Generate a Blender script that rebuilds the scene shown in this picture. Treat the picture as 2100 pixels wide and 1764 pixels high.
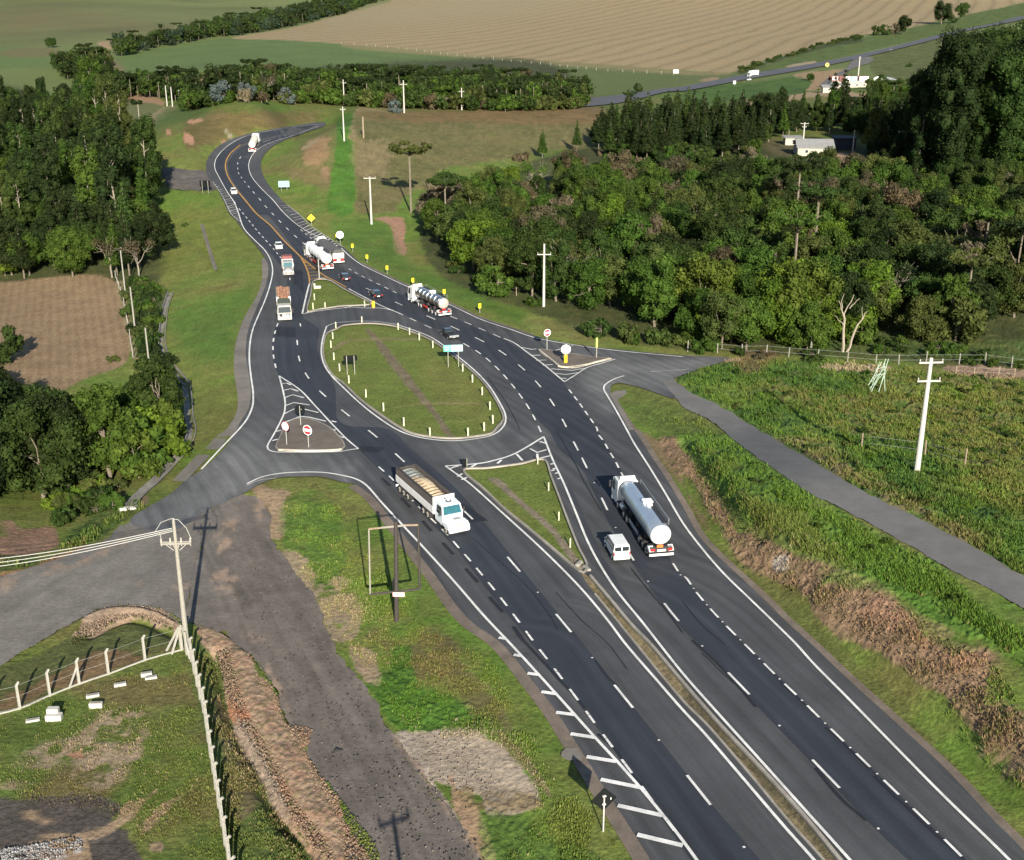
import bpy, math, random
import numpy as np
from mathutils import Vector, Matrix, Quaternion
from mathutils.geometry import delaunay_2d_cdt

R = math.radians
for o in list(bpy.data.objects):
    bpy.data.objects.remove(o)
scene = bpy.context.scene
col = scene.collection

# ---------------------------------------------------------------- camera, sky, sun, exposure
FPX, PITCH, CAMH = 2360.0, R(19.8), 52.0          # focal length in pixels of a 2100 wide picture
cd = bpy.data.cameras.new('camera')
cam = bpy.data.objects.new('camera', cd)
col.objects.link(cam)
cam.location = (0, 0, CAMH)
cam.rotation_euler = (R(90) - PITCH, 0, 0)
cd.sensor_width = 36
cd.lens = FPX / 2100 * 36
cd.clip_start = 1
cd.clip_end = 20000
scene.camera = cam

SUN_EL, SUN_AZ = R(21.7), R(169.1)                # azimuth clockwise from +Y
world = bpy.data.worlds.new("World")
scene.world = world
world.use_nodes = True
wn = world.node_tree.nodes
wn.clear()
wo = wn.new('ShaderNodeOutputWorld')
wb = wn.new('ShaderNodeBackground')
ws = wn.new('ShaderNodeTexSky')
ws.sky_type = 'NISHITA'
ws.sun_disc = False
ws.sun_elevation = SUN_EL
ws.sun_rotation = SUN_AZ
ws.altitude = 900
ws.air_density = 1.0
ws.dust_density = 0.8
wb.inputs['Strength'].default_value = 0.075
world.node_tree.links.new(ws.outputs[0], wb.inputs[0])
world.node_tree.links.new(wb.outputs[0], wo.inputs[0])

sd = bpy.data.lights.new('sun', 'SUN')
sd.energy = 5.0
sd.angle = R(0.5)
sd.color = (1.0, 0.91, 0.77)
sun = bpy.data.objects.new('sun', sd)
col.objects.link(sun)
to_sun = Vector((math.cos(SUN_EL) * math.sin(SUN_AZ), math.cos(SUN_EL) * math.cos(SUN_AZ), math.sin(SUN_EL)))
sun.rotation_euler = (-to_sun).to_track_quat('-Z', 'Y').to_euler()
sun.location = to_sun * 300

scene.view_settings.view_transform = 'Standard'
scene.view_settings.look = 'None'
scene.view_settings.gamma = 1
scene.view_settings.use_curve_mapping = False
scene.view_settings.exposure = 1.05
scene.render.engine = 'CYCLES'
scene.cycles.max_bounces = 5
scene.cycles.diffuse_bounces = 2
scene.cycles.transparent_max_bounces = 4

# ---------------------------------------------------------------- tagging and small helpers
def tag(o, label=None, cat=None, group=None, kind=None):
    if label: o['label'] = label
    if cat: o['category'] = cat
    if group: o['group'] = group
    if kind: o['kind'] = kind
    return o

def empty(name, loc=(0, 0, 0), rz=0.0, label=None, cat=None, group=None):
    o = bpy.data.objects.new(name, None)
    o.empty_display_size = 0.3
    col.objects.link(o)
    o.location = loc
    o.rotation_euler = (0, 0, rz)
    tag(o, label, cat, group)
    return o

def copy_tree(o, parent=None):
    c = o.copy()
    col.objects.link(c)
    c.parent = parent
    for ch in CHILD.get(o.name, []):
        copy_tree(ch, c)
    return c
CHILD = {}

def mesh_obj(name, verts, faces, mats, parent=None, fmat=None, smooth=False, attrs=None, colr=None):
    me = bpy.data.meshes.new(name)
    verts = np.asarray(verts, dtype=np.float32)
    if isinstance(faces, np.ndarray):
        nf, k = faces.shape
        me.vertices.add(len(verts)); me.vertices.foreach_set('co', verts.ravel())
        me.loops.add(nf * k); me.loops.foreach_set('vertex_index', faces.astype(np.int32).ravel())
        me.polygons.add(nf); me.polygons.foreach_set('loop_start', np.arange(0, nf * k, k, dtype=np.int32))
        me.update(calc_edges=True)
    else:
        me.from_pydata(verts.tolist(), [], faces)
    if not isinstance(mats, (list, tuple)): mats = [mats]
    for m in mats: me.materials.append(m)
    if fmat is not None: me.polygons.foreach_set('material_index', np.asarray(fmat, dtype=np.int32))
    if smooth: me.polygons.foreach_set('use_smooth', np.ones(len(me.polygons), dtype=bool))
    if attrs:
        for an, (ty, arr) in attrs.items():
            a = me.attributes.new(an, ty, 'POINT')
            arr = np.asarray(arr, dtype=np.float32)
            a.data.foreach_set({'FLOAT': 'value', 'FLOAT_COLOR': 'color', 'FLOAT_VECTOR': 'vector'}[ty], arr.ravel())
    me.update()
    o = bpy.data.objects.new(name, me)
    col.objects.link(o)
    if parent is not None:
        o.parent = parent
        CHILD.setdefault(parent.name, []).append(o)
    return o

# ---------------------------------------------------------------- materials
MATS = {}
def mat(name, color, rough=0.6, metal=0.0, noise=0.12, scale=3.0, spec=0.5, coat=0.0, emit=None, bump=0.0):
    if name in MATS: return MATS[name]
    m = bpy.data.materials.new(name)
    m.use_nodes = True
    nt = m.node_tree
    b = nt.nodes['Principled BSDF']
    b.inputs['Roughness'].default_value = rough
    b.inputs['Metallic'].default_value = metal
    b.inputs['Specular IOR Level'].default_value = spec
    b.inputs['Coat Weight'].default_value = coat
    tc = nt.nodes.new('ShaderNodeTexCoord')
    n = nt.nodes.new('ShaderNodeTexNoise'); n.inputs['Scale'].default_value = scale; n.inputs['Detail'].default_value = 5
    nt.links.new(tc.outputs['Object'], n.inputs['Vector'])
    mr = nt.nodes.new('ShaderNodeMapRange')
    mr.inputs['From Min'].default_value = 0.3; mr.inputs['From Max'].default_value = 0.7
    mr.inputs['To Min'].default_value = 1 - noise; mr.inputs['To Max'].default_value = 1 + noise * 0.6
    nt.links.new(n.outputs['Fac'], mr.inputs['Value'])
    mx = nt.nodes.new('ShaderNodeVectorMath'); mx.operation = 'MULTIPLY'
    mx.inputs[0].default_value = color[:3]
    nt.links.new(mr.outputs[0], mx.inputs[1])
    nt.links.new(mx.outputs[0], b.inputs['Base Color'])
    if bump:
        bp = nt.nodes.new('ShaderNodeBump'); bp.inputs['Strength'].default_value = bump; bp.inputs['Distance'].default_value = 0.05
        nt.links.new(n.outputs['Fac'], bp.inputs['Height']); nt.links.new(bp.outputs[0], b.inputs['Normal'])
    if emit:
        b.inputs['Emission Color'].default_value = (*emit[:3], 1); b.inputs['Emission Strength'].default_value = emit[3]
    MATS[name] = m
    return m

# ---------------------------------------------------------------- numpy noise
def _hash(ix, iy, seed):
    h = (ix.astype(np.int64) * 374761393 + iy.astype(np.int64) * 668265263 + seed * 974634777) & 0xFFFFFFFF
    h = ((h ^ (h >> 13)) * 1274126177) & 0xFFFFFFFF
    h = h ^ (h >> 16)
    return (h & 0xFFFFFF) / float(0xFFFFFF)
def vnoise(x, y, seed=0):
    ix, iy = np.floor(x), np.floor(y)
    fx, fy = x - ix, y - iy
    fx = fx * fx * (3 - 2 * fx); fy = fy * fy * (3 - 2 * fy)
    a = _hash(ix, iy, seed); b = _hash(ix + 1, iy, seed); c = _hash(ix, iy + 1, seed); d = _hash(ix + 1, iy + 1, seed)
    return (a * (1 - fx) + b * fx) * (1 - fy) + (c * (1 - fx) + d * fx) * fy
def fbm(x, y, scale=1.0, octv=4, seed=0, gain=0.5):
    s = np.zeros_like(x); amp = 1.0; tot = 0
    for k in range(octv):
        f = scale * 2 ** k
        s += amp * vnoise(x * f + 17.3 * k, y * f - 9.1 * k, seed + k); tot += amp; amp *= gain
    return s / tot            # 0..1, mean 0.5
def sstep(a, b, x):
    t = np.clip((x - a) / (b - a), 0, 1)
    return t * t * (3 - 2 * t)

# ---------------------------------------------------------------- picture <-> ground survey
TILE = {'A': (0, 0), 'B': (700, 0), 'C': (1400, 0), 'D': (0, 441.75), 'E': (700, 441.75), 'F': (1400, 441.75),
        'G': (0, 883.5), 'H': (700, 883.5), 'I': (1400, 883.5), 'J': (0, 1322.5), 'K': (700, 1322.5), 'L': (1400, 1322.5), 'Z': None}
def pts(s):
    """survey points read off the aerial photograph: 'K 10,20 30,40 Z 100,200' (Z: whole picture)"""
    out = []; t = 'Z'
    for w in s.split():
        if w in TILE: t = w; continue
        x, y = map(float, w.split(','))
        if t != 'Z': x, y = TILE[t][0] + x / 3, TILE[t][1] + y / 3
        out.append((x, y))
    return np.array(out)
CP, SP = math.cos(PITCH), math.sin(PITCH)
def slopes(u, v):
    """a = X/Y and dz/dY along the sight line through survey point (u, v)"""
    x = (np.asarray(u, float) - 1050) / FPX; y = (np.asarray(v, float) - 882) / FPX
    yy = CP - y * SP; zz = -SP - y * CP
    return x / yy, zz / yy
def project(X, Y, Z):
    dz = Z - CAMH
    depth = Y * CP - dz * SP
    up = Y * SP + dz * CP
    return 1050 + FPX * X / depth, 882 - FPX * up / depth

def smooth_line(p, step=12.0, closed=False):
    p = np.asarray(p, float)
    n = len(p); out = []
    rng = range(n if closed else n - 1)
    for i in rng:
        p1, p2 = p[i], p[(i + 1) % n]
        p0 = p[(i - 1) % n] if (closed or i > 0) else 2 * p1 - p2
        p3 = p[(i + 2) % n] if (closed or i < n - 2) else 2 * p2 - p1
        L = np.linalg.norm(p2 - p1); k = max(1, int(math.ceil(L / step)))
        d0, d1, d2 = [max(np.linalg.norm(q) ** 0.5, 1e-3) for q in (p1 - p0, p2 - p1, p3 - p2)]
        m1 = (p1 - p0) / d0 - (p2 - p0) / (d0 + d1) + (p2 - p1) / d1
        m2 = (p2 - p1) / d1 - (p3 - p1) / (d1 + d2) + (p3 - p2) / d2
        m1 = m1 * d1; m2 = m2 * d1
        for j in range(k):
            t = j / k; t2 = t * t; t3 = t2 * t
            out.append((2 * t3 - 3 * t2 + 1) * p1 + (t3 - 2 * t2 + t) * m1 + (-2 * t3 + 3 * t2) * p2 + (t3 - t2) * m2)
    if not closed: out.append(p[-1])
    return np.array(out)

def seg_dist(px, py, line, closed=False):
    """distance to a polyline, signed side (+ = right hand of its direction) and along-distance"""
    best = np.full(px.shape, 1e18); side = np.zeros(px.shape); along = np.zeros(px.shape); acc = 0.0
    n = len(line)
    for i in range(n if closed else n - 1):
        ax, ay = line[i]; bx, by = line[(i + 1) % n]
        dx, dy = bx - ax, by - ay; L2 = dx * dx + dy * dy + 1e-12; L = math.sqrt(L2)
        t = np.clip(((px - ax) * dx + (py - ay) * dy) / L2, 0, 1)
        ex, ey = px - ax - t * dx, py - ay - t * dy
        d = ex * ex + ey * ey
        m = d < best
        best = np.where(m, d, best)
        side = np.where(m, np.sign(ex * dy - ey * dx), side)
        along = np.where(m, acc + t * L, along)
        acc += L
    return np.sqrt(best), side, along
def inside(px, py, poly):
    r = np.zeros(px.shape, bool); n = len(poly)
    for i in range(n):
        x1, y1 = poly[i]; x2, y2 = poly[(i + 1) % n]
        if y1 == y2: continue
        c = ((y1 > py) != (y2 > py)) & (px < (x2 - x1) * (py - y1) / (y2 - y1) + x1)
        r ^= c
    return r
def sdf(px, py, poly, margin=40.0):
    """signed distance, positive inside; only computed near the polygon"""
    poly = np.asarray(poly)
    out = np.full(px.shape, -margin)
    m = (px > poly[:, 0].min() - margin) & (px < poly[:, 0].max() + margin) & (py > poly[:, 1].min() - margin) & (py < poly[:, 1].max() + margin)
    if not m.any(): return out
    d, _, _ = seg_dist(px[m], py[m], poly, True)
    out[m] = np.where(inside(px[m], py[m], poly), d, -d)
    return out
# ================================================================ TERRAIN
# height survey: (u, v, height) or (u, v, None, distance)
HP = [(0,1764,0),(500,1764,0),(1050,1764,0),(1600,1764,0),(2060,1764,0),(0,1350,0),(500,1300,0),(1050,1300,0),(1600,1300,0),
 (660,850,0),(1040,700,0),(850,600,0),(700,560,0),(1250,900,0),(1400,760,0),(1250,720,0),(560,780,0),(480,960,0),(860,800,0),
 (1700,740,0),(2100,750,0),(1900,900,0),(2100,1000,0),(2100,1300,0),(1000,1000,0),
 (620,480,1.2),(560,425,3.0),(500,420,3.6),(480,395,5),(440,350,6.8),(520,300,9.6),(600,272,10.8),(665,258,11.3),(470,310,9.0),(560,330,7.8),(600,400,4.4),
 (330,650,-3.0),(385,800,-3.0),(120,700,-5),(0,560,-5),(0,700,-5),(350,440,1.5),(380,520,-.5),(400,620,-1.5),(430,750,-1.0),(420,900,-1.2),(0,900,-4),(265,1045,-.8),(100,1000,-3),(0,1100,-.5),(350,960,-2),
 (500,520,0.8),(520,600,0),(480,700,0),
 (400,330,9.5),(420,290,12),(500,260,15),(540,228,19),(640,235,15),(440,235,18),(330,300,10),(300,260,9),
 (250,400,3),(100,400,2),(0,400,2),(200,300,5),(0,250,6),(270,215,9),(350,230,9),
 (640,310,12),(690,262,15),(720,232,16),(700,330,10),(700,400,5.5),(760,240,15),(760,330,9),(700,450,3),(780,460,1.5),(850,500,0),
 (1000,232,12),(1200,228,9),(1000,300,7),(1200,300,4),(900,370,4.5),(1150,340,2.5),
 (1000,500,0),(1500,450,0),(2000,450,0),(1300,640,0),(1650,700,0),(2000,690,0),(1100,600,0),
 (1300,330,3),(1660,312,3.3),(1700,340,3),(2000,360,2),(2100,380,2),(1500,320,3),
 (400,205,None,640),(700,205,None,650),(1000,205,None,680),(1200,213,None,700),(1100,190,None,790),(1180,175,None,840),
 (1380,185,None,775),(1540,157,None,880),(1830,101,None,1150),(1990,62,None,1450),(2100,35,None,1650),
 (1700,200,None,640),(1850,200,None,640),(1600,212,None,640),(1740,176,None,760),(1850,170,None,770),(1950,240,None,560),(1800,260,None,520),
 (230,140,None,1000),(600,150,None,820),(900,160,None,820),(600,90,None,1180),(300,115,None,1120),(900,110,None,1150),(1300,140,None,1000),(1500,143,None,970),
 (1300,70,None,1450),(1700,90,None,1230),(1000,60,None,1600),(1700,20,None,2000),(1000,0,None,2300),(1500,0,None,2300),(2100,0,None,2100),(600,20,None,2100),
 (180,190,None,800),(100,190,None,850),(0,130,None,1050),(150,110,None,1150),(0,60,None,1600),(300,50,None,1600),(0,0,None,2300),(400,0,None,2500),
 (0,-70,None,3600),(1050,-70,None,3600),(2100,-70,None,3400)]
def _survey():
    P, H = [], []
    for h in HP:
        a, s = slopes(h[0], h[1])
        if h[2] is not None: Y = (CAMH - h[2]) / -s; z = h[2]
        else: Y = h[3]; z = CAMH + s * Y
        P.append((a * 3.0, math.log(Y))); H.append(z)
    for a in (-0.9, -0.65, 0.65, 0.9):
        for Y, z in ((45, 0), (80, 0), (150, 0), (300, 2), (600, 7), (1200, 25), (2500, 75), (4000, 110)):
            P.append((a * 3, math.log(Y))); H.append(z)
    for a in (-0.4, 0, 0.4):
        P.append((a * 3, math.log(40))); H.append(0); P.append((a * 3, math.log(7000))); H.append(150)
    P = np.array(P); H = np.array(H); n = len(P)
    def K(r2): return 0.5 * r2 * np.log(r2 + 1e-12)
    r2 = ((P[:, None] - P[None]) ** 2).sum(-1)
    A = np.zeros((n + 3, n + 3)); A[:n, :n] = K(r2) + np.eye(n) * 2e-4
    A[:n, n] = 1; A[:n, n + 1:] = P; A[n, :n] = 1; A[n + 1:, :n] = P.T
    w = np.linalg.solve(A, np.concatenate([H, [0, 0, 0]]))
    def ev(a, ly):
        out = np.zeros(a.shape)
        q = np.stack([a.ravel() * 3.0, ly.ravel()], 1); res = np.empty(len(q))
        for i in range(0, len(q), 20000):
            c = q[i:i + 20000]
            d2 = ((c[:, None] - P[None]) ** 2).sum(-1)
            res[i:i + 20000] = K(d2) @ w[:n] + w[n] + c @ w[n + 1:]
        return res.reshape(a.shape)
    return ev
_ev = _survey()
GA = np.linspace(-1.0, 1.0, 401); LY0, LY1, NY = math.log(38), math.log(7500), 661
GL = np.linspace(LY0, LY1, NY)
_ga, _gl = np.meshgrid(GA, GL, indexing='ij')
HG = _ev(_ga, _gl)
_gy = np.exp(_gl)
# the highway, the junction and the yard are level: flatten everything close
HG = HG * sstep(0.05, 0.5, np.abs(HG)) + 0

def flatpos(p):
    a, s = slopes(p[:, 0], p[:, 1]); Y = CAMH / -s
    return np.stack([a * Y, Y], 1)
# the bank right of the highway rises from the outer gutter up to the gravel lane
RR_EDGE = pts('E 1650,1060 1660,1110 1700,1190 1790,1325 H 1800,0 1900,150 2000,300 2100,470 I 100,650 200,760 350,900 500,1040 640,1180 800,1325 L 1000,200 1320,490 1640,790 1900,1070 2060,1230 2240,1440 2500,1730')
_edge = flatpos(smooth_line(RR_EDGE, 30))
_gx = _ga * _gy
_m = (_gy < 200) & (_gx > -5) & (_gx < 400)
_d, _s, _al = seg_dist(_gx[_m], _gy[_m], _edge)
# heading goes towards the camera, so the bank is on the left hand
_bank = 3.5 * sstep(1.4, 6.6, _d) * (_s < 0) * (1 - sstep(112, 152, _gy[_m])) + 0.8 * sstep(6, 14, _d) * (_s < 0) * (1 - sstep(112, 150, _gy[_m]))
HG[_m] += _bank

def hgt(X, Y):
    X = np.asarray(X, float); Y = np.maximum(np.asarray(Y, float), 38.5)
    fa = np.clip((X / Y + 1.0) / 2.0 * 400, 0, 399.999); fl = np.clip((np.log(Y) - LY0) / (LY1 - LY0) * (NY - 1), 0, NY - 1.001)
    i = fa.astype(int); j = fl.astype(int); fa = fa - i; fl = fl - j
    return (HG[i, j] * (1 - fa) + HG[i + 1, j] * fa) * (1 - fl) + (HG[i, j + 1] * (1 - fa) + HG[i + 1, j + 1] * fa) * fl

def ground(uv, off=0.0):
    """survey points -> points on the ground"""
    uv = np.atleast_2d(np.asarray(uv, float))
    a, s = slopes(uv[:, 0], uv[:, 1])
    n = len(uv); Y = np.full(n, np.nan)
    ys = np.exp(np.linspace(math.log(42), math.log(7000), 700))
    lo = np.full(n, 42.0); hi = np.full(n, 7000.0); found = np.zeros(n, bool)
    for c0 in range(0, n, 4000):
        sl = slice(c0, c0 + 4000)
        A = a[sl][:, None]; S = s[sl][:, None]
        F = (CAMH + S * ys[None]) - hgt(A * ys[None], np.broadcast_to(ys[None], (A.shape[0], len(ys))))
        neg = F < 0
        k = np.argmax(neg, 1); ok = neg.any(1)
        k = np.where(ok, np.maximum(k, 1), len(ys) - 1)
        lo[sl] = ys[k - 1]; hi[sl] = ys[k]
    for _ in range(24):
        mid = 0.5 * (lo + hi)
        f = CAMH + s * mid - hgt(a * mid, mid)
        below = f < 0
        hi = np.where(below, mid, hi); lo = np.where(below, lo, mid)
    Y = 0.5 * (lo + hi); X = a * Y
    return np.stack([X, Y, hgt(X, Y) + off], 1)
def G1(u, v, off=0.0):
    return Vector(ground([(u, v)], off)[0])

# ---------------------------------------------------------------- outlines of the paved areas
MAIN = pts('''K 2300,1960 1900,1325 1720,1040 1640,920 1530,740 1440,600 1340,440 1180,230 990,0
 H 780,1160 560,870 300,540 205,420 150,375 90,335 0,318 G 2000,290 1850,285 1700,295 1600,330 1500,390 1300,480 1050,620 800,560 1060,385 1150,300 1250,240 1400,90 1440,30
 D 1470,1290 1530,1190 1545,1090 1528,960 1512,850 1530,700 1585,560 1635,430 1652,340 1635,275 1560,170 1500,100 1440,20
 A 1415,1325 1365,1220 1310,1130 1275,1080 1270,1000 1305,940 1375,882 1500,833 1650,802 1800,778 2002,757
 A 2005,772 1850,828 1700,892 1625,955 1603,1020 1628,1100 1695,1190 1760,1260 1840,1325
 D 1900,70 2030,150 E 10,195 120,295 260,365 390,425 680,550 860,633 1050,697 1180,742 1420,795 1700,828 2100,866
 F 0,866 290,884 240,905 100,950 0,985 E 2040,1010 1980,1030 2060,1130 1830,1060 1690,1035 1655,1060 1665,1110 1700,1190 1790,1325''')
MAIN = np.concatenate([MAIN, RR_EDGE[4:]])
CEN = pts('D 2012,735 1992,800 1990,860 2010,935 2060,1005 E 0,1030 110,1135 215,1215 355,1310 H 430,22 560,47 700,55 830,42 930,20 E 960,1310 997,1265 975,1195 905,1078 838,1000 690,875 550,775 440,728 345,695 230,676 100,676 0,690 D 2075,705')
CEN_IN = CEN
GORE_IN = pts('G 1700,110 1715,124 1900,132 2080,126 H 0,124 Z 706,918 690,893 670,877 640,865 612,862 590,872 573,905')
LOW_IN = pts('H 752,252 900,238 1100,212 1250,188 1290,290 1340,420 1400,580 1460,730 1512,845 1490,880 1440,850 1350,775 1250,690 1130,590 1000,485 870,360')
TOP_IN = pts('D 1932,412 2010,402 2060,425 2100,452 E 0,452 100,505 185,552 100,562 0,566 D 2040,575 1960,586 1893,598 1912,500')
RG_IN = pts('E 1215,838 1350,850 1560,884 1660,890 1570,910 1500,930 1440,945 1370,942 1335,935 1300,905')
MED = pts('H 1478,880 1530,900 1640,1030 1800,1220 1890,1310 K 2100,240 L 200,470 500,790 760,1080 960,1325 1260,1700 1160,1700 860,1325 650,1090 400,790 150,500 K 2100,350 H 1815,1322 1700,1180 1560,1010')
GRAVEL = pts('E 1980,1030 2040,1005 2070,1040 F 20,1075 240,1180 450,1312 I 750,158 1090,362 1430,532 1800,722 2100,902 2500,1150 2500,1330 2100,1098 1850,955 1620,845 1430,724 1260,634 1060,524 780,380 620,274 400,124 F 240,1322 130,1245 0,1182 E 2060,1130 ')
LEFTRD = pts('G 1300,480 1250,560 1230,700 1180,900 1140,1080 1110,1180 980,1120 820,1085 640,1095 540,1135 240,1302 J 0,130 -400,300 -400,-230 G 0,898 200,843 420,763 620,683 800,560 1050,500')
TRACK = pts('G 1500,390 1590,400 1660,500 1655,650 1735,760 1870,950 1960,1080 2050,1325 K 80,190 200,330 300,520 400,650 540,830 700,1060 880,1325 1100,1700 100,1700 20,1000 J 2030,890 1900,700 1900,560 1770,490 1690,270 1530,60 G 1330,1230 1160,1180 1110,1180 1140,1080 1180,900 1230,700 1250,560 1300,480')
FARRD = pts('C -95,570 -400,640 B 1300,655 1310,628 1500,610 1700,590 1900,562 2100,537 C 0,537 400,462 900,378 1300,290 1600,212 1740,182 1900,150 2100,105 2100,118 1900,165 1740,198 1600,235 1300,312 900,405 400,492 0,565')
FARTURN = pts('C 1060,360 1170,358 1170,380 1060,420 960,480 890,530 845,530 900,480 1010,420')
LEFTLANE = pts('A 985,1042 1200,1048 1290,1060 1300,1110 1330,1165 1200,1172 1040,1160 1010,1100')
POLY = dict(main=smooth_line(MAIN, 14, True), gravel=smooth_line(GRAVEL, 14, True), left=smooth_line(LEFTRD, 14, True),
            track=smooth_line(TRACK, 14, True), far=smooth_line(FARRD, 14, True), turn=smooth_line(FARTURN, 14, True), lane=smooth_line(LEFTLANE, 14, True))
HOLES = dict(cen=smooth_line(CEN, 10, True), gore=smooth_line(GORE_IN, 10, True), low=smooth_line(LOW_IN, 10, True), top=smooth_line(TOP_IN, 10, True),
             rg=smooth_line(RG_IN, 10, True), med=smooth_line(MED, 14, True))

# ---------------------------------------------------------------- ground sheet
STEP = 2.7
rows = []
v = 2150.0
while True:
    a_, s_ = slopes(1050, v)
    Y = CAMH / -s_
    if Y > 800: break
    rows.append(float(Y)); v -= STEP
Y = rows[-1]
while Y < 7000:
    Y *= 1.0065 if Y < 2600 else 1.03
    rows.append(Y)
rows = np.array(rows)
cols_ = np.arange(-1150, 1150.1, STEP) / (FPX * 1.02)
cols_ = np.concatenate([np.linspace(-1.0, cols_[0], 40)[:-1], cols_, np.linspace(cols_[-1], 1.0, 40)[1:]])
NR, NC = len(rows), len(cols_)
gY, gA = np.meshgrid(rows, cols_, indexing='ij')
gY = gY.ravel(); gA = gA.ravel(); gX = gA * gY
gZ = hgt(gX, gY)
gU, gV = project(gX, gY, gZ)
N_ = len(gX)
nA = fbm(gX, gY, 0.9, 5, 1, .62)              # ~1 m
nB = fbm(gX, gY, 0.16, 4, 7)             # ~6 m
nC = fbm(gX, gY, 0.03, 4, 21)            # ~30 m
nD = fbm(gX, gY, 3.1, 3, 33, .6)             # ~0.3 m
nW = fbm(gX, gY, 0.006, 4, 55)           # ~150 m
fine = np.clip(gY / 1000, 0.1, 1)
C_ = np.empty((N_, 3)); 
def c3(*c): return np.array(c, float)
GR = c3(0.062, 0.098, 0.018); GRY = c3(0.100, 0.098, 0.030); GRD = c3(0.030, 0.048, 0.012); STRAW = c3(0.18, 0.145, 0.07)
SOIL = c3(0.25, 0.175, 0.115); PINK = c3(0.30, 0.18, 0.125); PALE = c3(0.36, 0.31, 0.24); BROWN = c3(0.17, 0.105, 0.055); GREYD = c3(0.085, 0.078, 0.068)
FIELD = c3(0.280, 0.218, 0.122); PASTURE = c3(0.108, 0.138, 0.046)
# base: short grass with yellow and dark tufts
t = sstep(0.3, 0.7, nB * 0.5 + nC * 0.5)[:, None]
C_[:] = GR * (1 - t) + GRY * t
C_ *= (0.9 + 0.6 * nA)[:, None]
dispA = np.full(N_, 0.06)                # tuft height
def paint(poly, colr, soft=3.0, wob=6.0, op=1.0, disp=None, tex=None, smooth=True, breakup=0.0, nz=None):
    """lay a ground cover patch; its rim follows the lie of the soil, not a ruler"""
    p = smooth_line(poly, 12, True) if smooth else poly
    d = sdf(gU, gV, p, 60.0)
    if wob: d = d + (nA - 0.5) * wob * 2 + (nB - 0.5) * wob * 1.5
    m = sstep(-soft, soft, d) * op
    if breakup:
        q = nB if nz is None else nz
        m = m * sstep(breakup - 0.12, breakup + 0.12, q)
    c = colr if tex is None else colr * tex[:, None]
    k = m > 0.003
    C_[k] = C_[k] * (1 - m[k])[:, None] + (c[k] if tex is not None or getattr(c, 'ndim', 1) == 2 else c) * m[k][:, None]
    if disp is not None: dispA[k] = dispA[k] * (1 - m[k]) + disp * m[k]
    return m
tA = 0.7 + 0.6 * nA; tD = 0.65 + 0.7 * nD; tB = 0.6 + 0.8 * nB
# far slopes
far = sstep(760, 900, gY)
C_ = C_ * (1 - far)[:, None] + (PASTURE * (0.8 + 0.4 * nW)[:, None]) * far[:, None]
dispA[gY > 700] = 0.25
paint(pts('Z -300,-200 560,-200 590,10 420,40 300,85 100,95 -300,110'), c3(0.108, 0.124, 0.046), 6, 0, 0.9, tex=0.65 + 0.7 * nW)
paint(pts('A 0,90 500,60 1000,150 1250,130 1240,170 1000,190 400,180 0,190'), c3(0.12, 0.085, 0.045), 30, 0, 0.5)
paint(pts('A -300,330 360,330 350,400 100,420 -300,420'), c3(0.085, 0.125, 0.040), 2, 0)
paint(pts('A 0,318 360,305 360,335 0,338'), STRAW * 0.7, 2, 2, 0.7)
paint(pts('A 600,265 820,255 900,285 760,300 640,300'), c3(.33, .22, .14), 3, 3, 0.7)
paint(pts('A 660,380 1000,290 1500,232 2100,262 B 200,300 700,350 1200,395 1800,450 C 0,450 0,500 B 1600,590 1400,640 900,640 0,520 A 1200,520 780,510 600,460'), c3(0.085, 0.125, 0.040), 2, 0, tex=0.85 + 0.3 * nC)
paint(pts('A 640,450 690,370 760,420 740,470'), c3(.15, .115, .065), 8, 4, 0.8)
paint(pts('B 1250,390 2100,445 C 300,450 350,480 0,520 B 1900,600 1500,610'), c3(0.082, 0.100, 0.036), 3, 3, 0.7)
# the big ploughed and stubble field, its contour ridges
ga_ = ground(pts('Z 1500,125 1760,20 1400,60'))
dx_, dy_ = ga_[1, 0] - ga_[0, 0], ga_[1, 1] - ga_[0, 1]; L_ = math.hypot(dx_, dy_)
ph = ((gX - ga_[0, 0]) * -dy_ + (gY - ga_[0, 1]) * dx_) / L_
ph = ph + 9 * (nW - 0.5) * 2
ridge = 0.5 + 0.5 * np.sin(ph * 2 * math.pi / 27.0)
ridge2 = 0.5 + 0.5 * np.sin(ph * 2 * math.pi / 7.0)
fieldm = paint(pts('A 1430,235 1800,170 2100,95 B 200,40 330,-10 400,-200 C 2600,-200 2600,-60 2100,30 1800,80 1500,160 1200,200 900,270 600,350 400,400 330,440 0,432 B 1600,395 1200,372 800,340 400,300 0,272 A 2000,262 1700,245'),
      FIELD, 2, 0, tex=(0.62 + 0.48 * ridge ** .5 + 0.06 * ridge2 + 0.18 * (nC - .5) + 0.25 * (nA - .5)), disp=0.05)
paint(pts('B -100,60 400,10 1000,-100 1700,-80 1300,60 800,120 200,150 -100,160'), c3(.235, .205, .125), 30, 0, 0.6)
paint(pts('B 0,265 800,340 1600,395 C 330,435 900,260 905,272 340,452 B 1600,420 800,358 0,280'), c3(.22, .17, .09), 2, 2, 0.6)
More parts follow.
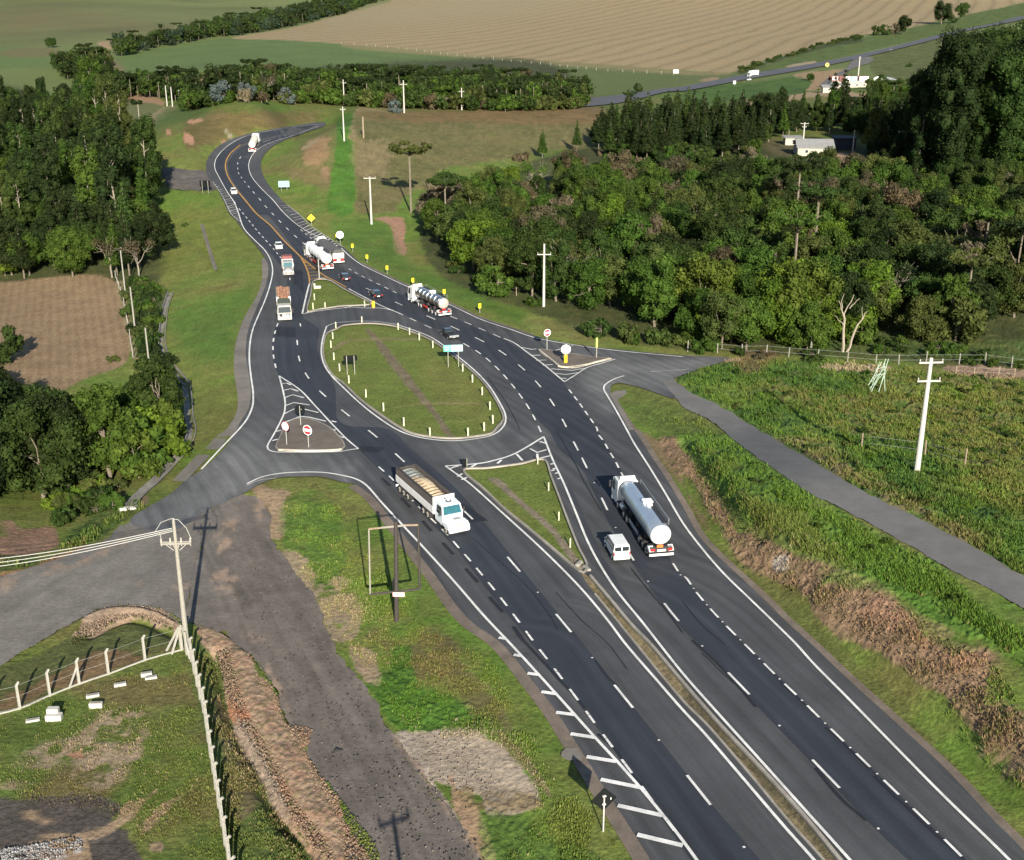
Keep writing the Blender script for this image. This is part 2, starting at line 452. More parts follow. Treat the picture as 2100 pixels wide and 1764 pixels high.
# verges of the far road
paint(pts('C 300,450 500,400 900,270 1200,215 1900,60 2300,0 2300,120 1900,150 1300,280 900,370 400,460'), c3(0.070, 0.098, 0.026), 2, 3, tex=tB)
paint(pts('C 340,445 500,385 900,262 1100,230 1110,250 900,290 500,405 350,460'), c3(0.030, 0.042, 0.014), 2, 4, 0.85, tex=tB)
paint(pts('C 0,575 500,500 800,470 820,540 700,590 300,625 0,640'), c3(0.050, 0.092, 0.018), 3, 4, tex=tB)
paint(pts('C 640,410 820,378 820,388 700,410 650,420'), c3(.33, .26, .17), 1, 1)
paint(pts('C 680,465 850,440 1000,420 1060,385 1050,410 940,470 860,540 760,560 800,500'), c3(.27, .19, .11), 2, 4)
paint(pts('C 100,495 220,475 220,490 130,502'), SOIL, 2, 2, .8)
paint(pts('C 320,630 560,600 850,560 960,540 1080,575 1300,600 1280,635 1060,610 1060,670 1030,660 1000,600 700,615 500,668 340,660'), c3(.34, .25, .15), 1.5, 3, tex=0.8 + .4 * nB)
paint(pts('C 1300,520 1400,528 1480,540 1360,560 1290,550'), c3(.36, .25, .18), 1.5, 2)
paint(pts('C 1200,330 1700,240 1640,350 1500,480 1200,470 1150,400'), c3(0.078, 0.092, 0.030), 4, 5, tex=tB)
paint(pts('C 870,955 1130,980 1120,1050 960,1040 900,990'), c3(.47, .30, .20), 2, 4)
paint(pts('C 1680,1060 2100,1080 2100,1180 1900,1200 1700,1200'), c3(.15, .115, .06), 5, 6, .8)
# hill behind the bend, track and dry field on its left
paint(pts('A 610,575 900,580 1020,640 1000,655 640,625'), c3(.33, .21, .12), 2, 3)
paint(pts('A 640,640 1000,650 1010,680 850,790 800,780'), c3(.105, .115, .045), 3, 3)
paint(pts('A 1030,650 1100,655 900,800 860,830 830,800'), c3(.21, .175, .10), 2, 3, .9)
paint(pts('A 840,790 900,780 860,820 840,815'), c3(.42, .37, .30), 1, 1)
paint(pts('A 1150,730 1500,690 1900,690 2000,730 1700,790 1400,850 1150,900'), c3(.115, .080, .036), 8, 10, .75, tex=tB)
paint(pts('A 1000,680 1300,650 1250,720 1000,780 880,900'), c3(.060, .098, .022), 8, 8, .8, tex=tB)
for s_ in ('A 1130,815 1165,820 1200,880 1140,880 1125,850', 'A 1020,795 1050,800 1050,830 1025,825', 'A 1365,855 1395,865 1385,880 1365,872', 'A 1150,745 1250,735 1240,750 1160,760'):
    paint(pts(s_), c3(.42, .24, .15), 1, 1.5)
paint(pts('A 1385,805 1400,810 1445,860 1425,865'), PALE, 1, 1, .8)
# cutting right of the bend
paint(pts('A 1700,1000 1850,900 2000,780 B 0,740 60,700 60,1100 A 2000,1180 1900,1120'), c3(.105, .105, .036), 8, 8, .8, tex=tB)
paint(pts('A 1880,900 2010,840 2015,960 1960,1020 1890,1010 1860,960'), c3(.30, .19, .10), 6, 8, .85, tex=tB)
paint(pts('A 1980,1020 2020,1040 2010,1110 1985,1080'), c3(.28, .17, .10), 4, 5, .8)
paint(pts('A 1760,1060 1990,1060 2050,1130 2000,1150 1800,1100'), c3(.18, .13, .065), 8, 8, .5)
paint(pts('A 1850,920 1900,880 1960,845 1960,860 1860,925'), c3(.32, .25, .15), 1, 2, .8)
paint(pts('B -20,720 90,700 80,800 80,1000 95,1160 60,1320 -80,1300 -60,1100 -30,850'), c3(.050, .110, .016), 3, 6, tex=tB, disp=.35)
# stony ramp at the top of the ridge, big open meadow
paint(pts('B 95,665 200,660 320,690 350,720 290,760 300,860 150,880 60,860 75,740'), c3(.22, .165, .09), 5, 8, .9, tex=tA)
meadow = pts('B 90,700 350,690 700,680 1100,665 1300,655 1600,665 1640,700 1560,850 1500,900 1250,940 900,1000 600,1060 560,1120 400,1200 330,1300 100,1300 90,1160 100,900')
paint(meadow, c3(.112, .110, .040), 4, 6, tex=0.35 + .8 * nA + .5 * nB, disp=.35)
paint(meadow, c3(.135, .108, .050), 5, 8, .55, breakup=.54, tex=tA)
paint(pts('B 90,700 350,690 700,680 1100,665 1300,655 1600,665 1600,740 900,760 300,740'), c3(.155, .085, .040), 8, 10, .55, tex=tB)
paint(pts('B 80,880 300,900 280,1080 100,1060'), c3(.20, .155, .082), 8, 12, .6, tex=tA)
paint(pts('E 200,20 380,20 395,90 385,150 395,240 330,230 320,160 300,60'), c3(.36, .215, .145), 2, 3)
paint(pts('E -60,40 280,60 400,280 700,400 900,500 1150,640 1250,700 1150,690 900,590 600,470 300,330 0,180'), c3(.052, .098, .018), 10, 8, .75, tex=tB, disp=.15)
paint(pts('E 1120,640 1400,600 1560,680 1550,780 1250,740'), c3(.150, .140, .050), 10, 10, .6, tex=tA)
# forest floor
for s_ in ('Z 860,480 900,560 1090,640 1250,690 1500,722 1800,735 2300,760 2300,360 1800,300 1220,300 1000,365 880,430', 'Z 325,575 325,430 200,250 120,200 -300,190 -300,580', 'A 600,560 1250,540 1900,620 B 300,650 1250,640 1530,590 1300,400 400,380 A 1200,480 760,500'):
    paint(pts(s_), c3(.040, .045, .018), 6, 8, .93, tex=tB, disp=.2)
paint(pts('C 860,950 1130,978 1130,1050 960,1045 900,1000'), c3(.40, .27, .185), 2, 4)
paint(pts('C 500,860 640,870 700,960 560,950'), c3(.10, .085, .045), 6, 8, .6, tex=tA)
# ploughed plot at the left
plot = pts('D -400,405 0,412 710,410 800,830 760,920 560,990 420,1060 270,1125 190,1110 0,1000 -400,900')
a0 = ground(pts('D 100,1000 160,420'))
dx_, dy_ = a0[1, 0] - a0[0, 0], a0[1, 1] - a0[0, 1]; L_ = math.hypot(dx_, dy_)
ph = ((gX - a0[0, 0]) * -dy_ + (gY - a0[0, 1]) * dx_) / L_
paint(plot, c3(.240, .170, .100), 2, 2, tex=0.90 + 0.10 * np.sin(ph * 2 * math.pi / 1.6) * (0.4 + nB) + .25 * (nD - .5) + .25 * (nB - .5), disp=.05)
paint(pts('D 715,400 760,400 850,850 900,930 830,900 760,600'), c3(.20, .17, .09), 3, 5, .85, tex=tA)
paint(pts('D 790,420 990,440 1040,470 990,600 985,830 1110,980 1130,1100 900,940 850,800'), c3(.045, .058, .020), 4, 6, .95, tex=tB, disp=.5)
# left slope: mown, greener in its middle
paint(pts('D 1050,600 1450,500 1560,420 1480,640 1440,800 1430,900 1200,860 1080,760'), c3(.055, .105, .018), 20, 10, .7, tex=tA)
paint(pts('D 1000,0 1430,0 1500,100 1600,260 1300,300 1050,420 980,250'), c3(.098, .108, .026), 14, 12, .6, tex=tA)
paint(pts('D 1180,1100 1440,1000 1450,1250 1200,1300'), c3(.105, .108, .030), 14, 12, .5, tex=tA)
# bottom left: yard, verge, spoil
for s_ in ('G 0,520 130,600 320,600 380,690 240,740 0,780', 'J 180,1320 200,1200'):
    if s_.count(' ') > 4: paint(pts(s_), PINK * .9, 4, 8, .9, tex=tB)
paint(pts('G -100,840 0,860 250,810 550,700 560,730 250,850 0,905 -100,930'), c3(.20, .11, .065), 2, 4, .9)
paint(pts('G -100,780 250,800 240,820 0,870 -100,890'), c3(.040, .060, .016), 2, 5, .9, tex=tA, disp=.3)
paint(pts('G 400,640 700,480 860,420 900,480 760,560 560,690 380,700'), c3(.036, .062, .016), 4, 8, .9, tex=tA, disp=.35)
paint(pts('G 500,400 720,320 800,460 700,500 560,480'), c3(.11, .095, .036), 6, 10, .8, tex=tA, disp=.4)
paint(pts('G 850,400 900,380 920,440 870,470'), SOIL * .9, 3, 5, .8)
yard = pts('J -200,480 0,440 420,270 900,95 1110,40 1180,120 1290,700 1420,1325 1500,1800 -300,1800')
paint(yard, c3(.068, .092, .022), 3, 3, tex=tA)
paint(yard, c3(.130, .105, .045), 4, 3, .8, breakup=.55, tex=tA)
paint(pts('J 200,620 420,540 600,450 900,420 880,560 850,700 820,760 620,880 520,820 350,740 170,720'), c3(.29, .22, .155), 10, 22, .95, breakup=.47, nz=nA, tex=tA)
paint(pts('J 0,880 120,820 170,850 60,900'), c3(.27, .20, .14), 6, 12, .8, breakup=.45, nz=nA)
paint(pts('J 410,680 500,650 520,690 450,700'), c3(.38, .20, .14), 4, 6, .8)
paint(pts('J -300,980 350,960 600,930 760,1000 700,1100 780,1150 860,1325 900,1800 -300,1800'), c3(.070, .060, .054), 5, 14, .95, tex=tA)
for s_ in ('J 690,1090 780,970 860,960 960,885 970,900 880,980 790,1090 600,1180 420,1190', 'J 880,1130 1010,970 1120,925 1110,945 1010,1040 900,1150', 'J 920,1230 1000,1210 990,1270 930,1260', 'J 160,1020 250,1050 300,1100 180,1060', 'J 230,1180 500,1190 560,1290 540,1400 300,1400'):
    paint(pts(s_), c3(.31, .22, .14), 3, 8, .9, tex=tA)
paint(pts('J 0,1280 200,1240 480,1200 510,1250 380,1310 200,1400 0,1400'), c3(.42, .41, .40), 3, 10, .95, breakup=.42, nz=nD, tex=tD, disp=.12)
# strip between the yard fence and the track: pink cutting with a trench
paint(pts('J 1180,20 1300,0 1500,560 1700,950 1900,1200 1960,1500 1500,1700 1420,1325 1290,700'), c3(.062, .080, .024), 3, 6, tex=tA, disp=.12)
paint(pts('J 1330,300 1420,420 1560,800 1560,1000 1450,1100 1400,800'), c3(.16, .12, .065), 8, 16, .6, tex=tA)
paint(pts('G 430,1325 540,1150 650,1090 820,1078 1000,1105 1120,1185 1110,1250 1000,1200 820,1150 700,1180 560,1270'), c3(.30, .22, .155), 2, 9, tex=.4 + .7 * nA + .5 * nD)
paint(pts('J -100,190 250,60 430,-40 600,-60 800,-120 1000,-90 1100,0 900,80 420,260 0,430 -200,470'), c3(.060, .066, .025), 3, 6, .95, tex=tA, disp=.1)
paint(pts('J 0,400 420,250 900,80 1050,20 900,50 600,40 400,150 200,250 0,330'), c3(.175, .110, .060), 4, 10, .75, tex=tB)
spoil = pts('G 1210,1190 1340,1230 J 1530,60 1560,140 1690,270 1770,490 1920,530 1930,570 1870,640 1990,820 2100,960 K 20,1060 120,1250 230,1400 300,1700 J 2000,1700 1930,1350 1900,1240 1780,1090 1690,960 1600,760 1440,470 1400,330 1330,60 G 1250,1320')
paint(spoil, c3(.36, .255, .175), 2, 9, tex=0.45 + .5 * nA + .7 * nD, disp=.24)
paint(spoil, c3(.36, .21, .14), 4, 9, .7, breakup=.55, nz=nA, tex=tD)
paint(spoil, c3(.105, .10, .04), 2, 9, .8, breakup=.62, nz=nD)
paint(pts('J 1420,420 1470,440 1620,680 1720,900 1800,1060 1690,960 1560,720'), c3(.34, .29, .24), 3, 8, .55, tex=tA)
paint(pts('J 1400,330 1520,420 1540,460 1430,420'), c3(.40, .19, .11), 2, 4, .8)
# verge between the track and the highway
paint(pts('G 1540,340 1660,360 1790,380 1740,440 1760,560 1740,660 1660,660 1660,500'), c3(.36, .26, .165), 3, 6, .95, tex=tA)
paint(pts('G 1760,440 1900,380 2100,500 2100,900 H 0,900 100,960 0,1000 G 1980,980 1860,900 1800,760 1740,700'), c3(.055, .105, .018), 8, 14, .75, tex=tA, disp=.15)
paint(pts('G 1730,760 1830,760 2000,960 2050,900 2100,880 H 60,950 150,1100 100,1250 50,1325 K 230,250 170,250 60,60 G 2060,1300 1960,1080'), c3(.31, .235, .155), 5, 18, .85, breakup=.44, nz=nA, tex=tA)
paint(pts('H 100,1250 300,1100 560,1180 800,1325 K 900,100 560,200 300,100 250,0'), c3(.125, .095, .046), 12, 20, .8, tex=tA, breakup=.42)
paint(pts('K 40,0 200,60 240,260 170,250 60,80'), c3(.34, .25, .17), 4, 8, .8, tex=tA)
paint(pts('K 120,230 240,220 330,0 430,10 460,260 700,330 950,490 900,530 430,560 330,500 200,310'), c3(.042, .092, .014), 6, 14, .9, tex=tB, disp=.4)
paint(pts('K 500,60 700,80 1000,400 1050,560 950,500 700,300'), c3(.140, .118, .050), 10, 16, .7, tex=tA)
paint(pts('K 330,550 430,540 800,530 900,600 1010,640 1100,760 1180,870 1220,1000 900,1050 860,950 720,900 560,820 470,700'), c3(.37, .305, .23), 3, 7, tex=0.75 + .35 * nA + .15 * nD, disp=.05)
paint(pts('K 330,550 430,540 540,800 700,1040 860,1325 1000,1700 900,1700 700,1080 540,850'), c3(.40, .335, .27), 3, 5, .9, tex=tA)
paint(pts('K 660,800 720,880 860,1060 960,1325 920,1700 840,1325 700,1000'), c3(.42, .27, .18), 4, 8, .8, tex=tA)
paint(pts('K 700,900 860,880 1200,950 1230,1000 1000,1060 840,1010 750,970'), c3(.16, .12, .06), 6, 14, .8, breakup=.42, nz=nA, tex=tA, disp=.3)
paint(pts('K 860,1050 1100,1050 1300,1200 1600,1325 1500,1600 1000,1600'), c3(.055, .090, .020), 8, 14, .8, tex=tA, disp=.25)
paint(pts('K 980,560 1150,700 1290,960 1200,880 1080,740 960,600'), c3(.20, .16, .09), 4, 8, .8, tex=tA)
# gutters of packed grit along the highway edge
def band(line, w0, w1, colr, op=1.0, wob=1.0, tex=None):
    l = smooth_line(line, 14); d, s_, _ = seg_dist(gU, gV, l) if False else _band_d(l)
    m = sstep(w0 - 1.5, w0 + 1.5, d * s_ + (nA - .5) * wob) * (1 - sstep(w1 - 1.5, w1 + 1.5, d * s_ + (nA - .5) * wob)) * op
    k = m > .003
    cc = colr * (tA[:, None] if tex is None else tex[:, None])
    C_[k] = C_[k] * (1 - m[k])[:, None] + cc[k] * m[k][:, None]
    dispA[k] *= (1 - m[k])
def _band_d(l):
    d = np.full(N_, 99.0); s_ = np.ones(N_)
    m = (gU > l[:, 0].min() - 50) & (gU < l[:, 0].max() + 50) & (gV > l[:, 1].min() - 50) & (gV < l[:, 1].max() + 50)
    a, b, _ = seg_dist(gU[m], gV[m], l); d[m] = a; s_[m] = b
    return d, s_, None
band(pts('H 90,330 150,360 250,480 560,860 780,1150 K 990,0 1180,230 1440,600 1640,920 1900,1325 2300,1960'), -2, 14, c3(.175, .14, .105))
band(pts('H 0,300 90,320 205,410 300,530 400,660'), -2, 8, c3(.175, .14, .105))
band(np.concatenate([RR_EDGE[2:]])[::-1], -2, 8, c3(.20, .155, .115))
# side bank: rusty scar of bare soil
scar = pts('I -140,20 0,60 100,230 240,420 340,560 500,640 700,780 900,850 1150,880 1250,980 1380,1100 1550,1180 1700,1325 L 1900,80 1900,300 2100,400 2400,700 2400,1000 2100,860 1900,700 1700,420 1500,240 1280,90 I 1050,1325 850,1200 740,1000 560,900 400,830 220,600 60,330 -100,140')
paint(scar, c3(.215, .140, .088), 5, 18, .93, tex=0.35 + .8 * nA + .6 * nD, disp=.36)
paint(scar, c3(.085, .082, .030), 4, 18, .6, breakup=.62, nz=nA, tex=tD)
paint(pts('I 560,790 640,770 650,840 600,870 560,840'), c3(.50, .43, .35), 3, 4, .85)
paint(pts('I 1050,1150 1250,1000 1500,1150 1700,1325 L 1850,100 1700,160 1500,20 I 1300,1250'), c3(.34, .20, .125), 6, 18, .85, tex=tD, breakup=.44, nz=nA)  # pinker soil low on the scar, its lit parts painted into the colour
paint(pts('H 1850,30 2080,330 I 100,560 160,600 0,300 H 2000,80'), c3(.18, .12, .075), 8, 16, .8, tex=tA)
paint(pts('I 160,0 500,150 760,330 1200,620 1600,850 1900,1100 2100,1200 2400,1500 2400,1900 2100,1500 1700,1200 1500,1150 1250,950 1000,830 600,700 300,450 100,180 -50,0'), c3(.052, .100, .016), 8, 12, .85, tex=tB, disp=.45)
paint(pts('I 400,420 700,500 900,700 1000,800 700,740 450,600'), c3(.105, .110, .034), 10, 18, .6, tex=tA)
paint(pts('E 1640,1075 1800,1060 2100,1180 F 130,1250 I 160,10 -60,0 E 1850,1300 1720,1150'), c3(.072, .095, .024), 5, 8, .8, tex=tA, disp=.2)
paint(pts('I 850,910 1000,840 1250,880 1800,1325 1600,1325 1200,980'), c3(.052, .11, .016), 10, 16, .6, tex=tA)
# tall mixed weeds right of the gravel lane
weeds = pts('F -30,1000 60,950 260,905 900,905 1500,960 2100,1000 2500,1020 2500,1350 I 2500,960 2100,905 1800,728 1430,538 1090,368 750,160 470,0 F 240,1186 20,1070')
paint(weeds, c3(.055, .098, .020), 3, 6, tex=tB * (0.8 + .4 * nD), disp=.5)
paint(weeds, c3(.022, .050, .014), 3, 6, .75, breakup=.57, nz=nA)
paint(weeds, c3(.100, .130, .026), 3, 6, .7, breakup=.60, nz=nB)
paint(pts('F 480,1020 700,1060 1050,1080 1300,960 2100,1000 2500,1020 2500,1330 I 2500,500 2100,560 1700,250 1400,60 F 1000,1325 800,1200 560,1120'), c3(.135, .120, .040), 14, 30, .72, breakup=.47, nz=nA, tex=tA)
paint(pts('F 330,900 420,850 560,860 520,920 400,990'), c3(.13, .09, .05), 6, 10, .7, tex=tA)
paint(pts('I 600,60 900,120 1150,320 1450,420 1650,560 1850,740 1750,700 1430,530 1090,360 750,150'), c3(.165, .130, .065), 8, 20, .75, breakup=.42, nz=nA, tex=tA)
# field track under the wood
paint(pts('F 830,925 1290,938 1280,955 900,945'), c3(.38, .30, .20), 1.5, 2)
paint(pts('F 1600,940 1900,925 2100,950 2500,990 2500,1030 2100,1000 1700,985'), c3(.31, .215, .145), 2, 4, tex=tA)
paint(pts('F 0,868 80,868 330,885 380,900 280,905 0,880'), c3(.36, .27, .18), 1.5, 2, .9)
paint(pts('F 20,760 800,830 1600,880 2500,930 2500,830 1600,760 1100,740 400,800'), c3(.048, .072, .020), 4, 8, .85, tex=tB, disp=.3)
paint(pts('H 1830,60 2000,330 2100,500 I 100,680 250,850 500,1080 700,1260 800,1325 L 1000,230 1320,520 1640,820 1900,1100 2300,1560 2400,1500 2100,1150 1750,800 1450,480 1100,130 I 900,1220 620,980 400,860 200,680 60,450 -80,250'), c3(.088, .092, .030), 6, 14, .75, tex=.5 + .8 * nA)
# central islands
for nm in ('cen', 'low', 'top'):
    paint(HOLES[nm], c3(.088, .108, .026), 1.5, 0, smooth=False, tex=0.8 + .25 * nA + .25 * nB, disp=.05)
paint(pts('D 2050,1100 E 60,700 160,720 110,820 60,900 0,960'), c3(.128, .115, .036), 20, 10, .45)
paint(pts('E 520,880 800,1000 900,1200 920,1300 700,1250 560,1100 500,980'), c3(.125, .112, .036), 20, 10, .55)
paint(pts('E 150,700 170,700 670,1325 H 700,70 640,20 E 590,1270 330,960 250,850 200,770'), c3(.15, .12, .080), 1.5, 2, .9, tex=tA)
for s_ in ('D 2000,860 2100,775 E 200,755 470,755 470,765 200,768 60,772', 'E 250,1190 520,1153 700,1150 930,1155 930,1162 700,1160 520,1165'):
    paint(pts(s_), c3(.20, .17, .085), 1.5, 1, .7, smooth=False)
paint(pts('H 905,290 975,300 1100,420 1300,590 1440,760 1500,840 1460,860 1400,790 1280,620 1080,440 950,335'), c3(.19, .155, .115), 2, 3, .95, tex=tA)
paint(pts('H 1430,850 1530,830 1545,880 1500,910 1540,960 1480,930'), c3(.36, .30, .22), 1.5, 2)
paint(HOLES['med'], c3(.175, .145, .085), 1.5, 0, smooth=False, tex=0.6 + .5 * nA + .3 * nB, disp=.04)
paint(pts('L 0,250 200,470 500,790 760,1080 960,1325 920,1325 720,1080 450,790 150,480 0,300'), c3(.075, .070, .045), 1.5, 2, .7, tex=tA)
paint(pts('L 60,360 130,440 230,540 160,480', ), PALE * .8, 1.5, 3, .6)
paint(pts('L 350,690 470,820 470,860 400,800'), c3(.36, .29, .19), 1.5, 2, .8)
# old concrete aprons at the left ramp
_g = (C_[:, 1] > C_[:, 0]) & (gY < 420)
C_[_g] *= np.array([1.0, 1.06, .95])[None]
C_[_g] *= (.94 + .25 * nD[_g] + .25 * fbm(gX[_g] * .5, gY[_g] * 1.6, .5, 4, 77))[:, None]
_y = sstep(.55, .70, fbm(gX, gY, .28, 5, 91, .6))[:, None] * .28 * _g[:, None]
C_ = C_ * (1 - _y) + c3(.135, .120, .042) * _y
# ---- heights
disp = (nA - 0.42) * 1.3 + (nD - 0.5) * 1.3
gZd = gZ + disp * dispA * (1 - .35 * (gY < 95))
# trench in the spoil, shallow ditches
def groove(line, width, depth, side=0):
    l = ground(smooth_line(line, 12))[:, :2]
    m = (gX > l[:, 0].min() - 12) & (gX < l[:, 0].max() + 12) & (gY > l[:, 1].min() - 12) & (gY < l[:, 1].max() + 12)
    d, s_, _ = seg_dist(gX[m], gY[m], l)
    gZd[m] += depth * np.exp(-(d / width) ** 2)
groove(pts('J 1330,60 1400,330 1440,470 1600,760 1690,960 1780,1090 1900,1240 1960,1500'), 0.9, -1.0)
groove(pts('J 1450,60 1540,330 1640,520 1760,760 1900,1000 2030,1325'), 1.5, 0.28)
groove(pts('G 540,1150 650,1110 820,1100 1000,1130 1120,1200'), 1.1, 0.35)
groove(pts('G 560,1250 700,1180 820,1155 960,1190 1080,1250'), .7, -0.5)
groove(pts('K 900,540 1000,640 1180,900 1300,1100'), 1.5, 0.4)
groove(pts('I 0,60 100,230 240,420 340,560 500,640'), .8, -.7)
groove(MED[0:0] if False else pts('H 1560,960 1720,1150 K 2050,260 L 150,440 480,800 760,1150 900,1325'), .5, -.3)
for k_, p_ in POLY.items():
    d = sdf(gU, gV, p_, 30.0)
    for hn, hp in (HOLES.items() if k_ == 'main' else ()):
        m = d > -29
        dd = d[m]; hd = -sdf(gU[m], gV[m], hp, 30.0); d[m] = np.minimum(dd, hd)
    k = sstep(-6, 0, d)
    flat = gZ - 0.0
    gZd = gZd * (1 - k) + flat * k
    gZd = gZd - 0.16 * sstep(0.5, 5.0, d) * (1 + gY / 200)
# base behind the camera and far outside
verts = np.stack([gX, gY, gZd], 1)
idx = np.arange(NR * NC).reshape(NR, NC)
faces = np.stack([idx[:-1, :-1], idx[:-1, 1:], idx[1:, 1:], idx[1:, :-1]], -1).reshape(-1, 4)

gm = bpy.data.materials.new('ground'); gm.use_nodes = True
nt = gm.node_tree; b = nt.nodes['Principled BSDF']
b.inputs['Roughness'].default_value = 0.95; b.inputs['Specular IOR Level'].default_value = 0.15
at = nt.nodes.new('ShaderNodeAttribute'); at.attribute_name = 'cover'
geo = nt.nodes.new('ShaderNodeNewGeometry')
n1 = nt.nodes.new('ShaderNodeTexNoise'); n1.inputs['Scale'].default_value = 2.2; n1.inputs['Detail'].default_value = 6; n1.inputs['Roughness'].default_value = .65
n2 = nt.nodes.new('ShaderNodeTexNoise'); n2.inputs['Scale'].default_value = .35; n2.inputs['Detail'].default_value = 5
for n in (n1, n2): nt.links.new(geo.outputs['Position'], n.inputs['Vector'])
def mrange(nt, src, a, b_, c, d):
    m = nt.nodes.new('ShaderNodeMapRange'); m.inputs[1].default_value = a; m.inputs[2].default_value = b_; m.inputs[3].default_value = c; m.inputs[4].default_value = d
    nt.links.new(src, m.inputs[0]); return m.outputs[0]
def vmul(nt, a, b_):
    m = nt.nodes.new('ShaderNodeVectorMath'); m.operation = 'MULTIPLY'; nt.links.new(a, m.inputs[0]); nt.links.new(b_, m.inputs[1]); return m.outputs[0]
c = vmul(nt, at.outputs['Color'], mrange(nt, n1.outputs['Fac'], .3, .7, .62, 1.38))
c = vmul(nt, c, mrange(nt, n2.outputs['Fac'], .3, .7, .85, 1.15))
nt.links.new(c, b.inputs['Base Color'])
bp = nt.nodes.new('ShaderNodeBump'); bp.inputs['Strength'].default_value = .6; bp.inputs['Distance'].default_value = .25
nt.links.new(n1.outputs['Fac'], bp.inputs['Height']); nt.links.new(bp.outputs[0], b.inputs['Normal'])
_lum = C_.max(1); C_ *= (1 - .22 * sstep(.2, .34, _lum))[:, None]
CG = C_.reshape(NR, NC, 3); ZG = gZd.reshape(NR, NC)
def cover_at(X, Y):
    i = np.clip(np.searchsorted(rows, Y), 0, NR - 1); j = np.clip(np.searchsorted(cols_, X / Y), 0, NC - 1)
    return CG[i, j], ZG[i, j]
C4 = np.concatenate([np.clip(C_, 0, 1), np.ones((N_, 1))], 1)
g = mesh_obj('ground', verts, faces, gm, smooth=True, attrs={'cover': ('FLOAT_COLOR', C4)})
tag(g, kind='structure')
# ================================================================ ROADS
GUIDE_L = pts('D 1560,170 1640,260 1700,420 1700,560 1690,700 1690,850 1700,960 1780,1130 2000,1300 G 2100,50 H 120,170 400,500 700,940 1000,1325 K 1197,5 1487,393 1772,778 2150,1325 2500,1800')
def lane_attr(uv, P):
    gl = flatpos(smooth_line(GUIDE_L, 25))
    d, s, al = seg_dist(P[:, 0], P[:, 1], gl)
    n = fbm(P[:, 0], P[:, 1], .25, 4, 61); w_ = np.zeros(len(d))
    for s_, k_, soft in WEAR:
        q = sdf(uv[:, 0], uv[:, 1], smooth_line(pts(s_), 14, True), 90) + (n - .5) * 40
        w_ = np.maximum(w_, k_ * sstep(-soft, soft, q))
    return np.stack([d * s, al, w_], 1)
WEAR = [('G 700,600 1050,380 1240,245 1420,60 1640,60 1700,170 2000,185 2100,190 H 100,190 70,290 0,310 G 2000,290 1700,300 1500,400 1280,520 900,700', 1.25, 26),
        ('D 1560,700 1680,800 1700,1000 1740,1150 1690,1325 1500,1325 1560,1150 1530,900', .25, 20),
        ('E 1450,940 1700,880 2100,870 F 290,885 0,985 E 1980,1040 1700,1060 1660,1200 1560,1120', 1.0, 22),
        ('E 1180,760 1420,805 1700,840 1620,880 1350,840', .5, 12), ('E 760,1325 900,1240 1000,1325 H 1000,60 1240,40 1000,180 700,215 500,100', .55, 20),
        ('K 1040,0 1480,380 1180,120', .4, 14)]

def sheet(name, outline, holes, m, off, step=13.0, jit=0.0, lanes=False, smooth=False, cover=None):
    """a paved sheet draped on the ground"""
    out = smooth_line(outline, step, True) if smooth else np.asarray(outline, float)
    if jit:
        out = np.concatenate([out[i][None] + (out[(i + 1) % len(out)] - out[i])[None] * np.linspace(0, 1, 3, endpoint=False)[:, None] for i in range(len(out))])
        nx = fbm(out[:, 0], out[:, 1], .05, 3, 5) - .5; ny = fbm(out[:, 0], out[:, 1], .05, 3, 9) - .5
        out = out + np.stack([nx, ny], 1) * jit * 2 + np.stack([fbm(out[:, 0], out[:, 1], .22, 2, 15) - .5, fbm(out[:, 0], out[:, 1], .22, 2, 19) - .5], 1) * jit
    V = [tuple(p) for p in out]; E_ = [(i, (i + 1) % len(out)) for i in range(len(out))]
    for h in holes:
        b0 = len(V); V += [tuple(p) for p in h]; E_ += [(b0 + i, b0 + (i + 1) % len(h)) for i in range(len(h))]
    x0, y0 = out.min(0); x1, y1 = out.max(0)
    gx, gy = np.meshgrid(np.arange(x0, x1, step), np.arange(y0, y1, step)); gx = gx.ravel() + .37; gy = gy.ravel() + .21
    gx = gx + np.where((np.round((gy - y0) / step).astype(int) % 2) == 0, step / 2, 0)
    d = sdf(gx, gy, out, 30); k = d > step * .45
    for h in holes: k &= sdf(gx, gy, h, 30) < -step * .45
    V += list(zip(gx[k], gy[k]))
    r = delaunay_2d_cdt([Vector(p) for p in V], E_, [], 0, 1e-4)
    vv = np.array([(p.x, p.y) for p in r[0]]); ff = np.array([f for f in r[2] if len(f) == 3])
    cx = vv[ff].mean(1)
    k = inside(cx[:, 0], cx[:, 1], out)
    for h in holes: k &= ~inside(cx[:, 0], cx[:, 1], h)
    ff = ff[k]
    used = np.unique(ff); mp = -np.ones(len(vv), int); mp[used] = np.arange(len(used)); ff = mp[ff]; vv = vv[used]
    P = ground(vv)
    P[:, 2] += off * (1 + P[:, 1] / 160)
    # face up
    a, b_, c_ = P[ff[:, 0]], P[ff[:, 1]], P[ff[:, 2]]
    nz = np.cross(b_ - a, c_ - a)[:, 2]; ff[nz < 0] = ff[nz < 0][:, ::-1]
    at = {'lane': ('FLOAT_VECTOR', lane_attr(vv, P))} if lanes else None
    if cover is not None:
        cc = rough_cover(vv, P, *cover); at = {'cover': ('FLOAT_COLOR', np.concatenate([np.clip(cc, 0, 1), np.ones((len(cc), 1))], 1))}
    o = mesh_obj(name, P, ff, m, attrs=at, smooth=cover is not None)
    tag(o, kind='structure')
    return o

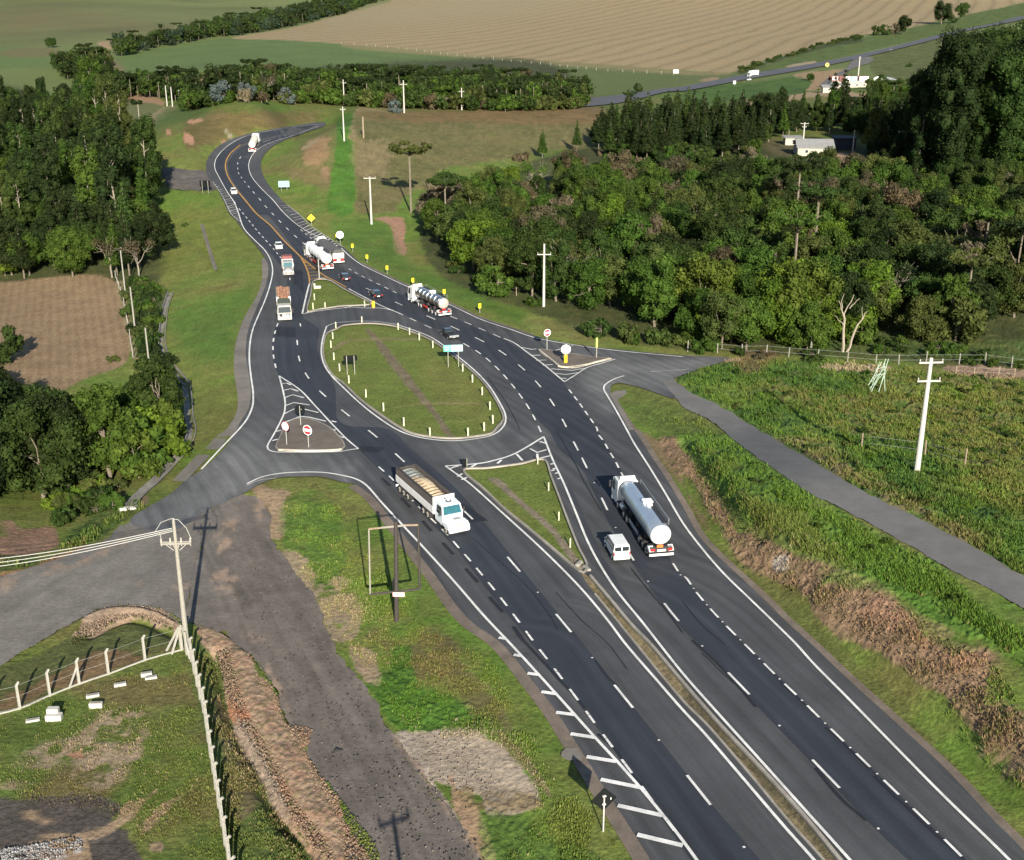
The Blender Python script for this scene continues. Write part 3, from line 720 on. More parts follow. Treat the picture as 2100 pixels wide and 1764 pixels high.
def asphalt(name, base, rng=.16, blue=0.0, lanes=True, patch=0.0, spec=.25, rough=.82):
    m = bpy.data.materials.new(name); m.use_nodes = True; nt = m.node_tree; b = nt.nodes['Principled BSDF']
    b.inputs['Roughness'].default_value = rough; b.inputs['Specular IOR Level'].default_value = spec
    geo = nt.nodes.new('ShaderNodeNewGeometry')
    def noise(sc, det=5, vec=geo.outputs['Position'], r=.6):
        n = nt.nodes.new('ShaderNodeTexNoise'); n.inputs['Scale'].default_value = sc; n.inputs['Detail'].default_value = det; n.inputs['Roughness'].default_value = r
        nt.links.new(vec, n.inputs['Vector']); return n.outputs['Fac']
    rgb = nt.nodes.new('ShaderNodeRGB'); rgb.outputs[0].default_value = (*base, 1)
    c = vmul(nt, rgb.outputs[0], mrange(nt, noise(.12), .3, .7, 1 - rng, 1 + rng))
    c = vmul(nt, c, mrange(nt, noise(9, 3), .3, .7, .86, 1.14))
    if lanes:
        at = nt.nodes.new('ShaderNodeAttribute'); at.attribute_name = 'lane'
        sc = nt.nodes.new('ShaderNodeVectorMath'); sc.operation = 'MULTIPLY'; sc.inputs[1].default_value = (1.1, .035, 1)
        nt.links.new(at.outputs['Vector'], sc.inputs[0])
        sw = nt.nodes.new('ShaderNodeSeparateXYZ'); nt.links.new(at.outputs['Vector'], sw.inputs[0])
        wm = nt.nodes.new('ShaderNodeVectorMath'); wm.operation = 'MULTIPLY_ADD'; wm.inputs[1].default_value = (1.05, .98, .86); wm.inputs[2].default_value = (1, 1, 1)
        nt.links.new(sw.outputs[2], wm.inputs[0]); c = vmul(nt, c, wm.outputs[0])
        c = vmul(nt, c, mrange(nt, noise(1.0, 5, sc.outputs[0], .7), .3, .7, .76, 1.24))
        sx = nt.nodes.new('ShaderNodeSeparateXYZ'); nt.links.new(at.outputs['Vector'], sx.inputs[0])
        mu = nt.nodes.new('ShaderNodeMath'); mu.operation = 'MULTIPLY'; mu.inputs[1].default_value = 2 * math.pi / 1.8; nt.links.new(sx.outputs[0], mu.inputs[0])
        si = nt.nodes.new('ShaderNodeMath'); si.operation = 'SINE'; nt.links.new(mu.outputs[0], si.inputs[0])
        c = vmul(nt, c, mrange(nt, si.outputs[0], -1, 1, .92, 1.08))
    if patch:
        vo = nt.nodes.new('ShaderNodeTexNoise'); vo.inputs['Scale'].default_value = .5; vo.inputs['Detail'].default_value = 7; vo.inputs['Roughness'].default_value = .7
        nt.links.new(geo.outputs['Position'], vo.inputs['Vector'])
        c = vmul(nt, c, mrange(nt, vo.outputs['Fac'], .35, .65, 1 - patch, 1 + patch))
    nt.links.new(c, b.inputs['Base Color'])
    bp = nt.nodes.new('ShaderNodeBump'); bp.inputs['Strength'].default_value = .25; bp.inputs['Distance'].default_value = .02
    nt.links.new(noise(14, 3), bp.inputs['Height']); nt.links.new(bp.outputs[0], b.inputs['Normal'])
    return m
A_GREY = asphalt('asphalt_weathered', (.059, .062, .066), rng=.2)
A_DARK = asphalt('asphalt_new', (.030, .035, .045), rng=.14)
A_MID = asphalt('asphalt_mid', (.041, .046, .054))
A_BLACK = asphalt('asphalt_patch', (.017, .020, .027), rng=.1)
A_OLD = asphalt('asphalt_old', (.118, .112, .102), rng=.2, patch=.14, lanes=False)
A_TRACK = asphalt('gravel_grey', (.092, .083, .074), rng=.22, patch=.28, lanes=False)
A_LANE = asphalt('gravel_lane', (.135, .132, .126), rng=.12, patch=.1, lanes=False)
CONC = asphalt('concrete', (.165, .152, .132), rng=.15, patch=.14, lanes=False)
PAVE = asphalt('paving', (.130, .112, .092), rng=.16, patch=.15, lanes=False)

TR_SOIL = ['G 1500,390 1420,420 1330,520 1330,600 1290,680 1320,760 1270,880 1300,980 1400,1060 1500,1040 1530,960 1450,860 1420,740 1500,640 1440,520', 'G 1030,930 1090,935 1200,960 1150,1010 1050,1000', 'G 720,900 900,930 1010,1040 1000,1060 880,960 760,945', 'G 1480,1240 1560,1220 1640,1290 1600,1325 1500,1290', 'G 1640,380 1660,500 1640,640 1600,600 1560,420', 'J 1500,10 1700,200 1800,480 1900,560 1850,500 1700,300 1560,120', 'K 260,330 420,600 760,1080 900,1325 820,1300 600,960 400,700 280,480']
def rough_cover(uv, P, base, soil, polys, dirv, amp, other=None):
    x, y = P[:, 0], P[:, 1]; t = (x * dirv[0] + y * dirv[1]); s = (-x * dirv[1] + y * dirv[0])
    st = fbm(s * 2.2, t * .12, 1, 4, 3); n1 = fbm(x, y, .8, 5, 4, .62); n2 = fbm(x, y, .2, 4, 5)
    C = base[None] * (1 + amp * 2.2 * (st - .5) + amp * 1.6 * (n1 - .5) + amp * (n2 - .5))[:, None]
    if other is not None:
        q = sdf(uv[:, 0], uv[:, 1], POLY[other[0]], 150); m = .5 * sstep(-other[2], 0, q + (n1 - .5) * 30 * sstep(0, 20, -q)); C = C * (1 - m)[:, None] + C / base[None] * other[1][None] * m[:, None]
    for s_ in polys:
        d = sdf(uv[:, 0], uv[:, 1], smooth_line(pts(s_), 10, True), 60) + (n1 - .5) * 26 + (n2 - .5) * 14
        m = sstep(-4, 10, d) * sstep(.44, .60, fbm(x * .6 + 7, y * .35, 1.0, 5, 6, .6)) * .85
        C = C * (1 - m)[:, None] + (soil * (.75 + .5 * n1)[:, None]) * m[:, None]
    return C
def dv(a_, b_):
    q = ground(pts(a_ + ' ' + b_))[:, :2]; d = q[1] - q[0]; return d / np.linalg.norm(d)
ROUGHM = gm.copy(); ROUGHM.name = 'packed_ground'
for n_ in ROUGHM.node_tree.nodes:
    if n_.type == 'BUMP': n_.inputs['Strength'].default_value = .22
    if n_.type == 'MAP_RANGE' and abs(n_.inputs[3].default_value - .62) < .01: n_.inputs[3].default_value = .84; n_.inputs[4].default_value = 1.16
sheet('side_road', POLY['left'], [], ROUGHM, .035, 6, jit=4, cover=(c3(.158, .148, .132), c3(.26, .20, .15), TR_SOIL[1:3] + ['G 0,900 250,850 560,740 900,600 700,760 300,900 0,1000'], dv('G 100,1150', 'G 1200,420'), .13, ('track', c3(.128, .111, .097), 110)))
sheet('dirt_track', POLY['track'], [], ROUGHM, .025, 5.5, jit=8, cover=(c3(.128, .111, .097), c3(.28, .205, .15), TR_SOIL, dv('G 1500,600', 'K 500,1100'), .27, ('left', c3(.158, .148, .132), 110)))
sheet('gravel_lane', POLY['gravel'], [], A_LANE, .035, 14, jit=3)
sheet('highway', POLY['main'], list(HOLES.values()), A_GREY, .05, 13, lanes=True)
sheet('far_road', POLY['far'], [], asphalt('asphalt_far', (.082, .084, .092), lanes=False), .10, 14)
sheet('far_side_road', POLY['turn'], [], A_OLD, .06, 14)
sheet('access_road', POLY['lane'], [], A_TRACK, .04, 14, jit=3)

# newer, darker surfacing
DARK1 = pts('''A 1990,768 1700,806 1500,852 1385,922 1330,992 1325,1040 1355,1100 1400,1185 1455,1265 1475,1325
 D 1505,80 1570,155 1640,215 1700,280 1770,370 1765,420 1740,640 1690,710 1675,800 1680,900 1700,960 1730,1000 1850,1085 1940,1180 2070,1325 H 0,30 105,118
 180,190 260,275 400,400 560,580 700,725 880,960 1060,1180 K 1170,0 1487,400 1772,785 1950,1040 2150,1325 2450,1780 2950,1780
 L 620,1500 80,870 K 1985,625 1835,437 1715,285 1500,15 H 1450,1270 1170,930 920,620 780,445 640,300 420,110 300,0 G 2090,-50 D 2060,1060 1975,900 1950,820 1960,700 1870,640 1860,612 1905,420 1885,350 1850,262 1740,150 1590,0
 A 1580,1325 1510,1235 1450,1165 1402,1090 1388,1020 1412,960 1482,898 1620,860 1800,815''')
sheet('road_surface', smooth_line(DARK1, 14, True), [], A_DARK, .066, 13, lanes=True)
DARK2 = pts('''A 1985,775 1810,838 1650,895 1562,950 1530,1020 1547,1090 1602,1160 1682,1240 1742,1310
 D 1850,80 1980,200 2060,270 E 0,330 150,395 300,465 480,540 680,630 860,710 1000,770 1100,830 1230,920 1365,1030 1400,1085 1560,1310 H 1590,20 1730,265 1800,380 2045,830 I 0,900 180,1110 380,1320 L 490,100 740,355 1022,632 1368,968 1700,1290 2100,1700 1450,1380 1380,1325 1080,1030
 860,800 560,490 290,210 Z 1440,1330 1395,1287 1362,1247 H 1750,755 1580,440 1480,240 1330,100 1290,20 E 1200,1250 1100,1100 940,925 750,790 620,720 420,630 240,560 100,490 0,435 D 2000,380 1860,262 1700,60 1640,0
 A 1600,1325 1500,1210 1420,1090 1402,1020 1425,968 1485,910 1620,868 1800,822''')
sheet('road_surface', smooth_line(DARK2, 14, True), [], A_DARK, .066, 13, lanes=True)
MID2 = pts('L 1020,1325 0,180 H 1900,1240 1610,850 1520,690 1450,520 1370,330 1400,340 1480,500 1600,760 1750,1010 1960,1300 L 60,240 300,520 560,800 880,1160 1000,1325 1350,1760 1300,1760')
sheet('road_surface', smooth_line(MID2, 14, True), [], A_MID, .078, 13, lanes=True)
for s_ in ('H 745,450 905,560 800,568 760,520', 'D 1705,695 1818,695 1820,755 1700,745', 'D 1810,430 1830,430 1850,470 1870,480 1860,350 1800,340', 'H 110,100 270,110 230,140 130,135'):
    sheet('road_patch', pts(s_), [], A_BLACK, .082, 13, lanes=True)
# the paved triangles and concrete aprons
sheet('traffic_island', HOLES['gore'], [], PAVE, .17, 10)
sheet('traffic_island', HOLES['rg'], [], PAVE, .17, 10)
for s_ in ('G 1322,48 1395,55 1352,120 1265,120', 'G 1215,153 1296,155 1140,318 1060,314', 'E 1690,1085 1750,1080 1755,1102 1700,1140 1730,1200 1800,1325 1770,1325 1690,1180 1650,1105', 'K 1355,665 1385,640 1440,640 1490,690 1480,720 1440,715 1395,720 1350,690'):
    sheet('concrete_apron', pts(s_), [], CONC, .07, 10)
sheet('concrete_gutter', smooth_line(pts('D 1615,265 1635,275 1652,340 1635,430 1585,560 1530,700 1512,850 1528,960 1545,1090 1530,1190 1470,1290 G 1440,30 1400,40 1330,40 D 1390,1325 1460,1200 1460,1100 1440,960 1450,800 1500,640 1580,500 1612,400'), 12, True), [], asphalt('gutter_concrete', (.165, .15, .13), rng=.2, patch=.15, lanes=False), .055, 12)

# ---- ribbons: painted lines, kerbs, channels
def ribbon_geo(line, width, off, w2=None, closed=False, straight=False, h=0.0):
    l = np.asarray(line, float) if straight else smooth_line(line, 10, closed)
    P = ground(l)
    if closed: P = np.concatenate([P, P[:1]])
    T = np.zeros((len(P), 2)); T[1:-1] = P[2:, :2] - P[:-2, :2]; T[0] = P[1, :2] - P[0, :2]; T[-1] = P[-1, :2] - P[-2, :2]
    if closed: T[0] = T[-1] = P[1, :2] - P[-2, :2]
    T /= np.linalg.norm(T, axis=1)[:, None] + 1e-9
    Nn = np.stack([T[:, 1], -T[:, 0]], 1)
    return P, Nn
def ribbon(MBo, line, width, off, closed=False, straight=False, h=0.0):
    P, Nn = ribbon_geo(line, width, off, closed=closed, straight=straight)
    z = P[:, 2] + off * (1 + P[:, 1] / 160)
    Lf = np.column_stack([P[:, :2] - Nn * width / 2, z]); Rt = np.column_stack([P[:, :2] + Nn * width / 2, z])
    n = len(P); b0 = len(MBo.v)
    if h <= 0:
        MBo.v += [tuple(q) for q in Lf] + [tuple(q) for q in Rt]
        MBo.f += [(b0 + i, b0 + n + i, b0 + n + i + 1, b0 + i + 1) for i in range(n - 1)]
    else:
        lo = Lf.copy(); lo[:, 2] -= h + .05; ro = Rt.copy(); ro[:, 2] -= h + .05
        MBo.v += [tuple(q) for q in Lf] + [tuple(q) for q in Rt] + [tuple(q) for q in lo] + [tuple(q) for q in ro]
        for i in range(n - 1):
            MBo.f += [(b0 + i, b0 + n + i, b0 + n + i + 1, b0 + i + 1), (b0 + 2 * n + i, b0 + i, b0 + i + 1, b0 + 2 * n + i + 1), (b0 + n + i, b0 + 3 * n + i, b0 + 3 * n + i + 1, b0 + n + i + 1)]
        MBo.f += [(b0, b0 + 2 * n, b0 + 3 * n, b0 + n), (b0 + n - 1, b0 + 2 * n - 1, b0 + 4 * n - 1, b0 + 3 * n - 1)]
class Bag:
    def __init__(s): s.v = []; s.f = []
    def build(s, name, m, kind='structure'):
        o = mesh_obj(name, s.v, s.f, m); tag(o, kind=kind); return o
def dashes(MBo, line, width, off, dash, gap, start=0.0, straight=False, end=None):
    l = smooth_line(line, 8); P = ground(l)[:, :2]
    seg = np.linalg.norm(np.diff(P, axis=0), axis=1); S = np.concatenate([[0], np.cumsum(seg)])
    s = start; stop = S[-1] if end is None else min(end, S[-1])
    while s + dash * .6 < stop:
        q = np.linspace(s, min(s + dash, S[-1]), 5)
        X = np.interp(q, S, P[:, 0]); Y = np.interp(q, S, P[:, 1])
        Z = hgt(X, Y) + off * (1 + Y / 160)
        T = np.array([X[-1] - X[0], Y[-1] - Y[0]]); T /= np.linalg.norm(T); nn = np.array([T[1], -T[0]]) * width / 2
        b0 = len(MBo.v)
        for i in range(5): MBo.v += [(X[i] - nn[0], Y[i] - nn[1], Z[i]), (X[i] + nn[0], Y[i] + nn[1], Z[i])]
        MBo.f += [(b0 + 2 * i, b0 + 2 * i + 1, b0 + 2 * i + 3, b0 + 2 * i + 2) for i in range(4)]
        s += dash + gap
W_PAINT = asphalt('white_paint', (.62, .62, .60), rng=.14, lanes=False, patch=.22, spec=.3, rough=.7)
Y_PAINT = asphalt('yellow_paint', (.42, .23, .06), rng=.12, lanes=False, patch=.12, spec=.3, rough=.7)
WG_PAINT = asphalt('worn_white_paint', (.40, .40, .38), rng=.2, lanes=False, patch=.3, spec=.3, rough=.7)
O = .105
w = Bag()
LW = .24
# right carriageway
ribbon(w, pts('E 1740,995 1690,1010 1650,1030 1618,1055 1613,1075 1635,1115 1680,1190 1755,1325 H 1795,75 1900,240 2000,405 2100,575 I 120,735 250,885 430,1060 600,1225 700,1325 L 800,120 1000,322 1300,630 1600,935 2000,1325 2450,1790'), LW, O)
ribbon(w, pts('H 1245,45 1300,185 1370,335 1450,530 1520,700 1610,865 1700,1000 1850,1185 L 0,185 200,412 500,745 760,1035 1020,1325 1420,1780'), LW, O)
ribbon(w, pts('H 640,225 700,268 780,325 1000,522 1240,742 1480,985 1650,1190 K 1745,0 1930,215 2100,410 L 130,550 400,865 640,1145 800,1325 1190,1790'), LW, O)
# outer line of the left carriageway
ribbon(w, pts('G 1520,335 1600,297 1700,274 1850,263 2000,266 2100,282 H 90,305 150,340 250,452 380,592 520,742 700,942 880,1150 1045,1325 K 1230,210 1420,422 1570,590 1690,720 1840,890 1960,1035 2100,1215 2500,1780'), LW, O)
# left edge of the far carriageway and the ramp
ribbon(w, pts('A 1990,768 1700,805 1500,850 1382,920 1327,990 1322,1040 1350,1100 1400,1190 1450,1260 D 1500,5 1450,-30', )[:-2], .20, O)
ribbon(w, pts('A 1400,1190 1440,1250 1465,1310 D 1500,85 1560,152 1630,222 1665,282 1678,345 1665,425 1630,532 1592,620 1555,712 1538,800 1535,900 1545,1000 1558,1100 1555,1180 1520,1262 1470,1325 G 1370,105 1240,245'), LW, O)
# outer line on the right of the bend and the slip road
ribbon(w, pts('A 1960,782 1800,842 1640,895 1562,948 1530,1020 1547,1090 1602,1160 1682,1240 1742,1312 D 1850,80 2000,160'), .20, O)
ribbon(w, pts('E 0,210 60,265 120,308 260,377 390,438 680,563 860,648 1050,712 1180,757 1420,803 1700,840 2100,878'), LW, O)
# inner lines
ribbon(w, pts('D 1905,425 1890,480 1860,612'), .3, O)
ribbon(w, pts('D 1862,614 1930,600 2000,590 2100,578 E 60,572 150,578 240,578 320,592'), .25, O)
ribbon(w, pts('E 45,458 100,488 240,560 380,620'), LW, O)
ribbon(w, pts('D 1718,995 1740,1080 1755,1160 1750,1220 1720,1290 G 1680,40 1645,105 1650,122 1680,136 1800,140 1950,140 2100,135 H 60,124 105,119'), .22, O)
ribbon(w, pts('D 1718,995 1850,1085 1940,1180 2070,1320 H 40,65 105,119'), .22, O)
ribbon(w, pts('H 640,225 700,222 780,216 880,205 950,188 1020,168 1080,143 1130,115 1180,85 1245,45'), .3, O)
ribbon(w, pts('E 1000,765 1060,790 1130,840 1250,930 1372,1032'), LW, O)
ribbon(w, pts('E 1372,1032 1440,990 1510,945 1600,918 1685,892'), .2, O)
# long edge around the oval
ribbon(w, pts('D 2010,690 1985,770 1978,860 2000,937 2045,1000 E 0,1055 100,1150 200,1232 340,1325 H 430,36 560,62 700,70 830,57 935,32 E 985,1322 1010,1280 1008,1230 985,1180 920,1072 850,990 700,862 560,762 450,716 350,681'), LW, O)
ribbon(w, pts('E 350,681 230,662 100,658 20,664 D 2060,670 2010,690'), .16, O)
# hatching
def hatch(lines, width=.38):
    for s_ in lines: ribbon(w, pts(s_), width, O, straight=True)
hatch(['K 1060,70 1105,78', 'K 1145,184 1215,193', 'K 1230,298 1325,312', 'K 1320,425 1438,440', 'K 1410,557 1560,580', 'K 1508,698 1690,728', 'K 1595,838 1840,888', 'K 1700,998 1975,1060', 'K 1820,1178 2100,1245', 'K 1960,1390 2300,1480', 'H 968,1282 1012,1288'], .42)
hatch(['D 1735,1045 1765,1040 1790,1052', 'D 1745,1085 1790,1075 1835,1090', 'D 1752,1130 1800,1112 1870,1130', 'D 1757,1178 1810,1160 1905,1175', 'D 1748,1230 1830,1190 1960,1222', 'D 1740,1285 1800,1265 1848,1245 1900,1250 2005,1275', 'G 1690,15 1730,5', 'G 1675,70 1710,60', 'H 0,45 20,52', 'G 2030,-5 2065,5', 'G 2068,35 2095,42', 'G 2040,-52 2070,-45'], .28)
hatch(['H 665,243 700,230 720,226', 'H 715,290 745,272', 'H 740,310 772,296', 'H 800,232 832,212', 'H 960,210 985,188', 'H 1078,152 1115,192', 'H 1160,118 1205,142 1262,125', 'H 1220,75 1258,85', 'H 1188,185 1295,160', 'H 1205,150 1208,185', 'H 1286,215 1308,210', 'H 1300,245 1322,238', 'H 1315,272 1335,266', 'H 1328,305 1350,300', 'H 1290,255 1312,250'], .3)
hatch(['E 1108,820 1170,832 1200,830', 'E 1165,870 1225,868', 'E 1200,900 1262,898', 'E 1240,930 1300,926', 'E 1290,952 1420,962 1500,948', 'E 1318,980 1380,988 1460,975', 'E 1350,1010 1385,1012'], .25)
ribbon(w, pts('E 1310,840 1430,808'), .2, O)
hatch(['D 1880,612 1900,600', 'E 20,578 60,568'], .3)
w.build('road_marking', W_PAINT)
w = Bag()
# hatched shoulders at the bend
def ladder(left, right, n, width):
    Lp = smooth_line(pts(left), 3); Rp = smooth_line(pts(right), 3)
    for i in range(n):
        a = Lp[int((i + .5) / n * (len(Lp) - 1))]; b_ = Rp[int((i + .5) / n * (len(Rp) - 1))]
        ribbon(w, np.array([a, b_]), width, O, straight=True)
ladder('A 1310,1130 1372,1222 1425,1325 D 1460,40', 'A 1320,1128 1400,1200 1448,1270 1472,1325 D 1490,50', 20, .42)
ladder('A 1722,1268 1780,1325 D 1860,90 1960,170 2050,225', 'A 1768,1268 1840,1325 D 1920,78 2030,150 2090,200', 20, .42)
ribbon(w, pts('A 1310,1126 1372,1218 1425,1325 D 1470,40'), .15, O)
ribbon(w, pts('A 1768,1268 1840,1325 D 1920,74 2030,150 E 10,200'), .15, O)
ribbon(w, pts('A 1990,765 1700,803 1500,848'), .15, O + .02)
ribbon(w, pts('E 1900,970 2100,958 F 40,953'), .15, O)
ribbon(w, pts('G 1520,345 1600,312 1700,300'), .12, O)
w.build('road_marking', WG_PAINT)
w = Bag()
# broken lines
dashes(w, pts('H 1022,785 1322,1138 K 1692,272 L 48,840 420,1310'), .22, O, 3.55, 9.15)
dashes(w, pts('D 1828,775 1845,905 1922,1040 E 0,1203 H 212,42 500,300 760,507 980,740'), .22, O, 3.2, 6.5)
dashes(w, pts('I 905,0 1000,0')[:0] if False else pts('H 1480,175 1605,430 1765,752 Z 1365,1244 1398,1284 L 316,218 888,812 1450,1400'), .22, O, 3.5, 9.2)
dashes(w, pts('E 525,625 750,725 965,835 1140,972 1270,1120 1375,1292 H 1390,0 1480,175'), .22, O, 3.3, 5.6, end=95)
dashes(w, pts('H 230,230 300,292 360,352 450,450 650,645 715,720 790,805 868,898 945,992 1025,1095 1108,1205 1200,1330 K 1295,135 1390,262 1487,393 1590,535 1700,682 2060,1170'), .2, O, 1.75, 1.6)
dashes(w, pts('E 1400,1080 1465,1165 1525,1250 1575,1325 H 1575,20 1615,75 1645,130 1680,185 1710,245 1740,300'), .22, O, 1.8, 1.5)
dashes(w, pts('H 2040,825 2100,910 I 10,905 80,998 170,1105 268,1210 370,1312 L 480,105 608,232 740,358 878,495 1022,635 1192,800 1368,970 1547,1145 1900,1500'), .2, O, 1.75, 1.6)
dashes(w, pts('E 45,335 110,372 185,410 268,450 355,492'), .2, O, 1.9, 2.2)
dashes(w, pts('E 670,628 770,668 890,720 1000,768'), .22, O, 2.4, 2.6)
dashes(w, pts('E 150,455 190,470'), .2, O, 2.4, 2.6)
dashes(w, pts('E 330,540 390,567'), .2, O, 3.2, 3)
dashes(w, pts('E 420,640 530,690 640,740')[:3], .2, O, 2.6, 3.2)
dashes(w, pts('E 750,795 850,855 940,930 1015,1008 1085,1095 1145,1180 1195,1270 1240,1370'), .22, O, 2.4, 2.4)
dashes(w, pts('A 1470,1290 D 1500,0 1545,55 1590,110 1640,165 1680,210 1730,270'), .2, O, 2.2, 2.4)
dashes(w, pts('D 1700,395 1785,395')[:0] if False else pts('D 1784,392 1784,420'), .2, O, 2.2, 2.4)
dashes(w, pts('D 1710,672 1688,745 1680,812 1684,880 1700,955'), .24, O, 2.4, 2.7)
dashes(w, pts('D 1847,672 1850,692'), .2, O, 2.2, 2.7)
dashes(w, pts('A 1850,1325 1600,1230 1520,1140 1468,1060')[:0] if False else pts('D 1880,190 1800,120 1740,62 1690,10 A 1645,1290 1600,1235 1560,1190 1522,1145 1490,1105 1467,1070 1463,1030 1465,1000 1482,972 1508,942'), .22, O, 3.0, 6.0)
dashes(w, pts('A 1620,880 1700,858 1800,828 1900,795'), .2, O, 3.0, 9.0)
dashes(w, pts('D 1850,95 1880,120 1905,140 1935,165 1960,190'), .2, O, 2.2, 2.4)
w.build('lane_marking', W_PAINT)
# yellow centre line
w = Bag()
ribbon(w, pts('A 1480,897 1412,958 1387,1020 1402,1090 1450,1167 1510,1240 1582,1325 D 1660,65 1750,165 1850,262'), .36, O)
ribbon(w, pts('D 1850,262 1885,330 1902,385 1905,430'), .3, O)
ribbon(w, pts('D 1850,262 1920,320 2000,380 2060,410 E 30,450'), .3, O)
hatch_y = ['D 1862,288 1885,300', 'D 1880,315 1910,318', 'D 1890,335 1935,335', 'D 1898,358 1960,355', 'D 1903,380 1985,372', 'D 1906,402 2010,388']
for s_ in hatch_y: ribbon(w, pts(s_), .32, O, straight=True)
w.build('yellow_marking', Y_PAINT)
# blacked-out old dashes, sealed joints, road studs
w = Bag()
for s_ in ('H 370,420 425,480', 'H 500,562 555,625', 'H 625,697 690,770', 'H 765,857 840,940', 'H 912,1032 995,1125', 'H 1060,1215 1120,1300', 'H 250,300 300,345'): ribbon(w, pts(s_), .38, O - .01)
def seal(line, width, seed):
    l = smooth_line(pts(line), 6); rg = np.random.default_rng(seed); k = len(l)
    l = l + np.cumsum(rg.normal(size=(k, 2)) * .25, 0) * np.sin(np.linspace(0, math.pi, k))[:, None]
    ribbon(w, l, width, O - .012, straight=True)
seal('K 1080,-60 1250,120 1330,210 1440,330 1500,400', .30, 1); seal('K 1580,560 1680,650 1770,790 1860,880', .28, 2); seal('H 800,660 960,800 1130,950 1280,1140 1330,1230', .10, 3); seal('K 1560,100 1620,180 1700,260', .16, 4)
seal('L 60,-20 280,190 450,390', .26, 5); seal('L 600,240 720,340 820,440', .14, 6); seal('L 880,520 1020,640 1150,770', .16, 7); seal('L 820,770 960,930 1130,1090', .26, 8); seal('L 1180,820 1300,930 1380,1000 1500,1110 1730,1325', .22, 9)
seal('H 1780,850 1900,1000 2010,1130 2100,1250', .12, 10); seal('H 1320,1000 1480,1180 1640,1325 K 1760,160', .09, 11); seal('L 120,60 320,250', .1, 12); seal('E 900,1000 1020,1180 1100,1325', .08, 13); seal('H 1320,0 1400,140 1500,330 1600,500', .1, 14); seal('I 0,1060 120,1200 260,1325', .1, 15)
w.build('joint_seal', A_BLACK)
w = Bag()
for l_, st_ in (('H 715,720 790,805 868,898 945,992 1025,1095 1108,1205 1200,1330 K 1295,135 1390,262 1487,393 1590,535 1700,682 2060,1170', 2.5), ('H 2040,825 2100,910 I 10,905 80,998 170,1105 268,1210 370,1312 L 480,105 608,232 740,358 878,495 1022,635 1192,800 1368,970 1547,1145 1900,1500', 2.5)): dashes(w, pts(l_), .16, O, .16, 3.19, start=st_)
dashes(w, pts('H 1022,785 1322,1138 K 1692,272 L 48,840 420,1310'), .18, O, .18, 12.5, start=8.1)
dashes(w, pts('H 1480,175 1605,430 1765,752 Z 1365,1244 1398,1284 L 316,218 888,812 1450,1400'), .18, O, .18, 12.5, start=8.1)
w.build('road_studs', W_PAINT)
# kerbs: real steps along the islands
KERB = asphalt('kerb_concrete', (.27, .25, .215), rng=.2, lanes=False, patch=.2)
kb = Bag()
for h_ in ('cen', 'low', 'top', 'gore', 'rg'):
    ribbon(kb, HOLES[h_], .22, .17, closed=True, straight=True, h=.16)
kb.build('kerb', KERB)
kb = Bag()
ribbon(kb, pts('G 1715,128 1900,134 2080,128 H 0,124'), .25, .19, h=.16)
ribbon(kb, pts('E 1335,938 1380,945 1500,930 1570,912 1650,892'), .25, .19, h=.16)
ribbon(kb, pts('E 1215,838 1300,905 1340,938'), .2, .19, h=.16)
kb.build('painted_kerb', asphalt('kerb_paint', (.5, .46, .36), rng=.2, lanes=False, patch=.2))
kb = Bag()
ribbon(kb, pts('H 1530,900 1640,1030 1800,1220 1890,1310 K 2100,240 L 200,470 500,790 760,1080 960,1325 1260,1700'), .28, .17, h=.16)
ribbon(kb, pts('H 1560,1010 1700,1180 1815,1322 K 2100,350 L 150,500 400,790 650,1090 860,1325 1160,1700'), .18, .12, h=.12)
kb.build('median_kerb', KERB)
GUT = asphalt('edge_gutter', (.150, .122, .098), rng=.22, lanes=False, patch=.22)
kb = Bag()
ribbon(kb, RR_EDGE[2:], 1.5, .046)
ribbon(kb, pts('H 90,335 150,375 205,420 300,540 560,870 780,1160 K 990,0 1180,230 1340,440 1440,600 1530,740 1640,920 1720,1040 1900,1325 2300,1960'), 2.2, .046)
ribbon(kb, pts('E 120,295 260,365 390,425 680,550 860,633 1050,697 1180,742'), .9, .044)
kb.build('edge_gutter', GUT)
# storm channels beside the left slope
ch = Bag()
def channel(bag, line, w_, depth=.35):
    P, Nn = ribbon_geo(line, w_, 0)
    prof = [(-w_ / 2 - .15, .1), (-w_ / 2, .1), (-w_ / 2 + .1, -depth), (w_ / 2 - .1, -depth), (w_ / 2, .1), (w_ / 2 + .15, .1)]
    n = len(P); b0 = len(bag.v); k = len(prof)
    for i in range(n):
        for a, z in prof: bag.v.append((P[i, 0] + Nn[i, 0] * a, P[i, 1] + Nn[i, 1] * a, P[i, 2] + z + .35))
    for i in range(n - 1):
        for j in range(k - 1): bag.f.append((b0 + i * k + j, b0 + i * k + j + 1, b0 + (i + 1) * k + j + 1, b0 + (i + 1) * k + j))
channel(ch, pts('D 1052,480 1018,580 1002,700 998,800 1030,900 1100,990 1150,1050'), 1.0, .3)
channel(ch, pts('D 1148,1060 1160,1150 1165,1250 1180,1325 G 1170,60 1120,150 1040,240 950,330 860,410 800,475'), 1.0, .3)
ch.build('storm_channel', asphalt('channel_concrete', (.20, .19, .17), rng=.2, lanes=False, patch=.25))
ch = Bag()
channel(ch, pts('D 1240,60 1270,160 1300,260 1328,345'), .5, .2)
ch.build('slope_drain', CONC)
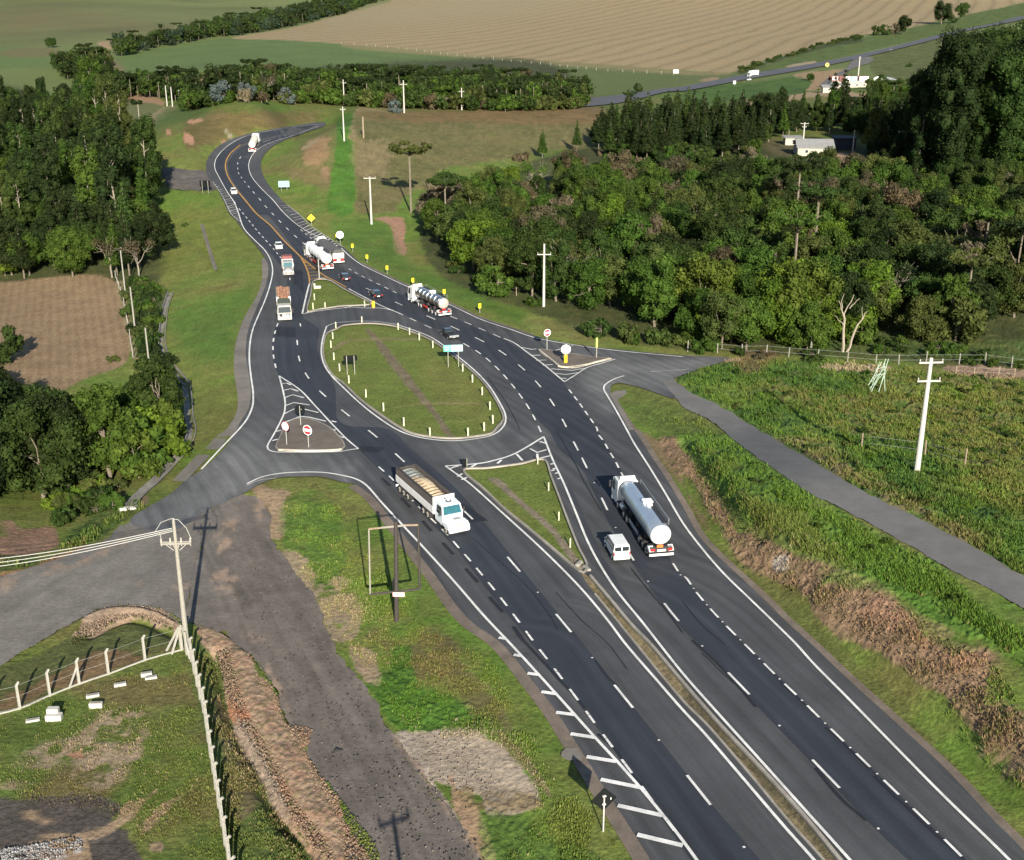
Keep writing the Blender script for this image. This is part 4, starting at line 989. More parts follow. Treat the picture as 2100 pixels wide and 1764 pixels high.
# ================================================================ MESH BUILDER FOR OBJECTS
class MB:
    def __init__(s): s.v = []; s.f = []; s.m = []; s.mats = []
    def mi(s, m):
        if m not in s.mats: s.mats.append(m)
        return s.mats.index(m)
    def add(s, vs, fs, m):
        b0 = len(s.v); k = s.mi(m)
        s.v += [tuple(p) for p in vs]
        for f in fs: s.f.append(tuple(b0 + i for i in f)); s.m.append(k)
    def box(s, x0, x1, y0, y1, z0, z1, m, ch=0.0, rot=None):
        c = min(ch, (x1 - x0) * .45, (y1 - y0) * .45, (z1 - z0) * .45)
        if c <= 0:
            vs = [(x, y, z) for z in (z0, z1) for y in (y0, y1) for x in (x0, x1)]
            fs = [(0, 2, 3, 1), (4, 5, 7, 6), (0, 1, 5, 4), (2, 6, 7, 3), (0, 4, 6, 2), (1, 3, 7, 5)]
        else:
            def ring(z, i, zz=None):
                a0, a1, b0, b1 = x0 + i, x1 - i, y0 + i, y1 - i
                return [(a0 + c, b0, z), (a1 - c, b0, z), (a1, b0 + c, z), (a1, b1 - c, z), (a1 - c, b1, z), (a0 + c, b1, z), (a0, b1 - c, z), (a0, b0 + c, z)]
            vs = ring(z0, c * .6) + ring(z0 + c, 0) + ring(z1 - c, 0) + ring(z1, c * .6)
            fs = [tuple(range(7, -1, -1)), tuple(range(24, 32))]
            for r in range(3):
                for i in range(8): fs.append((r * 8 + i, r * 8 + (i + 1) % 8, r * 8 + 8 + (i + 1) % 8, r * 8 + 8 + i))
        if rot is not None:
            ctr = Vector(((x0 + x1) / 2, (y0 + y1) / 2, (z0 + z1) / 2)); vs = [ctr + rot @ (Vector(p) - ctr) for p in vs]
        s.add(vs, fs, m)
    def cyl(s, p0, p1, r0, r1, m, n=12, cap=True):
        p0, p1 = Vector(p0), Vector(p1); ax = (p1 - p0).normalized()
        t = ax.cross(Vector((0, 0, 1)) if abs(ax.z) < .9 else Vector((1, 0, 0))).normalized(); b = ax.cross(t)
        vs = [p + (t * math.cos(2 * math.pi * i / n) + b * math.sin(2 * math.pi * i / n)) * r for p, r in ((p0, r0), (p1, r1)) for i in range(n)]
        fs = [(i, (i + 1) % n, n + (i + 1) % n, n + i) for i in range(n)]
        if cap: fs += [tuple(range(n - 1, -1, -1)), tuple(range(n, 2 * n))]
        s.add(vs, fs, m)
    def tube(s, P, rs, m, n=6):
        P = [Vector(p) for p in P]; rs = rs if hasattr(rs, '__len__') else [rs] * len(P)
        vs = []; pt = None
        for i, p in enumerate(P):
            ax = ((P[min(i + 1, len(P) - 1)] - P[max(i - 1, 0)])).normalized()
            if pt is None: t = ax.cross(Vector((0, 1, 0)) if abs(ax.y) < .9 else Vector((1, 0, 0))).normalized()
            else: t = (pt - ax * pt.dot(ax)).normalized()
            pt = t; b = ax.cross(t)
            vs += [p + (t * math.cos(2 * math.pi * j / n) + b * math.sin(2 * math.pi * j / n)) * rs[i] for j in range(n)]
        fs = [(i * n + j, i * n + (j + 1) % n, (i + 1) * n + (j + 1) % n, (i + 1) * n + j) for i in range(len(P) - 1) for j in range(n)]
        fs += [tuple(range(n - 1, -1, -1)), tuple(range((len(P) - 1) * n, len(P) * n))]
        s.add(vs, fs, m)
    def prism(s, prof, x0, x1, m, inset=None):
        """profile in (y, z) swept along x; inset[i] narrows the width at profile point i"""
        n = len(prof); ins = inset or [0] * n
        vs = [(x0 + ins[i], y, z) for i, (y, z) in enumerate(prof)] + [(x1 - ins[i], y, z) for i, (y, z) in enumerate(prof)]
        fs = [tuple(range(n)), tuple(range(2 * n - 1, n - 1, -1))] + [(i, n + i, n + (i + 1) % n, (i + 1) % n) for i in range(n)]
        s.add(vs, fs, m)
    def loft(s, secs, m, cap=True):
        n = len(secs[0]); vs = [p for q in secs for p in q]; fs = []
        for i in range(len(secs) - 1):
            for j in range(n): fs.append((i * n + j, i * n + (j + 1) % n, (i + 1) * n + (j + 1) % n, (i + 1) * n + j))
        if cap: fs += [tuple(range(n - 1, -1, -1)), tuple(range((len(secs) - 1) * n, len(secs) * n))]
        s.add(vs, fs, m)
    def disc(s, c, r, nrm, m, n=24, th=.03, rx=None, ry=None):
        c = Vector(c); nrm = Vector(nrm).normalized(); s.cyl(c - nrm * th / 2, c + nrm * th / 2, r, r, m, n)
    def build(s, name, parent=None, smooth=False, **kw):
        o = mesh_obj(name, s.v, s.f, s.mats, parent, s.m, smooth)
        bm_fix(o)
        tag(o, **kw)
        return o
import bmesh
def bm_fix(o):
    bm = bmesh.new(); bm.from_mesh(o.data)
    bmesh.ops.recalc_face_normals(bm, faces=bm.faces)
    bm.to_mesh(o.data); bm.free()

WHITE = mat('white_enamel', (.70, .70, .68), .35, coat=.25, noise=.12, scale=1.3)
WHITE_D = mat('grimy_white_enamel', (.58, .57, .53), .5, noise=.14, scale=2)
CREAM = mat('cream_enamel', (.66, .62, .52), .45, noise=.1)
BLACKP = mat('black_enamel', (.012, .012, .014), .25, coat=.5, noise=.1)
RUBBER = mat('rubber', (.02, .02, .02), .85, noise=.1)
CHASSIS = mat('chassis_black', (.025, .025, .027), .6, noise=.2)
STEEL = mat('polished_steel', (.72, .72, .70), .22, metal=1.0, noise=.08, scale=1.5)
STEELB = mat('painted_blue_grey_tank', (.40, .46, .52), .28, metal=.55, noise=.08, scale=.8)
ALU = mat('dull_aluminium', (.55, .56, .57), .42, metal=.8, noise=.12)
GLASSM = mat('vehicle_glass', (.018, .028, .032), .06, spec=.8, noise=.05)
GLASST = mat('teal_windscreen', (.02, .10, .12), .06, spec=.9, noise=.3, scale=2.5)
REDL = mat('red_lens', (.50, .02, .02), .25, noise=.05)
REDP = mat('red_paint', (.45, .045, .035), .45, noise=.12)
ORANGE = mat('orange_plate', (.75, .16, .03), .45, noise=.05)
PLATEW = mat('plate_white', (.85, .85, .84), .4, noise=.03)
YELL = mat('yellow_sign', (.80, .60, .01), .45, noise=.04)
AMBER = mat('amber_marker', (.80, .42, .01), .45, noise=.04)
SIGNB = mat('sign_back_dark', (.010, .012, .012), .9, noise=.15, spec=.08)
GALV = mat('galvanised', (.48, .48, .45), .5, metal=.35, noise=.12)
POSTC = mat('cast_concrete', (.26, .25, .215), .85, noise=.14, scale=5, bump=.3)
POSTW = mat('white_concrete', (.44, .43, .39), .8, noise=.1, scale=4)
POSTF = mat('fence_concrete', (.33, .32, .28), .85, noise=.14, scale=4)
POSTY = mat('pale_yellow_marker', (.52, .52, .36), .6, noise=.06)
SIGNR = mat('sign_red', (.55, .03, .04), .4, noise=.04)
SIGNG = mat('sign_green', (.10, .55, .38), .4, noise=.04)
SIGNLB = mat('sign_pale_blue', (.40, .66, .70), .4, noise=.04)
WOOD = mat('weathered_wood', (.26, .20, .14), .85, noise=.25, scale=6)
RUST = mat('dark_rusty_steel', (.040, .034, .031), .7, noise=.3, scale=5)
CERAM = mat('insulator_grey', (.35, .33, .30), .35)
TARP = mat('grey_tarpaulin', (.085, .083, .082), .75, noise=.25, scale=1.5, bump=.5)
LOAD = mat('grain_load', (.60, .47, .30), .9, noise=.18, scale=3, bump=.4)
BRICKL = mat('fired_brick_load', (.27, .14, .085), .9, noise=.45, scale=3.5, bump=.6)
OLIVE = mat('olive_tarp', (.085, .10, .06), .8, noise=.2, scale=3)
GREYP = mat('grey_car_paint', (.28, .29, .30), .3, coat=.4)

# ---------------------------------------------------------------- concrete utility poles
def xarm(mb, z, w, m, y=0, ins=3, th=.1):
    mb.box(-w / 2, w / 2, y - th / 2, y + th / 2, z - th * .6, z + th * .6, m, .02)
def utility_pole(uv, h, label, group=None, arms=((.25, 2.4),), r=(.20, .11), m=None, rz=0.0, double=False, name='utility_pole'):
    p = G1(*uv, -.3); root = empty(name, p, rz, label, 'utility pole', group)
    m = m or POSTC
    s = MB(); s.cyl((0, 0, 0), (0, 0, h + .3), r[0], r[1], m, 10); s.build('shaft', root, smooth=False)
    for dz, w in arms:
        s = MB(); z = h + .3 - dz; s.box(-w / 2, w / 2, -.17, -.06, z - .09, z + .09, m, .02); s.build('crossarm', root)
        for x in (-w / 2 + .1, -w / 6 if double else 0, w / 2 - .1):
            s = MB(); s.cyl((x, -.115, z + .09), (x, -.115, z + .2), .03, .03, CERAM, 8); s.cyl((x, -.115, z + .2), (x, -.115, z + .42), .09, .05, CERAM, 10); s.build('insulator', root)
    return root
PG = 'concrete utility poles along the highway'
utility_pole((1880, 968), 13.3, 'tall white double-arm concrete pole standing in the weeds right of the gravel lane', arms=((.5, 2.7), (2.6, 2.6)), r=(.34, .2), m=POSTW, rz=.08)
utility_pole((1115, 629), 12.0, 'white concrete pole with short cross-shaped arm at the edge of the big wood', arms=((2.0, 2.6),), r=(.27, .17), m=POSTW)
utility_pole((762, 460), 12.0, 'white concrete pole on the grass bank above the yellow diamond sign', arms=((.4, 3.0),), r=(.30, .17), m=POSTW, rz=.1)
utility_pole((706, 290), 11.0, 'pale concrete pole at the foot of the bright green strip by the bend', arms=((.9, 1.8),), r=(.28, .16), m=POSTW)
utility_pole((706, 215), 10.5, 'pale concrete pole at the head of the bright green strip', arms=((1.4, 2.6),), r=(.30, .18), m=POSTW)
utility_pole((829, 232), 13.0, 'pale concrete pole beside the silvery shrub on the ridge of the meadow', arms=((1.6, 3.0),), r=(.34, .2), m=POSTW)
utility_pole((947, 226), 9.5, 'small pale concrete pole at the far rim of the dry meadow', arms=((1.6, 2.4),), r=(.32, .2), m=POSTW)
utility_pole((1645, 316), 11.5, 'concrete pole with transformer arms in front of the white farmhouse', arms=((.4, 3.0), (1.6, 1.6)), r=(.30, .2), m=POSTW)
utility_pole((1748, 318), 9.0, 'bare slim pole on the bare soil beside the farmhouse', arms=(), r=(.26, .18), m=POSTC)
utility_pole((1843, 272), 12.0, 'bare pale pole standing among the dark trees left of the eucalyptus wood', arms=(), r=(.34, .22), m=POSTW)
utility_pole((1760, 155), 13.0, 'pale pole behind the roadside shop', arms=((1.2, 1.8),), r=(.42, .3), m=POSTW)
utility_pole((1957, 105), 17.0, 'tall pale pole beside the far road near the top right', arms=((1.0, 2.4),), r=(.55, .35), m=POSTW)
utility_pole((343, 218), 10.0, 'leftmost of three pale posts by the dry farm field beyond the bend', 'pale posts by the dry farm field', arms=(), r=(.3, .2), m=POSTW)
utility_pole((354, 219), 9.5, 'middle one of three pale posts by the dry farm field beyond the bend', 'pale posts by the dry farm field', arms=(), r=(.3, .2), m=POSTW)
utility_pole((369, 214), 7.0, 'rightmost of three pale posts by the dry farm field beyond the bend', 'pale posts by the dry farm field', arms=(), r=(.3, .2), m=POSTW)
utility_pole((287, 257), 8.5, 'slim pole in the small green paddock behind the left wood', arms=(), r=(.22, .15), m=POSTC)
utility_pole((257, 600), 9.0, 'weathered pole nearest the wood at the ploughed plot', 'weathered poles beside the ploughed plot', arms=(), r=(.16, .12), m=POSTC, name='wooden_pole')
utility_pole((278, 686), 9.0, 'weathered pole in the middle of the ploughed plot edge', 'weathered poles beside the ploughed plot', arms=(), r=(.17, .12), m=POSTC, name='wooden_pole')
utility_pole((306, 748), 6.5, 'shortest weathered pole at the near corner of the ploughed plot', 'weathered poles beside the ploughed plot', arms=(), r=(.16, .12), m=POSTC, name='wooden_pole')
# the big pole of the foreground with its three wires
pr = utility_pole((385, 1336), 12.4, 'big weathered concrete pole with crossarm carrying three wires over the yard corner', arms=(), r=(.24, .13), m=POSTC, rz=0.05)
s = MB()
for y in (-.16, .16): s.box(-1.25, 1.25, y - .05, y + .05, 10.6, 10.75, POSTC, .02)
for x in (-1.0, -.3, .3, 1.0): s.tube([(x, 0, 10.68), (x * .25, 0, 10.0)], .035, GALV, 5)
s.build('crossarm', pr)
for x in (-1.2, -.45, .45, 1.2):
    s = MB(); s.cyl((x, 0, 10.4), (x, 0, 10.7), .05, .05, CERAM, 8); s.cyl((x, 0, 10.72), (x, 0, 11.15), .1, .05, CERAM, 10); s.build('insulator', pr)
s = MB(); s.cyl((0, 0, 12.65), (0, 0, 12.95), .09, .05, CERAM, 8); s.build('insulator', pr); s = MB(); s.cyl((-.3, -.1, 12.2), (.3, .1, 11.5), .07, .05, CHASSIS, 8); s.build('surge_arrester', pr)
s = MB(); s.tube([(-1.7, .2, 11.6), (-1.1, .2, 12.5), (-.2, 0, 12.9), (.4, 0, 12.8), (1.0, 0, 12.0), (1.3, 0, 11.0)], .03, GALV, 5)
s.tube([(-1.3, .2, 11.5), (-1.15, 0, 10.9), (-1.2, 0, 10.6)], .03, GALV, 5); s.build('jumper_wire', pr)
pb = G1(385, 1336)
for i, (zz, vv) in enumerate(((12.1, 1118), (11.9, 1131), (11.7, 1143))):
    a, sl = slopes(-330, vv + 42); Yt = pb.y + 1.0
    end = Vector((a * Yt, Yt, CAMH + sl * Yt)); st = Vector((pb.x - .15, pb.y + (.15 * (i - 1)), pb.z - .3 + zz))
    s = MB(); n = 16; s.tube([st.lerp(end, k / n) - Vector((0, 0, 1.0 * math.sin(math.pi * k / n))) for k in range(n + 1)], .035, GALV, 5)
    s.build('power_wire', label=('topmost', 'middle', 'lowest')[i] + ' of the three wires running left from the big foreground pole', cat='wire', group='wires of the foreground pole')
ep = G1(-330, 1440)
utility_pole((-330, 1440), 12.4, 'far concrete pole at the left end of the three wires, outside the picture', arms=((.8, 2.4),), r=(.24, .13))

_tip = G1(806, 1674); _q = Vector((math.sin(R(-10.9)), math.cos(R(-10.9)), 0)) * (10.2 / math.tan(SUN_EL))
_up = utility_pole((385, 1336), 10.2, 'concrete pole just below the picture, whose shadow falls on the grey track', arms=((.15, 2.3),), r=(.22, .13)); _up.location = _tip - _q - Vector((0, 0, .3 + _tip.z)); _up.rotation_euler = (0, 0, .5)
# ---------------------------------------------------------------- signs
def sign_post(root, h, r=.035, x=0.0, y=0.0, m=None):
    s = MB(); s.cyl((x, y, -.3), (x, y, h), r, r, m or GALV, 8); return s.build('post', root)
def face_cam(p, extra=0.0): return math.atan2(-p.x, p.y) * 1.0 + extra      # local -Y looks back at the camera
def chamfered(mb, pts2, y0, y1, m):
    n = len(pts2); vs = [(x, y0, z) for x, z in pts2] + [(x, y1, z) for x, z in pts2]
    mb.add(vs, [tuple(range(n)), tuple(range(2 * n - 1, n - 1, -1))] + [(i, (i + 1) % n, n + (i + 1) % n, n + i) for i in range(n)], m)
def circ(r, z, n=24, x=0, ry=None): return [(x + r * math.cos(2 * math.pi * i / n), z + (ry or r) * math.sin(2 * math.pi * i / n)) for i in range(n)]

# foreground warning diamond, seen from behind
p = G1(1237, 1706); r_ = empty('warning_sign', p, .25, 'large diamond road sign with dark back, nearest sign at the bottom edge of the verge', 'road sign')
s = MB(); q = .92; chamfered(s, [(0, 2.6 - q), (q, 2.6), (0, 2.6 + q), (-q, 2.6)], 0.06, .09, SIGNB); s.build('panel', r_)
s = MB(); s.box(-.045, .045, -.03, .06, -.3, 2.75, POSTW, .01); s.build('post', r_)
s = MB(); s.box(-.12, .12, -.045, .055, 2.2, 2.28, WHITE); s.build('bracket', r_); s = MB(); s.box(-.12, .12, -.045, .055, 2.85, 2.93, WHITE); s.build('bracket', r_); s = MB(); s.box(.45, .52, .04, .06, 2.5, 2.66, WHITE); s.build('sticker', r_)
# three signs on the left paved triangle
def round_sign(uv, h, r, front, label, back=False, rz=0.0, cat='road sign', ell=1.0, band=None, pm=None, off=.17, name='round_sign'):
    p = G1(*uv, off); root = empty(name, p, rz, label, cat)
    sign_post(root, h + r * .6, .05, 0, .05, pm)
    s = MB()
    if back: chamfered(s, circ(r, h), -.02, .01, SIGNB); s.build('panel', root); s = MB(); s.cyl((0, -.06, h - r * 1.4), (0, -.06, h + r * .75), .045, .045, GALV, 8); s.cyl((.25 * r, -.03, h), (.33 * r, -.03, h), .05, .05, WHITE, 8); s.build('bracket', root)
    else:
        chamfered(s, circ(r, h), -.02, .01, front); s.build('panel', root)
        if band == 'noentry':
            s = MB(); chamfered(s, circ(r * .86, h), -.035, -.022, SIGNR); s.build('red_disc', root)
            s = MB(); s.box(-r * .85, r * .85, -.05, -.037, h - r * .26, h + r * .26, PLATEW, 0); s.build('white_bar', root)
        elif band == 'ring':
            s = MB(); chamfered(s, circ(r * .97, h), -.026, -.022, SIGNR); s.build('red_ring', root); s = MB(); chamfered(s, circ(r * .90, h), -.034, -.027, PLATEW); s.build('white_face', root)
    return root
round_sign((617, 876), 2.35, .68, SIGNB, 'round road sign showing its dark back at the tip of the left paved triangle', back=True, rz=.05)
round_sign((588, 916), 2.6, .62, SIGNR, 'overexposed white round sign with pink rim at the left corner of the left paved triangle', band='ring', rz=-.55)
round_sign((633, 922), 2.45, .68, PLATEW, 'no-entry sign at the front kerb of the left paved triangle', band='noentry', rz=-.45)
# right paved triangle
round_sign((1122, 721), 3.0, .62, PLATEW, 'no-entry sign at the left corner of the right paved triangle', band='noentry', rz=.45)
rr = round_sign((1160, 748), 2.35, .76, PLATEW, 'white round sign above an amber marker on the right paved triangle', rz=0.0)
s = MB(); s.box(-.26, .26, -.1, -.04, .15, 1.5, AMBER, .03); s.build('amber_board', rr)
p = G1(1223, 738, .17); r_ = empty('marker_pole', p, 0, 'slim pole with lime green top at the right corner of the right paved triangle', 'pole')
s = MB(); s.cyl((0, 0, -.2), (0, 0, 2.2), .09, .08, POSTC, 8); s.build('shaft', r_)
s = MB(); s.box(-.16, .16, -.12, .02, 1.9, 3.5, mat('lime_marker', (.45, .60, .12), .5), .03); s.build('lime_board', r_)
# oval island boards
def two_leg_board(uv, w, zlo, zhi, m, label, rz=0.0, back=False, off=.0, wr=None, cat='road sign', name='guide_sign', legm=None):
    p = G1(*uv, off); root = empty(name, p, rz, label, cat)
    for x in (-w * .27, w * .27): s = MB(); s.box(x - .06, x + .06, -.09 if back else .03, -.03 if back else .09, -.3, zhi - .05, legm or POSTC, .01); s.build('leg', root)
    s = MB(); s.box(-w / 2, w / 2, -.02, .02, zlo, zhi, m, .01); s.build('panel', root)
    return root
two_leg_board((720, 768), 2.1, 2.2, 3.05, SIGNB, 'low road board on two legs showing its dark back on the oval island', rz=.1, back=True)
gb = two_leg_board((930, 753), 3.0, 2.55, 3.6, SIGNLB, 'pale green and white direction board on two legs at the right of the oval island', rz=.1)
s = MB(); s.box(-1.5, -.35, -.035, -.022, 2.56, 3.59, SIGNG); s.build('green_field', gb)
s = MB()
for k, (a, b_, z) in enumerate(((-1.35, -.6, 3.25), (-1.3, -.7, 2.9), (-.15, 1.2, 3.25), (-.15, 1.0, 2.9))): s.box(a, b_, -.045, -.037, z - .07, z + .07, PLATEW if k < 2 else mat('pale_letters', (.62, .80, .80), .4))
s.build('lettering', gb)
# blue board by the bend, black back board at the access road
bb = two_leg_board((583, 391), 3.0, 1.0, 2.7, SIGNLB, 'pale blue rectangular board on short legs on the verge right of the bend', rz=.15)
s = MB(); s.box(-1.4, 1.4, -.035, -.022, 1.08, 2.62, mat('pale_cyan_face', (.22, .52, .62), .4)); s.build('face', bb)
two_leg_board((422, 396), 3.0, 1.7, 3.5, SIGNB, 'two-legged sign with dark back at the mouth of the left access road', rz=0, back=True)
# yellow diamond, white round, chevron markers
p = G1(639, 461); r_ = empty('warning_sign', p, .1, 'bright yellow diamond warning sign on the bank right of the slip road', 'road sign')
s = MB(); q = 1.0; chamfered(s, [(0, 1.7 - q), (q, 1.7), (0, 1.7 + q), (-q, 1.7)], -.03, 0, YELL); s.build('panel', r_)
s = MB(); q = .3; chamfered(s, [(0, 1.6 - q), (.1, 1.7), (0, 1.7 + q), (-.1, 1.7)], -.045, -.035, mat('faded_ochre', (.62, .40, .02), .5)); s.build('symbol', r_); sign_post(r_, 1.5, .05)
round_sign((698, 502), 2.35, .88, PLATEW, 'white round sign beside a yellow marker at the top of the slip road', rz=.1, off=0)
yp = [(691, 496, 1.2), (723, 516, 1.0), (753, 539, 1.0), (794, 562, 1.0), (847, 588, 1.0), (911, 612, 1.0), (984, 642, 1.0)]
yl = ['first of the yellow markers, tucked against the white round sign', 'second yellow marker down the slip road, below the white round sign', 'third yellow marker down the slip road, above the truck with the grey tarpaulin', 'fourth yellow marker down the slip road, above the leading black cars', 'yellow marker rising just behind the cab of the steel tanker', 'yellow marker just right of the steel tanker barrel', 'last yellow marker down the slip road, right of the steel tanker']
first = None
for (u, v_, k), lb in zip(yp, yl):
    p = G1(u, v_)
    if first is None:
        first = empty('curve_marker', p, .35, lb, 'road marker', 'yellow markers along the outside of the slip road')
        s = MB(); s.box(-.33, .33, -.03, 0, 1.0, 2.0, YELL, .08); s.build('panel', first)
        s = MB(); s.add([(-.15, -.045, 1.2), (.12, -.045, 1.5), (-.15, -.045, 1.8), (-.02, -.045, 1.8), (.25, -.045, 1.5), (-.02, -.045, 1.2)], [(0, 1, 2, 3, 4, 5)], mat('olive_chevron', (.55, .42, .03), .5)); s.build('chevron', first)
        sign_post(first, 1.2, .05); cur = first
    else:
        cur = copy_tree(first); cur.location = p; cur['label'] = lb
    cur.scale = (.8, .8, .9)
p = G1(766, 635, .1); r_ = empty('amber_marker', p, .2, 'small amber marker board at the right nose of the upper grass triangle', 'road marker')
s = MB(); s.box(-.28, .28, -.04, .02, .3, 1.55, AMBER, .04); s.build('panel', r_); sign_post(r_, .8, .04)
# grey pole with a plate at the gore of the two carriageways
p = G1(655, 573); r_ = empty('gore_sign', p, 0, 'thin grey pole with a narrow plate on the gore behind the white tanker', 'pole')
s = MB(); s.cyl((0, 0, -.2), (0, 0, 4.3), .11, .10, GALV, 8); s.build('shaft', r_)
s = MB(); s.box(-.5, .5, .05, .09, 3.0, 4.1, SIGNB, .02); s.build('panel', r_)
p = G1(653, 592); r_ = empty('fallen_sign', p, .2, 'pale bent marker plate lying on the grass of the upper triangle', 'sign plate')
s = MB(); s.box(-.9, .5, -.1, .1, .05, .55, CREAM, .04); s.box(-.9, -.6, -.1, .1, -.2, 1.1, CREAM, .03); s.build('panel', r_)
p = G1(953, 961, 0); r_ = empty('nose_marker', p, 0, 'small black marker board seen from behind at the nose of the lower grass triangle', 'road marker')
s = MB(); s.box(-.28, .22, .0, .04, .15, 1.25, SIGNB, .01); s.build('panel', r_); s = MB(); s.box(.24, .32, -.03, .05, -.2, 1.35, POSTC, .01); s.build('post', r_)
p = G1(1696, 139); r_ = empty('warning_sign', p, 0, 'tiny yellow and red sign beside the far road', 'road sign')
s = MB(); q = 1.7; chamfered(s, circ(1.5, 2.2, 12), -.1, .1, mat('yellow_far', (.85, .6, .1), .5)); s.build('panel', r_); s = MB(); chamfered(s, circ(.6, 2.2, 12), -.16, -.11, REDP); s.build('symbol', r_); sign_post(r_, 1.5, .12)
p = G1(1506, 175); r_ = empty('round_sign', p, 0, 'tiny white sign below the far road near the white box truck', 'road sign')
s = MB(); s.box(-.9, .9, -.1, .1, .8, 2.8, PLATEW, .2); s.build('panel', r_); sign_post(r_, 1.0, .1)
p = G1(1386, 152); r_ = empty('billboard', p, 0, 'small white board at the edge of the stubble field left of the box truck', 'billboard')
s = MB(); s.box(-2.1, 2.1, -.15, .15, .6, 3.2, PLATEW, .1); s.build('panel', r_)
for x in (-1.2, 1.2): s = MB(); s.box(x - .12, x + .12, .1, .3, -.3, 2.8, WOOD); s.build('post', r_)
# pale posts on the bend
for (u, v_, lb) in ((432, 262 + 10, 0),): pass

# empty billboard frame in the foreground
p = G1(813, 1274); r_ = empty('empty_billboard', p, -.04, 'empty dark steel billboard frame on a single post with a small pink plate', 'billboard')
def at_depth(u, v_, dy=0.0):
    a, sl = slopes(u, v_); Y = p.y + dy; return Vector((a * Y, Y, CAMH + sl * Y)) - p
s = MB(); top = at_depth(812, 1076); s.cyl((0, 0, -.3), (top.x, 0, top.z + .35), .21, .19, RUST, 12); s.build('post', r_)
TL, TR, BL, BR = at_depth(756, 1086), at_depth(858, 1076), at_depth(759, 1220), at_depth(861, 1207)
s = MB(); s.tube([TL, BL], .075, POSTC, 6); s.build('side_rail', r_)
s = MB(); s.tube([TR, BR], .11, RUST, 6); s.build('side_rail', r_)
s = MB(); s.tube([TL, at_depth(782, 1083)], .09, WOOD, 6); s.build('top_rail', r_)
s = MB(); a_, b_ = at_depth(781, 1083), at_depth(832, 1077); s.tube([a_, b_], .10, POSTC, 6); s.tube([b_, TR], .09, WOOD, 6); s.build('top_beam', r_)
s = MB(); s.tube([BL, BR], .12, RUST, 6); s.build('bottom_rail', r_)
s = MB(); c_ = at_depth(818, 1219, -.3); s.box(c_.x - .55, c_.x + .55, -.36, -.28, c_.z - .22, c_.z + .22, mat('pink_plate', (.80, .42, .40), .5), .03); s.build('plate', r_)
s = MB(); s.cyl((-.05, .3, -.3), (-.3, .9, top.z * .4), .1, .08, CHASSIS, 8); s.build('stay', r_)

# ---------------------------------------------------------------- marker posts
def marker_proto(h, w, label, group, name='marker_post'):
    root = empty(name, (0, 0, 0), 0, label, 'marker post', group)
    s = MB(); s.box(-w / 2, w / 2, -w / 2, w / 2, -.15, h, POSTY, .03); s.build('post', root); return root
def posts(lst, h, w, group, labels):
    pr_ = None
    for (u, v_), lb in zip(lst, labels):
        if pr_ is None: pr_ = marker_proto(h, w, lb, group); o = pr_
        else: o = copy_tree(pr_); o['label'] = lb
        o.location = G1(u, v_, .05)
OG = 'pale marker posts around the oval island'
orda = ['first', 'second', 'third', 'fourth', 'fifth', 'sixth', 'seventh', 'eighth', 'ninth', 'tenth', 'eleventh', 'twelfth']
left = [(689, 674), (682.7, 695), (679, 713), (685, 738), (696.7, 761), (715.7, 785.7), (750.7, 815), (786.7, 842.7), (828.3, 873.4), (881.7, 894.5)]
posts(left, 1.15, .2, OG, ['pale marker post, %s down the left rim of the oval island' % orda[i] for i in range(len(left))])
right = [(742.3, 662.4), (816.7, 676), (840, 686), (860, 697.4), (887.7, 713.4), (949, 761.7), (969, 784), (989, 810), (1005, 840), (1010.7, 868.4), (993, 883.5), (960, 895)]
posts(right, 1.15, .2, OG, ['pale marker post, %s down the right rim of the oval island' % orda[i] for i in range(len(right))])
posts([(645, 615), (642.3, 634.4), (667, 633.5), (748, 630)], 1.2, .2, 'pale marker posts on the upper grass triangle', ['upper of two pale posts on the left rim of the upper grass triangle', 'lower of two pale posts on the left rim of the upper grass triangle', 'faint pale post on the bottom rim of the upper grass triangle', 'thin pale post near the amber marker of the upper grass triangle'])
posts([(1102.7, 951.8), (1125, 1006.8), (1146, 1067.5), (1169.3, 1122.8)], 1.0, .14, 'pale marker posts on the lower grass triangle', ['topmost pale post on the lower grass triangle, in the hatching', 'second pale post from the top on the lower grass triangle', 'third pale post from the top on the lower grass triangle', 'lowest pale post on the lower grass triangle'])

# ---------------------------------------------------------------- fences
def fence_post(parent, p, h, m, lean=(0, 0), bend=.32, bx=(.8, .2), w=.13, wr=None):
    s = MB(); b = Vector(p); top = b + Vector((0, 0, h)); d = Vector((bx[0], bx[1], 0)).normalized()
    pts_ = [b - Vector((0, 0, .3)), top, top + d * bend * .75 + Vector((0, 0, bend * .75))]
    s.tube(pts_, [w, w * .9, w * .75], m, 4); return s.build('post', parent)
def wires(parent, P, hs, r=.012, name='wire'):
    for h in hs:
        s = MB(); s.tube([Vector(p) + Vector((0, 0, h)) for p in P], r, GALV, 4); s.build(name, parent)
yl_ = [(-90, 1478), (-28, 1470), (41, 1454), (102.7, 1427.5), (162.7, 1403.5), (222.7, 1383.5), (297.7, 1355), (372, 1334)]
f1 = empty('concrete_fence', G1(41, 1454), 0, 'white bent-top concrete posts of the yard fence facing the old road', 'fence')
P1 = [G1(*q) - f1.location for q in yl_]
for q in P1: fence_post(f1, q, 2.15, POSTF, bx=(.6, .8), w=.13)
for a, b_ in (((142, 1412), (161, 1368)),):
    A_ = G1(*a) - f1.location; B_ = P1[4] + Vector((0, 0, 1.7)); s = MB(); s.tube([A_, B_], .08, POSTF, 4); s.build('brace', f1)
wires(f1, P1, (.15, 1.15, 2.1), .008)
A_ = [G1(*q) - f1.location for q in smooth_line(yl_, 30)]
s = MB()
